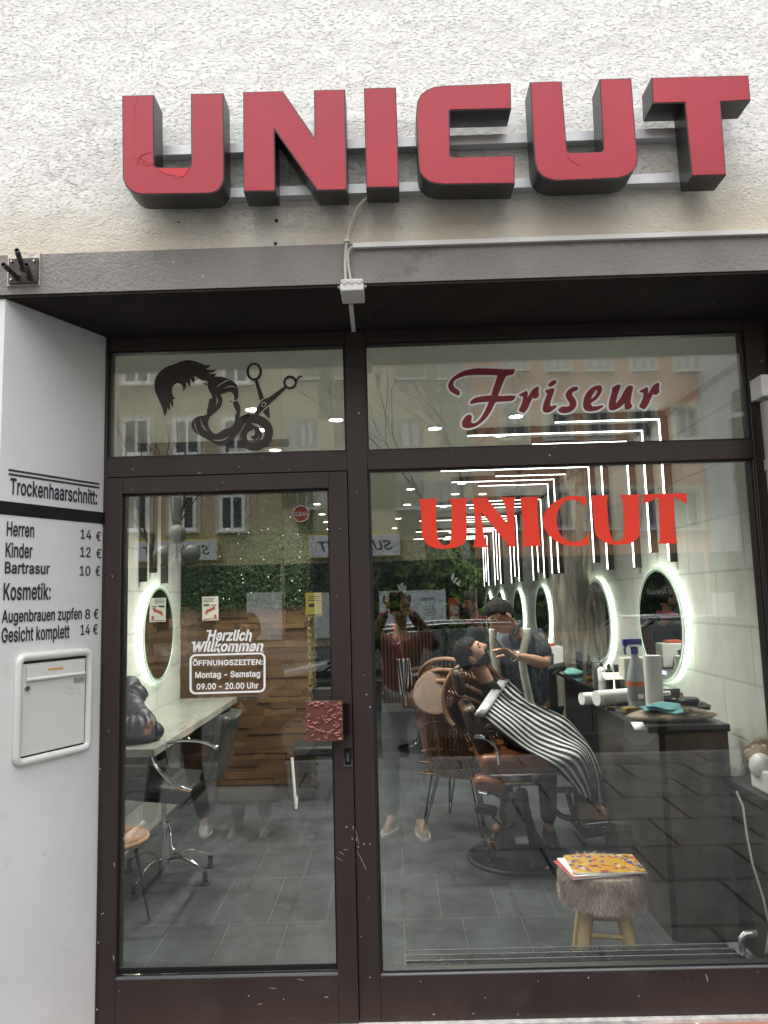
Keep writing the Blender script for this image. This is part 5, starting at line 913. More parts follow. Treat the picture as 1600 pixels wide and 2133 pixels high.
# ---- rattan armchair stack, tilted chair, table top
def rattan_chair(par, O, M3, sc_=1.3):
    def T(x, y, z): return O+M3 @ (Vector((x, y, z))*sc_)
    m = MB(); w, d, h = .26, .25, .0
    def rim(f): a = math.pi*1.25*(f-.5); return T(w*math.sin(a)*1.02, -.02-d*math.cos(a)*-1, .26+.20*math.cos(a*.8)**2)
    def base(f): a = math.pi*1.25*(f-.5); return T(w*.8*math.sin(a), -.02+d*.8*math.cos(a), 0)
    m.tube([rim(k/28) for k in range(29)], .016, 8); m.tube([rim(k/28).lerp(base(k/28), .12) for k in range(29)], .010, 6)
    part('rim', m, M_rattan, par); m = MB()
    for k in range(41): f = k/40; m.tube([base(f), (base(f)+rim(f))*.5+M3 @ Vector((0, 0, -.01)), rim(f)], .0055, 5)
    for g in (.33, .66): m.tube([base(k/28).lerp(rim(k/28), g) for k in range(29)], .006, 5)
    part('shell_weave', m, M_rattan, par); m = MB()
    for k in range(-7, 8): x = k*.028; m.tube([T(x, -.24, .0), T(x, 0, -.012), T(x, .18-abs(x)*.3, .0)], .007, 5)
    for k in range(7): y = -.24+k*.065; m.tube([T(-.2, y, .004), T(.2, y, .004)], .006, 5)
    m.tube([T(-.21, -.24, .0), T(.21, -.24, .0)], .014, 7); part('seat_weave', m, M_rattan, par)
sx0, sy0 = .46, 2.75
RZ = Matrix.Rotation(R(150), 3, 'Z')
LBL = ['bottom brown rattan armchair of the nested stack, standing on the floor', 'second brown rattan armchair from the bottom of the nested stack', 'third brown rattan armchair from the bottom of the nested stack', 'topmost upright brown rattan armchair of the nested stack']
for k in range(4):
    O = Vector((sx0+.012*k, sy0+.01*k, .44+.075*k)); t = thing('rattan_armchair', LBL[k], 'armchair', tuple(O), 'stacked rattan armchairs'); rattan_chair(t, O, RZ)
    for a in ((-.16, -.16), (.16, -.16), (-.15, .14), (.15, .14)):
        if k < 2:
            T = O+RZ @ Vector((a[0], a[1], 0)); Bm = O+RZ @ Vector((a[0]*1.5, a[1]*1.5, 0)); Bm.z = ZF+.01+.001*k if k == 0 else ZF+.09; d = RZ @ Vector((.03, 0, 0)); part('hairpin_leg', MB().tube([T+d, Bm+d*.15, Bm-d*.15, T-d], .0052, 6), M_blackmat, t)
O = at(1003, 1488, 2.5); t = thing('rattan_armchair', 'brown rattan armchair lying tilted on top of the stack beside the client', 'armchair', tuple(O), 'stacked rattan armchairs')
rattan_chair(t, O, Matrix.Rotation(R(-22), 3, 'Y') @ Matrix.Rotation(R(55), 3, 'X'), .85)
O = at(908, 1444, 2.5); M3 = Matrix.Rotation(R(-28), 3, 'Y') @ Matrix.Rotation(R(62), 3, 'X'); nT = M3 @ Vector((0, 0, 1))
tt = thing('rattan_tabletop', 'round brown woven tabletop propped slanting on the left of the rattan stack', 'table top', tuple(O)); m = MB().lathe(O, [(.0, -.01), (.155, -.01), (.165, 0), (.155, .010), (.0, .011)], 40, M3)
for k in range(-20, 21): x = k*.0075; w = math.sqrt(max(0, .15**2-x*x)); q0, q1 = O+M3 @ Vector((x, -w, .0125)), O+M3 @ Vector((x, w, .0125)); m.tube([q0, q1], .0032, 5)
part('woven_disc', m, mat('mid_rattan', (.15, .09, .058), .5, var=.25, vs=40), tt)

# ---- barber chair
BCn = onz(1082, 1776, ZF+.03); bx, by = BCn.x, BCn.y
bch = thing('barber_chair', 'reclined brown leather barber chair on a round black glossy base', 'barber chair', (bx, by, ZF))
M_gloss = mat('black_lacquer', (.012, .012, .014), .10, var=0, spec=.7, coat=.5)
part('base_plate', MB().lathe((bx, by, ZF), [(.325, 0), (.325, .018), (.318, .022), (.26, .030), (.205, .050), (.0, .05)], 56), M_gloss, bch, ang=30)
part('rubber_rim', MB().lathe((bx, by, ZF), [(.331, 0), (.331, .017), (.322, .0225)], 56), M_dark, bch)
cp = [(.20, .050), (.185, .065), (.15, .10), (.115, .16), (.092, .24), (.078, .32), (.072, .40), (.066, .415), (0, .415)]
part('pedestal', MB().lathe((bx, by, ZF), cp, 10), M_gloss, bch, ang=25)
part('piston', MB().cyl((bx, by, ZF+.41), (bx, by, .54), .022, n=16), M_chrome, bch)
part('carriage', MB().box(bx-.10, bx+.13, by-.14, by+.14, .520, .545), M_blackgloss, bch, bev=.004); part('chrome_bar', MB().box(bx-.10, bx+.13, by-.147, by-.1405, .533, .545), M_chrome, bch)
part('drum', MB().lathe((bx-.03, by, .546), [(.13, 0), (.13, .10)], 36), M_steel, bch)
A, B = at(1003, 1610, by-.2), at(1172, 1606, by-.2); zs = (A.z+B.z)/2
part('seat_trim', MB().box(A.x, B.x, by-.27, by+.27, zs-.008, zs+.006), M_chrome, bch, bev=.003)
part('seat_cushion', MB().box(A.x-.005, B.x-.03, by-.275, by+.275, zs+.0065, zs+.115), M_leather, bch, bev=.03)
def slab(p0, p1, w, th, m_, name, par, bev=.03):    # upholstered board from p0 to p1 (centre line), width w across y
    p0, p1 = Vector(p0), Vector(p1); z = (p1-p0).normalized(); y = Vector((0, 1, 0)); x = y.cross(z).normalized(); M3 = Matrix((x, y, z)).transposed()
    return part(name, MB().obox((p0+p1)/2, (th, w, (p1-p0).length), M3), m_, par, bev=bev)
M_dkbrown = mat('dark_brown_leather', (.055, .028, .016), .4, var=.3, vs=30, bmp=.8, bs=60)
q0, q1, q2, q3 = at(1012, 1572, by), at(968, 1462, by+.05), at(962, 1445, by+.05), at(948, 1392, by+.05)
slab((q0.x, by+.03, q0.z), (q1.x, by+.03, q1.z), .46, .09, M_dkbrown, 'backrest', bch); slab((q2.x, by+.03, q2.z), (q3.x, by+.03, q3.z), .22, .07, M_dkbrown, 'headrest', bch)
for s in (-1, 1):
    y = by+s*.285; part('arm_frame', MB().tube(arc([at(*q, y) for q in ((988, 1534), (1012, 1538), (1034, 1556), (1040, 1592))] if s < 0 else [(A.x+.02, y, zs+.02), (A.x+.03, y, zs+.13), (A.x+.06, y, zs+.165), (A.x+.22, y, zs+.165), (A.x+.26, y, zs+.14), (A.x+.26, y, zs)]), .014, 8), M_chrome, bch)
    if s > 0: part('arm_pad', MB().box(A.x+.04, A.x+.18, y-.025, y+.025, zs+.17, zs+.195), M_blackmat, bch, bev=.01)
c = at(1020, 1632, by-.26); o = part('side_pad', MB().obox(c, (.19, .12, .085), Matrix.Rotation(R(12), 3, 'Y')), M_leather, bch, bev=.03)
part('pad_holder', MB().tube(arc([c+Vector((-.07, -.02, -.045)), c+Vector((-.02, -.02, -.055)), c+Vector((.05, 0, -.045))]), .009, 8).tube([c+Vector((0, .0, -.05)), Vector((bx-.06, by-.08, .42))], .011, 8), M_chrome, o)
c = at(1012, 1686, by-.30); o = part('lever_pedal', MB().obox(c, (.13, .06, .05), Matrix.Rotation(R(10), 3, 'Y')), M_blackmat, bch, bev=.008); part('lever_rod', MB().tube([c+Vector((.02, 0, -.02)), Vector((bx-.08, by-.03, .22))], .007, 8), M_chrome, o)
def mech(P, r, Y, m_=M_blackmat): return MB().tube(arc([at(x, y, Y) for x, y in P]), r, 8)
fr_ = part('footrest_arm', mech([(1125, 1610), (1140, 1650), (1150, 1680), (1170, 1700), (1195, 1705)], .017, by-.10), M_blackgloss, bch)
part('footrest_arm', mech([(1180, 1640), (1190, 1680), (1200, 1710), (1215, 1728), (1240, 1732), (1262, 1722)], .017, by-.12), M_blackgloss, bch); part('footrest_link', mech([(1158, 1645), (1200, 1650), (1198, 1705)], .02, by-.06), M_blackmat, bch)
a, b = at(1200, 1712, by), at(1268, 1722, by); part('foot_plate', MB().obox((a+b)/2, (.22, .40, .025), Matrix.Rotation(R(-8), 3, 'Y')), M_blackmat, bch, bev=.004)
for px, py in ((1178, 1652), (1194, 1672), (1200, 1710), (1234, 1722)): q = at(px, py, by-.135); part('chrome_bolt', MB().cyl(q, q+Vector((0, -.012, 0)), .007, n=10), M_chrome, bch)
part('foot_rail', MB().tube([at(1222, 1717, by-.16), at(1266, 1712, by-.16)], .006, 8), M_chrome, bch)
# a second barber chair further back
o = thing('barber_chair', 'empty upright barber chair further back beside the slatted desk', 'barber chair', (.30, 5.6, ZF)); ex, ey = .30, 5.6
part('base_plate', MB().lathe((ex, ey, ZF), [(.32, 0), (.32, .02), (.2, .05), (.09, .12), (.07, .40), (0, .40)], 32), M_gloss, o); part('seat_cushion', MB().box(ex-.26, ex+.24, ey-.27, ey+.27, .52, .66), M_leather, o, bev=.03)
slab((ex-.20, ey, .66), (ex-.30, ey, 1.22), .48, .11, mat('dark_red_leather', (.10, .025, .02), .3), 'backrest', o); slab((ex-.31, ey, 1.25), (ex-.33, ey, 1.42), .26, .09, M_leather, 'headrest', o)
for s in (-1, 1): part('arm_frame', MB().tube(arc([(ex-.2, ey+s*.3, .55), (ex-.2, ey+s*.3, .80), (ex-.12, ey+s*.3, .88), (ex+.18, ey+s*.3, .88), (ex+.23, ey+s*.3, .75), (ex+.2, ey+s*.3, .55)]), .02, 8), M_chrome, o)
M_stripe = None
def stripemat():
    mm, t, n, l, b = nodes('black_white_stripes'); b.inputs['Roughness'].default_value = .55; tc = n.new('ShaderNodeTexCoord'); sx = n.new('ShaderNodeSeparateXYZ'); l.new(tc.outputs['UV'], sx.inputs[0])
    a = n.new('ShaderNodeMath'); a.operation = 'FRACT'; l.new(sx.outputs[1], a.inputs[0]); g = n.new('ShaderNodeMath'); g.operation = 'GREATER_THAN'; g.inputs[1].default_value = .58; l.new(a.outputs[0], g.inputs[0])
    l.new(mix(n, l, g.outputs[0], (.012, .010, .012), (.66, .66, .68)), b.inputs['Base Color']); return mm
M_stripe = stripemat()
def cloth(name, fn, nu, nv, stripes, m_, parent=None, **k):
    mb = MB(); mb.grid(fn, nu, nv); mb.uv = [(i/nu, j/nv*stripes) for i in range(nu+1) for j in range(nv+1)]; return part(name, mb, m_, parent, solid=.004, ang=180, **k)
# hung cape on the far chair
hc = thing('hanging_cape', 'striped black and white cape hanging over the side of the far barber chair', 'cape', (.0, 5.2, .9))
p0, p1 = at(826, 1372, 5.25), at(858, 1440, 5.25)
cloth('fabric', lambda u, v: Vector((p0.x+(p1.x-p0.x)*v+.04*(u-.5)*math.sin(v*7), 5.25+.04*math.sin(v*11+u*3), p0.z+(p1.z-p0.z)*u-.05*math.sin(v*5)*u)), 12, 20, 6, M_stripe, hc)

# ================================================================ people
def skin_mesh(P, E, rad, root=0, sub=2):
    me = bpy.data.meshes.new('sk'); me.from_pydata([tuple(p) for p in P], E, []); o = bpy.data.objects.new('sk', me); C.objects.link(o)
    o.modifiers.new('s', 'SKIN').use_smooth_shade = True; o.modifiers.new('d', 'SUBSURF').levels = sub
    if not me.skin_vertices: 
        bpy.context.view_layer.objects.active = o; bpy.ops.mesh.customdata_skin_add()
    for i, r in enumerate(rad): me.skin_vertices[0].data[i].radius = r if hasattr(r, '__len__') else (r, r); me.skin_vertices[0].data[i].use_root = (i == root)
    dg = bpy.context.evaluated_depsgraph_get(); dg.update(); e = o.evaluated_get(dg); m = e.to_mesh()
    v = [tuple(q.co) for q in m.vertices]; f = [tuple(p.vertices) for p in m.polygons]; e.to_mesh_clear(); bpy.data.objects.remove(o); return v, f
def chainmesh(chains, root=0, sub=2):
    """chains: lists of (key, point, radius); equal keys share a vertex"""
    P, Rr, E, ix = [], [], [], {}
    for ch in chains:
        prev = None
        for k, p, r in ch:
            if k not in ix: ix[k] = len(P); P.append(Vector(p)); Rr.append(r)
            if prev is not None: E.append((prev, ix[k]))
            prev = ix[k]
    return skin_mesh(P, E, Rr, root, sub)
def head_mesh(c, F, Up, s=1.0, beard=False):
    """head of a person: c centre, F facing, Up crown direction"""
    F = Vector(F).normalized(); Up = Vector(Up); Up = (Up-F*Up.dot(F)).normalized(); Rt = F.cross(Up); M3 = Matrix((Rt, F, Up)).transposed()
    def g(x, a, b, w): return math.exp(-((x-a)**2)/(w*w))
    def fn(q):
        x, y, z = q; X = x*.073; Y = y*.094; Z = z*.118
        if z < 0: X *= 1-.38*(-z)**1.4; Y = Y*(1-.12*(-z)) + (.012*(-z) if y > 0 else -.012*z*-1*.6)
        if y > 0:
            fx = math.exp(-(x/.20)**2); Y += .026*fx*math.exp(-((z+.20)/.13)**2)+.012*fx*math.exp(-((z+.02)/.16)**2)
            Y -= .011*math.exp(-((abs(x)-.36)/.17)**2)*math.exp(-((z-.06)/.11)**2); Y += .006*math.exp(-(x/.5)**2)*math.exp(-((z-.20)/.09)**2)
            Y += .010*math.exp(-(x/.30)**2)*math.exp(-((z+.50)/.10)**2)-.004*math.exp(-(x/.35)**2)*math.exp(-((z+.52)/.02)**2); Y += .012*math.exp(-(x/.35)**2)*math.exp(-((z+.85)/.15)**2)
        return Vector((X, Y, Z))*s
    mb = MB(); mb.ell(c, (1, 1, 1), 26, M3, fn)
    for sgn in (-1, 1): mb.ell(Vector(c)+M3 @ Vector((sgn*.074*s, -.008*s, -.012*s)), (.010*s, .019*s, .031*s), 8, M3 @ Matrix.Rotation(sgn*-.3, 3, 'Z'))
    hair = MB()
    def hf(q):
        x, y, z = q; cut = (.42 if y > .35 else .05 if y > -.1 else -.45); k = 1.085 if z > cut else .97
        p = fn(Vector((x, min(y, .95), z))); return p*k if k > 1 else p*.93
    hair.ell(c, (1, 1, 1), 26, M3, hf)
    eyes = MB()
    for sgn in (-1, 1): eyes.ell(Vector(c)+M3 @ Vector((sgn*.030*s, .079*s, .006*s)), (.013*s, .008*s, .006*s), 8, M3)
    brow = MB()
    for sgn in (-1, 1): brow.tube([Vector(c)+M3 @ Vector((sgn*q[0]*s, q[1]*s, q[2]*s)) for q in ((.012, .094, .024), (.030, .092, .030), (.048, .080, .025))], [.003, .0042, .002], 6)
    bd = MB()
    def bf(q):
        x, y, z = q; p = fn(q); k = 1.07 if (z < -.42 and y > -.25 and not (abs(z+.52) < .035 and abs(x) < .3 and y > 0)) or (y > .6 and -.42 < z < -.34 and abs(x) < .4) else .93; return p*k
    bd.ell(c, (1, 1, 1), 26, M3, bf)
    mouth = MB(); mouth.tube([Vector(c)+M3 @ Vector((q*s, (.098-abs(q)*.35)*s, -.0615*s)) for q in (-.022, 0, .022)], [.002, .004, .002], 6)
    return mb, hair, eyes, brow, bd, mouth
def hand(wr, mid, out, s=1.0, curl=.5, root='w', side=1):
    """chains of a hand: wrist point, direction of the middle finger, palm normal (curl goes that way)"""
    w = Vector(wr); d = Vector(mid).normalized(); n = Vector(out); n = (n-d*n.dot(d)).normalized(); t = d.cross(n)*side; ch = []
    palm = w+d*.055*s
    ch.append([(root, w, .024*s), ('palm', palm, (.033*s, .020*s))])
    for k, (o, L) in enumerate(((.030, .072), (.010, .080), (-.010, .075), (-.029, .060))):
        b = w+d*.088*s+t*o*s; P = [('palm', palm, .03)]; p = b; a = 0; P.append((f'k{k}', b, .0100*s)); 
        for j, f in enumerate((.45, .32, .23)):
            a += curl*(.55+.18*j)+.08*k*curl; p = p+(d*math.cos(a)+n*math.sin(a))*L*f*s; P.append((f'f{k}{j}', p, (.0088-.0008*j)*s))
        ch.append(P)
    b = w+d*.03*s+t*.034*s; ch.append([('palm', palm, .03), ('t0', b, .012*s), ('t1', b+(d*.7+t*.6+n*.35)*.035*s, .0105*s), ('t2', b+(d*1.2+t*.55+n*.7)*.055*s, .009*s)])
    return ch
def add(mb, vf): return mb.add(*vf)
def shoe(mb, heel, toe, s=1.0, h=.085):
    heel, toe = Vector(heel), Vector(toe); d = (toe-heel); L = d.length; d.normalize(); t = d.cross(Vector((0, 0, 1))).normalized()
    vs = []; n = 18; prof = [(0, .0), (0, .55), (.03, .9), (.25, 1), (.45, .9), (.62, .62), (.85, .45), (.97, .3), (1, .02)]
    for u, hh in prof:
        wd = (.033+.012*math.sin(math.pi*min(1, u*1.15)))*s*(1 if u < .95 else .6)
        for k in range(n): a = 2*math.pi*k/n; z = max(0, math.sin(a)); vs.append(heel+d*(u*L)+t*math.cos(a)*wd*(1-.25*z)+Vector((0, 0, .012+h*hh*(z if z > 0 else 0))))
    fs = [(i*n+k, i*n+(k+1) % n, (i+1)*n+(k+1) % n, (i+1)*n+k) for i in range(len(prof)-1) for k in range(n)]+[tuple(range(n-1, -1, -1)), tuple((len(prof)-1)*n+k for k in range(n))]
    return mb.add(vs, fs)
def sole(mb, heel, toe, s=1.0):
    heel, toe = Vector(heel), Vector(toe); d = toe-heel; t = d.normalized().cross(Vector((0, 0, 1))); o = []; n = 20
    for k in range(n): a = 2*math.pi*k/n; o.append(heel+d*(.5+.53*math.cos(a))+t*.049*s*math.sin(a))
    return mb.add([p+Vector((0, 0, .001)) for p in o]+[p+Vector((0, 0, .024)) for p in o], [tuple(range(n-1, -1, -1)), tuple(range(n, 2*n))]+[(k, (k+1) % n, n+(k+1) % n, n+k) for k in range(n)])
def person(label, J, skin, top, trousers, shoes, hairm, F, Up, loc, beard=None, long_sleeve=False, hands=(), coat=None, coat_len=.0, head=True, extra=None, fat=1.0, soles=None, shoe_s=1.0, group=None, nk=.35, nr=.066):
    t = thing('person', label, 'person', loc, group); V = {k: Vector(v) for k, v in J.items()}
    mb = MB(); ch = []
    if head:
        ch.append([('chest', V['chest'], .10), ('nb', V['neck'], .05), ('hd', V['head']-Vector(Up).normalized()*.05, .055)])
    ch[0:0] = [[('pel', V['pelvis'], (.13*fat, .10)), ('wst', (V['pelvis']+V['chest'])/2, (.12*fat, .09)), ('chest', V['chest'], (.13*fat, .095))]]
    for s in 'LR':
        if 'sh'+s in V: ch.append([('chest', V['chest'], .1), ('sh'+s, V['sh'+s], .056), ('el'+s, V['el'+s], .041), ('fm'+s, V['el'+s].lerp(V['wr'+s], .35), .040), ('wr'+s, V['wr'+s], .024)])
        ch.append([('pel', V['pelvis'], .1), ('hp'+s, V['hp'+s], .085), ('kn'+s, V['kn'+s], .056), ('cf'+s, V['kn'+s].lerp(V['an'+s], .35), .052), ('an'+s, V['an'+s], .034), ('ft'+s, V['ft'+s], .028)])
    add(mb, chainmesh(ch))
    for h in hands: add(mb, chainmesh(h, 0, 1))
    if head:
        hm, hr, ey, br, bd, mo = head_mesh(V['head'], F, Up); mb.add(hm.v, hm.f)
    body = part('body', mb, skin, t, ang=180)
    if head:
        ctr = V['head']; hr.v = [tuple(ctr+(Vector(q)-ctr)*(1+random.uniform(-.035, .05))) for q in hr.v]; bd.v = [tuple(ctr+(Vector(q)-ctr)*(1+random.uniform(-.02, .03))) for q in bd.v]; part('hair', hr, hairm, t, ang=50); part('eyes', ey, M_dark, body, ang=180); part('eyebrows', br, hairm, body, ang=180); part('mouth', mo, mat('lip', (.28, .10, .08), .5), body, ang=180)
        if beard: part('beard', bd, beard, t, ang=180)
    k = .014; ch = [[('pel', V['pelvis']+Vector((0, 0, -.02)), (.135*fat+k, .11+k)), ('wst', (V['pelvis']+V['chest'])/2, (.125*fat+k, .10+k)), ('chest', V['chest'], (.135*fat+k, .105+k)), ('nb', V['neck'].lerp(V['chest'], nk), nr)]]
    for s in 'LR':
        if 'sh'+s in V:
            e = V['el'+s]; q = [('chest', V['chest'], .1), ('sh'+s, V['sh'+s], .070)]
            q += [('el'+s, e, .056), ('wr'+s, e.lerp(V['wr'+s], .93), .040)] if long_sleeve else [('ms'+s, V['sh'+s].lerp(e, .55), .066), ('es'+s, V['sh'+s].lerp(e, .86), .064)]
            ch.append(q)
    if top: add(tm := MB(), chainmesh(ch)); part('coat' if coat_len else ('jacket' if long_sleeve else 'shirt'), tm, top, t, ang=180)
    if coat_len:
        zt, zb = V['pelvis'].z+.12, V['pelvis'].z-coat_len; m = MB(); n = 40
        def cf(u, v):
            a = 2*math.pi*u; r = 1+.35*v; w = 1+.05*math.sin(a*7+v*2)*v; return Vector((V['pelvis'].x+.20*r*w*math.cos(a), V['pelvis'].y+.155*r*w*math.sin(a), zt+(zb-zt)*v))
        m.grid(cf, n, 14); part('coat_skirt', m, top, t, solid=.008, ang=180)
    ch = [[('pel', V['pelvis'], (.135*fat+.006, .112))]]
    for s in 'LR': ch.append([('pel', V['pelvis'], .12), ('hp'+s, V['hp'+s], .096), ('kn'+s, V['kn'+s], .070), ('an'+s, V['an'+s]+Vector((0, 0, .0)), .054)])
    add(tr_ := MB(), chainmesh(ch)); part('trousers', tr_, trousers, t, ang=180)
    for s in 'LR':
        a, f = V['an'+s], V['ft'+s]; d = Vector((f.x-a.x, f.y-a.y, 0)).normalized(); z = a.z-.085; m = MB(); shoe(m, Vector((a.x, a.y, z))-d*.075, Vector((a.x, a.y, z))+d*.20, shoe_s, .11); sh = part('shoe', m, shoes, t, ang=60)
        if soles: part('sole', sole(MB(), Vector((a.x, a.y, z))-d*.08, Vector((a.x, a.y, z))+d*.21, shoe_s), soles, sh)
    return t, V
# barber: standing behind the chair, bent towards the client's face
def floral():
    mm, t, n, l, b = nodes('navy_floral_shirt'); b.inputs['Roughness'].default_value = .8
    f = tex(n, l, scale=17, detail=2, stretch=(1, 1, .55)); f2 = tex(n, l, 'VORONOI', scale=26); c = mix(n, l, ramp(n, l, f, .60, .63, 0, 1), (.012, .017, .028), (.07, .09, .11)); c = mix(n, l, ramp(n, l, f2, .10, .16, .55, 0), c, (.22, .24, .25)); l.new(c, b.inputs['Base Color']); return mm
M_floral = floral()
BY = 2.36
def b_(px, py, dy=0): return at(px, py, BY+dy)
hd = b_(1044, 1283, -.12); wrL = b_(1072, 1366, -.30); el = b_(1138, 1382, -.14)
J = dict(head=hd, neck=b_(1075, 1312, -.03), chest=b_(1090, 1360, .0), pelvis=b_(1112, 1490, .06), shL=b_(1122, 1325, -.04), elL=el, wrL=wrL, shR=b_(1042, 1330, .10), elR=b_(1025, 1400, .05), wrR=b_(1000, 1375, -.1),
         hpL=b_(1128, 1500, 0), knL=b_(1140, 1610, -.02), anL=b_(1143, 1718, 0), ftL=b_(1148, 1733, -.12), hpR=b_(1090, 1500, .1), knR=b_(1070, 1610, .06), anR=b_(1052, 1715, .04), ftR=b_(1030, 1728, -.08))
HF = Vector((-.80, -.42, -.50))
hnd = hand(wrL, b_(1040, 1350, -.34)-wrL, Vector((-.2, -.4, -.9)), 1.0, .38, side=-1)
bar, V = person('barber in a navy floral short-sleeved shirt with two pale stripes, leaning over the client', J, M_skin, M_floral, M_denim, M_blackmat, M_hair, HF, Vector((-.45, -.05, 1)), (J['anL'].x, BY, ZF), hands=[hnd], soles=mat('tan_welt', (.25, .16, .09), .7), shoe_s=1.1)
def stripe_band(P, w, Ys, name='shirt_stripe'):
    m = MB(); c = [at(x, y, Y) for (x, y), Y in zip(P, Ys)]; c = arc(c, 5); n = len(c); 
    m.grid(lambda u, v: c[min(n-1, int(round(u*(n-1))))]+Vector(((v-.5)*w, .012*((v-.5)*2)**2, 0)), n-1, 6); return part(name, m, mat('pale_grey_cloth', (.42, .42, .38), .85, var=.12, vs=30), bar, solid=.004, ang=180)
stripe_band([(1098, 1308), (1096, 1335), (1089, 1365), (1092, 1400), (1100, 1440), (1108, 1476)], .052, [BY-.135, BY-.15, BY-.155, BY-.15, BY-.14, BY-.12])
stripe_band([(1027, 1309), (1028, 1335), (1031, 1365), (1036, 1395), (1041, 1425)], .052, [BY-.06, BY-.06, BY-.05, BY-.05, BY-.05])
part('collar', MB().tube(arc([b_(1070, 1322, -.13), b_(1078, 1306, -.10), b_(1084, 1296, .0), b_(1072, 1296, .06)]), .013, 8), M_floral, bar)
bp = wrL+(b_(1075, 1364, -.31)-wrL)
part('bracelet', MB().tube([wrL+Matrix.Rotation(k*.3, 3, (b_(1040, 1350, -.34)-wrL).normalized()) @ ((b_(1040, 1350, -.34)-wrL).normalized().orthogonal()*.031) for k in range(21)], .0042, 6, closed=True), M_chrome, bar)
a, b = b_(1047, 1352, -.36), b_(1029, 1327, -.40); d = (b-a); o = d.normalized().cross(Vector((0, 1, 0)))
cmb = MB().tube([a-d*.9, b], [.005, .005], 6)
for k in range(22): q = a.lerp(b, k/22); cmb.tube([q, q+o*-.022], .0011, 4)
solo('comb', cmb, M_dark, 'black comb held in the barber’s raised hand', 'comb')
# client lying back in the chair
cY = by+.02
def c_(px, py, dy=0): return at(px, py, cY+dy)
ch_ = c_(981, 1364, 0)
J = dict(head=ch_, neck=c_(1020, 1432), chest=c_(1078, 1528), pelvis=c_(1118, 1592), shL=c_(1062, 1512, -.12), elL=c_(1085, 1545, -.20), wrL=c_(1125, 1562, -.16), shR=c_(1076, 1494, .13), elR=c_(1100, 1510, .25), wrR=c_(1135, 1492, .27),
         hpL=c_(1135, 1585, -.09), knL=c_(1208, 1580, -.08), anL=c_(1228, 1680, -.12), ftL=c_(1262, 1690, -.12), hpR=c_(1135, 1580, .10), knR=c_(1208, 1568, .11), anR=c_(1235, 1675, .12), ftR=c_(1265, 1688, .12))
cl, V = person('bearded client lying back in the barber chair under the striped cape, face turned up', J, M_skin2, M_blackmat, M_blackmat, mat('brown_suede_shoe', (.22, .14, .08), .8), M_hair, Vector((.72, -.18, .66)), Vector((-.62, -.1, .72)), tuple(J['pelvis']), beard=M_hair, hands=[hand(c_(1130, 1488, .27), Vector((.8, -.3, -.45)), Vector((-.2, 0, -1)), 1, .5)], long_sleeve=True, fat=.60, nk=-.25, nr=.05)
# cape
def lerpc(P, u):
    n = len(P)-1; k = min(int(u*n), n-1); return P[k].lerp(P[k+1], u*n-k)
near = arc([at(x, y, Y) for (x, y), Y in zip([(1003, 1494), (1040, 1530), (1090, 1560), (1130, 1583), (1165, 1606), (1188, 1628), (1206, 1648)], [by-.31, by-.33, by-.33, by-.32, by-.30, by-.28, by-.22])], 6)
mid = arc([at(x, y, Y) for (x, y), Y in zip([(1028, 1455), (1070, 1486), (1115, 1520), (1165, 1545), (1212, 1572), (1234, 1625), (1238, 1681)], [by-.18, by-.17, by-.16, by-.16, by-.18, by-.17, by-.14])], 6)
far_ = arc([at(x, y, Y) for (x, y), Y in zip([(1056, 1416), (1092, 1447), (1140, 1478), (1185, 1503), (1225, 1545), (1251, 1605), (1260, 1656)], [by+.24, by+.22, by+.20, by+.17, by+.12, by+.05, by-.0])], 6)
back = [p+Vector((-.01, .05, -.16)) for p in far_]
def cape(u, v):
    A, B, Cc, D = lerpc(near, u), lerpc(mid, u), lerpc(far_, u), lerpc(back, u)
    if v < .8:
        w = v/.8; p = A*((1-w)*(1-2*w))+B*(4*w*(1-w))+Cc*(w*(2*w-1))
    else: w = (v-.8)/.2; p = Cc.lerp(D, w)
    f = max(0, u-.35)/.65; p = p+Vector((.25, -.5, .4)).normalized()*(.026*f*math.sin(v*15+u*5)+.010*math.sin(v*7+u*8)+.007*math.sin(u*15-v*6)+.004*f*math.sin(v*31+u*8)); return p
cpth = thing('barber_cape', 'black and white striped cape draped over the reclining client', 'cape', tuple(J['pelvis']))
cloth('fabric', cape, 60, 70, 13.5, M_stripe, cpth)
m = MB(); m.grid(lambda u, v: cape(v*.035-.01 if v > .3 else v*.03, u*.8)+Vector((-.045*(1-v), -.006, .012-.03*(1-v)*0)), 24, 4); part('neck_tape', m, mat('silver_tape', (.45, .45, .47), .35, .3), cpth, solid=.003, ang=180)
# second barber, further back, in profile
Y2 = 4.9
def d_2(px, py, dy=0): return at(px, py, Y2+dy)
J = dict(head=d_2(986, 1258), neck=d_2(993, 1290), chest=d_2(992, 1335), pelvis=d_2(992, 1420), shL=d_2(985, 1312, -.17), elL=d_2(972, 1370, -.2), wrL=d_2(950, 1400, -.15), shR=d_2(1000, 1312, .17), elR=d_2(990, 1370, .2), wrR=d_2(955, 1395, .15),
         hpL=d_2(990, 1430, -.09), knL=d_2(988, 1510, -.09), anL=d_2(990, 1598, -.09), ftL=d_2(975, 1605, -.09), hpR=d_2(995, 1430, .09), knR=d_2(995, 1508, .09), anR=d_2(996, 1594, .09), ftR=d_2(982, 1600, .09))
pb, V = person('second barber in a dark green jacket with a red collar, standing in profile further back', J, M_skin, mat('dark_green_jacket', (.018, .028, .024), .8), M_blackmat, M_blackmat, M_hair, Vector((-1, -.12, -.05)), Vector((-.05, 0, 1)), (J['anL'].x, Y2, ZF), beard=mat('stubble', (.10,)*3), long_sleeve=True)
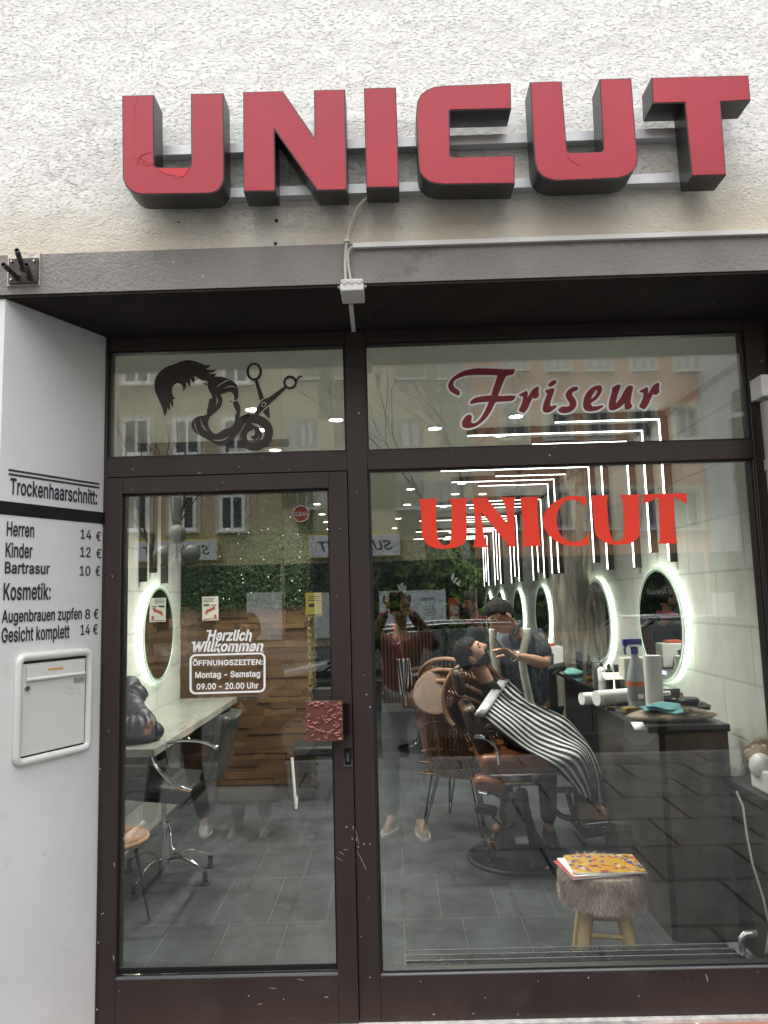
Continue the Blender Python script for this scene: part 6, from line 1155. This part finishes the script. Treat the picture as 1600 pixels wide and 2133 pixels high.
part('red_collar', MB().tube(arc([d_2(974, 1300, -.10), d_2(985, 1294, -.11), d_2(1000, 1290, -.09), d_2(1008, 1288, 0), d_2(1000, 1287, .1)]), .026, 10), mat('crimson_cloth', (.20, .012, .02), .8), pb, ang=180)

# ================================================================ the street the panes mirror
struct('pavement', MB().box(-45, 45, -5.2, -.1651, -.3, 0), M_pave)
struct('kerb', MB().box(-45, 45, -5.35, -5.2001, -.3, .004), mat('kerb_stone', (.055, .055, .055), .8, var=.2, vs=6))
struct('cobbled_strip', MB().box(-45, 45, -7.6, -5.3501, -.3, -.10), M_cobble); struct('road', MB().box(-45, 45, -19, -7.6001, -.3, -.105), M_road)
struct('far_pavement', MB().box(-45, 45, -60, -19.001, -.3, 0), M_pave)
YO = 25.0
def rb(px, py, d=0): p = at(px, py, YO-d); return Vector((p.x, -p.y, p.z))      # a point of the opposite fronts seen mirrored at this pixel
def front(name, label, xa, xb, m_, h=15):
    a, b = rb(xa, 1000).x, rb(xb, 1000).x; t = thing(name, label, 'building', ((a+b)/2, -YO, 0)); part('wall', MB().box(a, b, -YO-8, -YO, 0, h), m_, t); return t
M_beige = mat('beige_render', (.50, .43, .28), .9, var=.06, vs=2); M_peach = mat('apricot_render', (.56, .30, .19), .9, var=.06, vs=2); M_sky_glass = mat('dim_window_glass', (.05, .06, .065), .05, var=0, spec=.8); M_blind = mat('white_blind', (.6, .62, .62), .6)
hA = front('apartment_house', 'beige rendered house with white casement windows mirrored in the door side of the shopfront', -700, 588, M_beige)
hB = front('apartment_house', 'house clad in chequered olive and cream panels mirrored behind the mullion', 589, 985, mat('cream_panel', (.58, .52, .36), .7, var=.05))
hC = front('apartment_house', 'apricot house with a row of upper windows mirrored in the right pane', 986, 1470, M_peach)
hD = front('apartment_house', 'pale grey house mirrored at the far right edge of the window', 1471, 2600, mat('pale_grey_render', (.55, .56, .58), .9, var=.05))
def window(par, x0, y0, x1, y1, fm, blind=False, surround=None):
    a, b = rb(x0, y0), rb(x1, y1); Y = -YO; w = .13; X0, X1, Z0, Z1 = a.x, b.x, b.z, a.z
    o = part('window', MB().box(X0, X1, Y+.002, Y+.05, Z0, Z0+w).box(X0, X1, Y+.002, Y+.05, Z1-w, Z1).box(X0, X0+w, Y+.002, Y+.049, Z0+w, Z1-w).box(X1-w, X1, Y+.002, Y+.049, Z0+w, Z1-w).box((X0+X1)/2-.05, (X0+X1)/2+.05, Y+.002, Y+.052, Z0+w, Z1-w), fm, par)
    part('pane', MB().box(X0+w, X1-w, Y+.001, Y+.012, Z0+w, Z1-w), M_blind if blind else M_sky_glass, o); part('sill', MB().box(X0-.1, X1+.1, Y+.002, Y+.12, Z0-.07, Z0-.001), M_plastic, o)
    if surround: part('surround', MB().box(X0-.16, X0, Y+.001, Y+.02, Z0-.1, Z1+.16).box(X1, X1+.16, Y+.001, Y+.02, Z0-.1, Z1+.16).box(X0, X1, Y+.001, Y+.02, Z1, Z1+.16), surround, o)
M_ivory = mat('ivory_surround', (.62, .57, .43), .9); M_winwhite = mat('white_casement', (.9, .9, .9), .4, var=0)
for x in (-30, 75, 180, 285, 390, 492):
    for y0, y1 in ((590, 655), (742, 800), (872, 948)): window(hA, x-29, y0, x+29, y1, M_winwhite, surround=M_ivory)
for x in (85, 184, 283, 382, 484): window(hA, x-27, 1030, x+27, 1106, M_winwhite, surround=M_ivory)
cols = [(589, 620), (620, 662), (662, 695), (695, 740), (740, 765), (765, 826), (826, 884), (884, 912), (912, 962), (962, 985)]; rows = [580, 650, 705, 795, 868, 940, 1002, 1058, 1110, 1165]
pm = {0: MB(), 1: MB()}
for i, (a, b) in enumerate(cols):
    for j in range(len(rows)-1):
        k = (i*7+j*3) % 5
        if k in (0, 2, 3): p, q = rb(a, rows[j]), rb(b, rows[j+1]); pm[0 if k != 2 else 1].box(p.x+.02, q.x-.02, -YO+.001, -YO+.03, q.z+.02, p.z-.02)
part('olive_panels', pm[0], mat('olive_panel', (.25, .26, .15), .7, var=.06), hB); part('grey_panels', pm[1], mat('grey_green_panel', (.40, .42, .36), .7, var=.06), hB)
for a, b in ((617, 660), (702, 740), (828, 880), (914, 960)):
    for y0, y1 in ((742, 788), (872, 935), (1002, 1058)): window(hB, a, y0, b, y1, M_greyplastic, blind=True)
for x in (1073, 1162, 1248, 1340, 1431):
    window(hC, x-24, 725, x+24, 770, M_greyplastic, surround=M_ivory, blind=True); window(hC, x-26, 848, x+26, 914, M_greyplastic, surround=M_ivory); window(hC, x-30, 1020, x+30, 1100, M_greyplastic, surround=M_ivory)
def shopband(par, xa, xb, m_): a, b = rb(xa, 1172), rb(xb, 1172); part('shop_window_band', MB().box(a.x+.05, b.x-.05, -YO+.001, -YO+.08, .3, rb(700, 1172).z), m_, par)
M_shop = mat('dark_shop_glass', (.02, .024, .022), .08, var=.3, spec=.7)
for h_, a, b in ((hA, -500, 586), (hB, 591, 983), (hC, 988, 1468), (hD, 1474, 1900)): shopband(h_, a, b, M_shop)
for xa, xb, par in ((515, 590, hA), (655, 780, hB), (1480, 1540, hD)): a, b = rb(xa, 1235), rb(xb, 1400); part('pale_door', MB().box(a.x, b.x, -YO+.081, -YO+.12, .3, a.z), M_blind, par)
def street_sign(label, x0, y0, x1, y1, word, face, rim, ink, shear=.3, tw=.82, th=.45):
    a, b = rb(x0, y0), rb(x1, y1); t = thing('shop_sign', label, 'sign', ((a.x+b.x)/2, -YO+.2, (a.z+b.z)/2)); part('panel', MB().box(a.x, b.x, -YO+.10, -YO+.25, b.z, a.z), face, t); part('rim', MB().box(a.x-.05, b.x+.05, -YO+.09, -YO+.20, b.z-.05, a.z+.05), rim, t)
    w, h = b.x-a.x, a.z-b.z; v, f = text(word, .01, shear); part('sign_lettering', on_plane(MB(), v, f, ((a.x+b.x)/2+w*tw/2, -YO+.253, (a.z+b.z)/2-h*th/2), (-w*tw, 0, 0), (0, 0, h*th), (0, 1, 0)), ink, t)
    return t
M_signface = mat('white_sign_face', (.72, .74, .78), .5); M_signrim = mat('yellow_sign_rim', (.62, .52, .05), .5)
street_sign('white sunglasses shop sign with yellow rim mirrored in the door glass', 285, 1130, 455, 1166, 'SUNPOINT', M_signface, M_signrim, M_ink)
street_sign('white sunglasses shop sign with yellow rim mirrored across the mullion', 645, 1118, 834, 1157, 'SUNPOINT', M_signface, M_signrim, M_ink)
M_bandsign = mat('black_sign_band', (.02, .02, .022), .4); M_palei = mat('pale_sign_ink', (.5, .5, .5), .5)
street_sign('short black fascia sign mirrored over the third mirror', 1098, 1226, 1142, 1243, 'OASE', M_bandsign, M_dark, M_palei, 0)
street_sign('black gold dealer sign mirrored over the second mirror', 1222, 1215, 1280, 1238, 'GOLD', M_bandsign, M_dark, M_palei, 0)
street_sign('black gold purchase sign mirrored over the nearest mirror', 1338, 1222, 1420, 1242, 'Gold Ankauf', M_bandsign, M_dark, M_palei, 0, .9, .5)
c = rb(629, 1072); t = thing('nail_studio_sign', 'round red nail studio sign mirrored in the door glass by the right stile', 'sign', tuple(c))
part('disc', MB().cyl(c, c+Vector((0, .25, 0)), .30, n=36), M_redp, t); part('white_rim', MB().tube([c+Vector((.30*math.cos(k*.1745), .26, .30*math.sin(k*.1745))) for k in range(36)], .018, 6, closed=True), M_vwhite, t); v, f = text('NAILS', .02); part('sign_lettering', on_plane(MB(), v, f, c+Vector((.24, .253, -.07)), (-.48, 0, 0), (0, 0, .14), (0, 1, 0)), M_vwhite, t)
a, b = rb(790, 1232), rb(930, 1322); t = thing('wellness_board', 'large pale blue advertising board mirrored in front of the plant wall', 'board', ((a.x+b.x)/2, -YO+.3, b.z)); part('board', MB().box(a.x, b.x, -YO+.3, -YO+.34, b.z, a.z), mat('pale_blue_board', (.60, .66, .74), .5), t)
for x, y in ((836, 1252), (905, 1250)): p = rb(x, y); v, f = text('Wellness', .0, .4); part('board_lettering', on_plane(MB(), v, f, (p.x, -YO+.345, p.z), (-.55, 0, 0), (0, 0, .14), (0, 1, 0)), M_ink, t)
m = MB()
for k in range(5): p = rb(905, 1262+k*6); m.box(p.x-.45+.07*k, p.x, -YO+.341, -YO+.344, p.z-.02, p.z)
part('print_lines', m, M_ink, t)
a, b = rb(933, 1246), rb(957, 1330); t = thing('red_poster_strip', 'narrow red poster with three round pictures mirrored left of the second barber', 'poster', ((a.x+b.x)/2, -YO+.3, b.z)); part('sheet', MB().box(a.x, b.x, -YO+.35, -YO+.38, b.z, a.z), mat('brick_red_poster', (.42, .07, .035), .5), t)
for y in (1270, 1291, 1312): p = rb(945, y); part('round_picture', MB().cyl((p.x, -YO+.38, p.z), (p.x, -YO+.385, p.z), .165, n=24), mat('picture_cream', (.5, .46, .38), .6, var=.5, vs=9), t)
# bare trees and a globe lamp
def bare_tree(x, y, h, label, seed):
    r2 = random.Random(seed); t = thing('bare_tree', label, 'tree', (x, y, 0)); tk, br = MB(), MB()
    def grow(p, d, L, r, lev):
        q = p+d*L; mid = p.lerp(q, .5)+Vector((r2.uniform(-.05, .05), r2.uniform(-.05, .05), 0))*L; (tk if lev == 0 else br).tube([p, mid, q], [r, r*.85, r*.7], 6 if lev < 2 else 4)
        if lev >= 5: return
        for _ in range(3 if lev < 4 else 2):
            nd = (d+Vector((r2.uniform(-1, 1), r2.uniform(-1, 1), r2.uniform(-.25, .6)))*.75).normalized(); grow(p.lerp(q, r2.uniform(.6, 1)), nd, L*r2.uniform(.6, .8), r*.55, lev+1)
    grow(Vector((x, y, 0)), Vector((0, 0, 1)), h, .075, 0); bk_ = mat('grey_bark', (.10, .085, .07), .9, var=.3, vs=12, bmp=.5); part('trunk', tk, bk_, t); part('branches', br, bk_, t)
q = at(318, 1246, 17); bare_tree(q.x, -17, 3.6, 'bare street tree mirrored in the pane above the door', 3); q = at(990, 1246, 13); bare_tree(q.x, -13, 3.0, 'bare street tree mirrored behind the red window lettering', 8)
q = at(368, 1150, 13); t = thing('street_lamp', 'street lamp with three glass globes mirrored in front of the unlit light channels', 'lamp', (q.x, -13, 0)); part('pole', MB().cyl((q.x, -13, 0), (q.x, -13, q.z+.1), .05, .035, 12), M_iron, t)
for dx, dz in ((-.30, -.05), (.30, -.05), (0, .38)): part('globe', MB().ell((q.x+dx, -13, q.z+dz), (.21, .21, .21), 12), mat('smoky_globe', (.30, .30, .27), .3), t); part('lamp_arm', MB().tube([(q.x, -13, q.z-.25), (q.x+dx*.6, -13, q.z-.3+dz*.4), (q.x+dx, -13, q.z+dz-.2)], .02, 6), M_iron, t)
# parked cars
def car(label, X, Y, paint, flip=1):
    t = thing('parked_car', label, 'car', (X, Y, -.1), 'cars parked along the kerb'); z0 = -.1
    def T(x, y, z): return Vector((X+flip*x, Y+y, z0+z))
    low = [(-2.15, .35), (-2.18, .62), (-2.05, .80), (-1.2, .95), (1.55, .98), (2.1, .90), (2.2, .65), (2.15, .33)]
    m = MB(); n = len(low); W = .88
    v = []
    for yy, k in ((-W, .96), (-W*1.0, 1), (W, 1), (W, .96)): v += [T(x*(.985 if abs(yy) == W else 1), yy, z) for x, z in low]
    m.v = v[n:3*n]; m.f = [tuple(range(n)), tuple(range(2*n-1, n-1, -1))]+[(i, (i+1) % n, n+(i+1) % n, n+i) for i in range(n)]
    part('body', m, paint, t, bev=.07)
    cab = [(-1.15, .94, .80), (-.35, 1.42, .62), (1.05, 1.46, .60), (1.75, .98, .78)]; vs = [T(x, -w, z) for x, z, w in cab]+[T(x, w, z) for x, z, w in cab]
    part('cabin', MB().add(vs, [(0, 1, 2, 3), (7, 6, 5, 4), (0, 4, 5, 1), (1, 5, 6, 2), (2, 6, 7, 3)]), M_sky_glass, t, bev=.02)
    rf = [(-.42, 1.425, .60), (.3, 1.475, .60), (1.05, 1.47, .58)]; part('roof', MB().add([T(x, -w, z) for x, z, w in rf]+[T(x, w, z) for x, z, w in rf], [(0, 1, 4, 3), (1, 2, 5, 4)]), paint, t, solid=.03)
    for y in (-1, 1):
        m = MB()
        for (xa, za), (xb, zb) in (((-1.2, .95), (-.40, 1.43)), ((.25, .95), (.3, 1.46)), ((1.05, 1.46), (1.75, .98))): m.tube([T(xa, y*.79, za), T(xb, y*.62, zb)], .02, 6)
        part('window_pillar', m, M_blackmat, t); part('chrome_trim', MB().tube([T(-.42, y*.615, 1.445), T(.3, y*.61, 1.49), T(1.05, y*.60, 1.485)], .007, 6), M_chrome, t)
        for x in (-1.38, 1.32): w = part('wheel', MB().lathe(T(x, y*.80, .32), [(.0, -.1), (.30, -.1), (.32, -.07), (.32, .07), (.30, .1), (0, .1)], 24, Matrix.Rotation(R(90), 3, 'X')), M_dark, t); part('rim', MB().lathe(T(x, y*.905, .32), [(0, 0), (.20, 0), (.20, .01), (0, .03)], 16, Matrix.Rotation(R(90), 3, 'X')), M_steel, w)
        part('headlight', MB().ell(T(-2.08, y*.66, .70), (.10, .17, .07), 10), M_chrome, t); part('tail_light', MB().ell(T(2.13, y*.70, .78), (.06, .14, .09), 10), M_redp, t); part('wing_mirror', MB().ell(T(-.85, y*.95, 1.02), (.07, .09, .06), 8), paint, t)
    return t
q = at(640, 1300, 6.3); car('dark grey parked car mirrored in the door glass with its bonnet to the left', q.x+1.35, -6.4, mat('grey_car_paint', (.05, .055, .06), .4, .2, var=0))
q = at(1420, 1300, 6.6); car('silver parked car mirrored in the right pane over the stone wall', q.x+.4, -6.5, mat('silver_car_paint', (.16, .17, .175), .35, .3, var=0, coat=1), -1)
q = at(1030, 1360, 9.0); t = thing('bicycle', 'black bicycle parked by the road mirrored between the two barbers', 'bicycle', (q.x, -9, -.1))
for x in (-.52, .52): w = part('wheel', MB().tube([(q.x+x+.33*math.cos(k*.2094), -9, .235+.33*math.sin(k*.2094)) for k in range(30)], .018, 6, closed=True), M_dark, t)
part('bike_frame', MB().tube([(q.x-.52, -9, .235), (q.x-.35, -9, .75), (q.x+.2, -9, .7), (q.x, -9, .2), (q.x-.35, -9, .7)], .018, 6).tube([(q.x+.2, -9, .75), (q.x, -9, .2), (q.x+.52, -9, .235), (q.x+.2, -9, .65)], .014, 6), M_dark, t); part('saddle', MB().ell((q.x+.2, -9, .80), (.13, .07, .03), 8), M_dark, t); part('handlebar', MB().tube([(q.x-.35, -9.25, .85), (q.x-.4, -9, .82), (q.x-.35, -8.75, .85)], .013, 6), M_dark, t)
# the people standing in front of the shop (seen in the panes)
def stand(x, y, h, label, top, trs, sh_, turn=0, feet=None, arms=None, **k):
    s = h/1.72; z = 0
    def T(a, b, c): ca, sa = math.cos(turn), math.sin(turn); return Vector((x+(a*ca-b*sa)*s, y+(a*sa+b*ca)*s, z+c*s))
    J = dict(head=T(0, .02, 1.60), neck=T(0, 0, 1.44), chest=T(0, 0, 1.24), pelvis=T(0, 0, .92), shL=T(-.18, 0, 1.38), elL=T(-.24, -.02, 1.10), wrL=T(-.20, .10, .88), shR=T(.18, 0, 1.38), elR=T(.24, -.02, 1.10), wrR=T(.20, .10, .88), hpL=T(-.09, 0, .90), knL=T(-.10, .02, .49), anL=T(-.11, 0, .085), ftL=T(-.12, .12, .05), hpR=T(.09, 0, .90), knR=T(.10, .02, .49), anR=T(.11, 0, .085), ftR=T(.12, .12, .05))
    for kk, vv in (arms or {}).items(): J[kk] = T(*vv)
    hs = [hand(J['wr'+c], (J['wr'+c]-J['el'+c]), T(0, 1, 0)-T(0, 0, 0), s, .4, side=1 if c == 'L' else -1) for c in 'LR']
    return person(label, J, M_skin2, top, trs, sh_, M_hair, T(0, 1, 0)-T(0, 0, 0), (0, 0, 1), (x, y, 0), long_sleeve=True, hands=hs, **k)
M_boot = mat('beige_suede_boot', (.30, .24, .16), .85, var=.2); M_sneak = mat('white_sneaker', (.62, .62, .6), .6, var=.1)
M_wine = mat('wine_red_jacket', (.09, .02, .03), .8, var=.2)
stand(.04, -3.05, 1.74, 'photographer in wine red jacket and grey jeans holding up a phone, mirrored beside the mullion', M_wine, M_greyjean, M_boot, arms=dict(elL=(-.26, .10, 1.30), wrL=(-.10, .16, 1.60), elR=(.26, .10, 1.30), wrR=(.06, .16, 1.60), anL=(-.10, .14, .085), ftL=(-.14, .26, .05), anR=(.10, .26, .085), ftR=(.12, .38, .05), knL=(-.10, .10, .49), knR=(.10, .16, .49)), soles=M_sneak)
t = thing('phone', 'black phone held up by the photographer, mirrored in the right pane', 'phone', (0, -2.84, 1.70)); part('phone_body', MB().box(-.04, .04, -2.845, -2.836, 1.60, 1.745), M_blackgloss, t, bev=.003); part('lens_ring', MB().cyl((-.02, -2.836, 1.725), (-.02, -2.833, 1.725), .008, n=14), M_steel, t)
stand(-1.12, -2.95, 1.60, 'person in a long brown coat, dark scarf and beige boots, mirrored in the door glass', M_coat, M_greyjean, M_boot, coat_len=.62, arms=dict(elL=(-.25, .08, 1.12), wrL=(-.10, .22, 1.02), elR=(.25, .08, 1.12), wrR=(.08, .22, 1.04)))
t = thing('shoulder_bag', 'dark shoulder bag hanging in front of the long brown coat, mirrored in the door glass', 'bag', (-1.10, -2.72, .95)); part('pouch', MB().obox((-1.10, -2.725, .90), (.30, .10, .24)), mat('black_bag_cloth', (.012, .012, .02), .7), t, bev=.03); part('strap', MB().tube(arc([(-1.22, -2.73, 1.0), (-1.18, -2.80, 1.25), (-1.02, -2.90, 1.38)]), .012, 6), M_dark, t)
stand(-1.66, -2.95, 1.66, 'person in navy jacket, black trousers and white sneakers striding, mirrored beside the styling chair', M_navy, M_blackmat, M_sneak, turn=.35, arms=dict(anL=(-.22, .10, .085), ftL=(-.26, .22, .05), anR=(.16, -.10, .085), ftR=(.24, .0, .05), knL=(-.15, .10, .49), knR=(.12, 0, .49)), soles=M_plastic)


# waiting chair past the partition and dark hair clippings round the barber chair
q = onz(676, 1590, ZF+.35); t = thing('waiting_chair', 'dark waiting chair on a white metal sled frame beyond the wood partition', 'chair', (q.x, q.y, ZF))
part('seat', MB().box(q.x-.25, q.x+.22, q.y, q.y+.45, ZF+.40, ZF+.48), M_blackmat, t, bev=.02); part('backrest', MB().box(q.x-.25, q.x+.22, q.y+.42, q.y+.47, ZF+.481, ZF+.9), M_blackmat, t, bev=.02)
for sx_ in (-.26, .20): part('sled_leg', MB().tube([(q.x+sx_, q.y, ZF+.40), (q.x+sx_+.03, q.y-.03, ZF+.02), (q.x+sx_-.02, q.y+.42, ZF+.02), (q.x+sx_, q.y+.40, ZF+.40)], .012, 8), M_plastic, t)
m = MB()
for _ in range(420):
    a = random.uniform(0, 6.283); r = random.gauss(.55, .30); p = Vector((bx+r*math.cos(a), by+r*math.sin(a), ZF+.0015))
    if r < .36 or p.x > 1.2: continue
    d = Vector((random.uniform(-1, 1), random.uniform(-1, 1), 0)).normalized()*random.uniform(.004, .012); w = d.cross(Vector((0, 0, 1)))*.22; m.add([p-w, p+w, p+d], [(0, 1, 2)])
o = part('hair_clippings', m, M_hair); o['label'] = 'dark hair clippings scattered on the floor around the barber chair'; o['category'] = 'hair clippings'; o['kind'] = 'stuff'

# knocks and scratches in the brown paint, smudges on the mailbox
M_bare = mat('bare_scratched_metal', (.45, .43, .41), .6)
def strokes(par, Y, L, name='paint_scratch'):
    for (x0, y0, x1, y1, w) in L:
        a, b = at(x0, y0, Y), at(x1, y1, Y); part(name, MB().tube([a, a.lerp(b, .5)+Vector((.0015, 0, 0)), b], w*.00042, 5), M_bare, par)
strokes(sf, F0-.0002, [(740, 1728, 747, 1757, 2), (744, 1773, 763, 1812, 1.6), (757, 1757, 758.5, 1759, 5), (770, 1757, 771, 1759, 4), (741, 1745, 742, 1752, 3), (745, 1762, 747, 1766, 3), (752, 1950, 753, 1952, 3), (770, 2035, 771, 2037, 4), (766, 1870, 767, 1871, 3), (758, 1405, 760, 1408, 2), (1010, 2078, 1011, 2079, 4), (1225, 2036, 1226, 2038, 5), (1470, 2030, 1474, 2044, 4), (1330, 2075, 1331, 2076, 4), (1120, 2044, 1121, 2045, 3), (412, 985, 420, 986, 3), (498, 972, 499, 973, 4), (600, 977, 602, 978, 4), (275, 978, 279, 977, 4), (640, 995, 643, 994, 2)])
strokes(dr, -.0302, [(707, 1775, 716, 1780, 1.5), (716, 1769, 724, 1771, 1.5), (700, 1785, 714, 1794, 1.2), (735, 1722, 735.5, 1727, 3), (733, 1745, 733.6, 1749, 3), (211, 1905, 216, 1901, 3), (204, 1960, 205, 1966, 3), (237, 1797, 238, 1806, 3), (236, 1990, 237, 2000, 3), (517, 2074, 518, 2075, 4), (590, 2081, 591, 2082, 3), (676, 2077, 684, 2077, 2), (538, 2092, 546, 2091, 1.5), (620, 2040, 632, 2042, 1.2), (560, 2058, 575, 2059, 1.2), (712, 1490, 713, 1492, 2), (700, 1240, 701, 1243, 2), (233, 1198, 234, 1203, 3), (226, 1520, 227, 1525, 2)])
M_smudge = mat('grey_glue_smudge', (.42, .40, .37), .8); m_ = MB()
for _ in range(46):
    u, z = sp(*zB(random.uniform(840, 1105), random.choice([690, 760])+random.gauss(0, 16))); q_ = PA+U*u+ZV*z+N*.0073; a_ = random.uniform(0, 3.14); d_v = (U*math.cos(a_)+ZV*math.sin(a_))*random.uniform(.0008, .003); e_v = (U*-math.sin(a_)+ZV*math.cos(a_))*.0006
    m_.add([q_-d_v-e_v, q_+d_v-e_v, q_+d_v+e_v, q_-d_v+e_v], [(0, 1, 2, 3)])
o = part('glue_smudges', m_, M_smudge, mbx); o['kind'] = 'stuff'
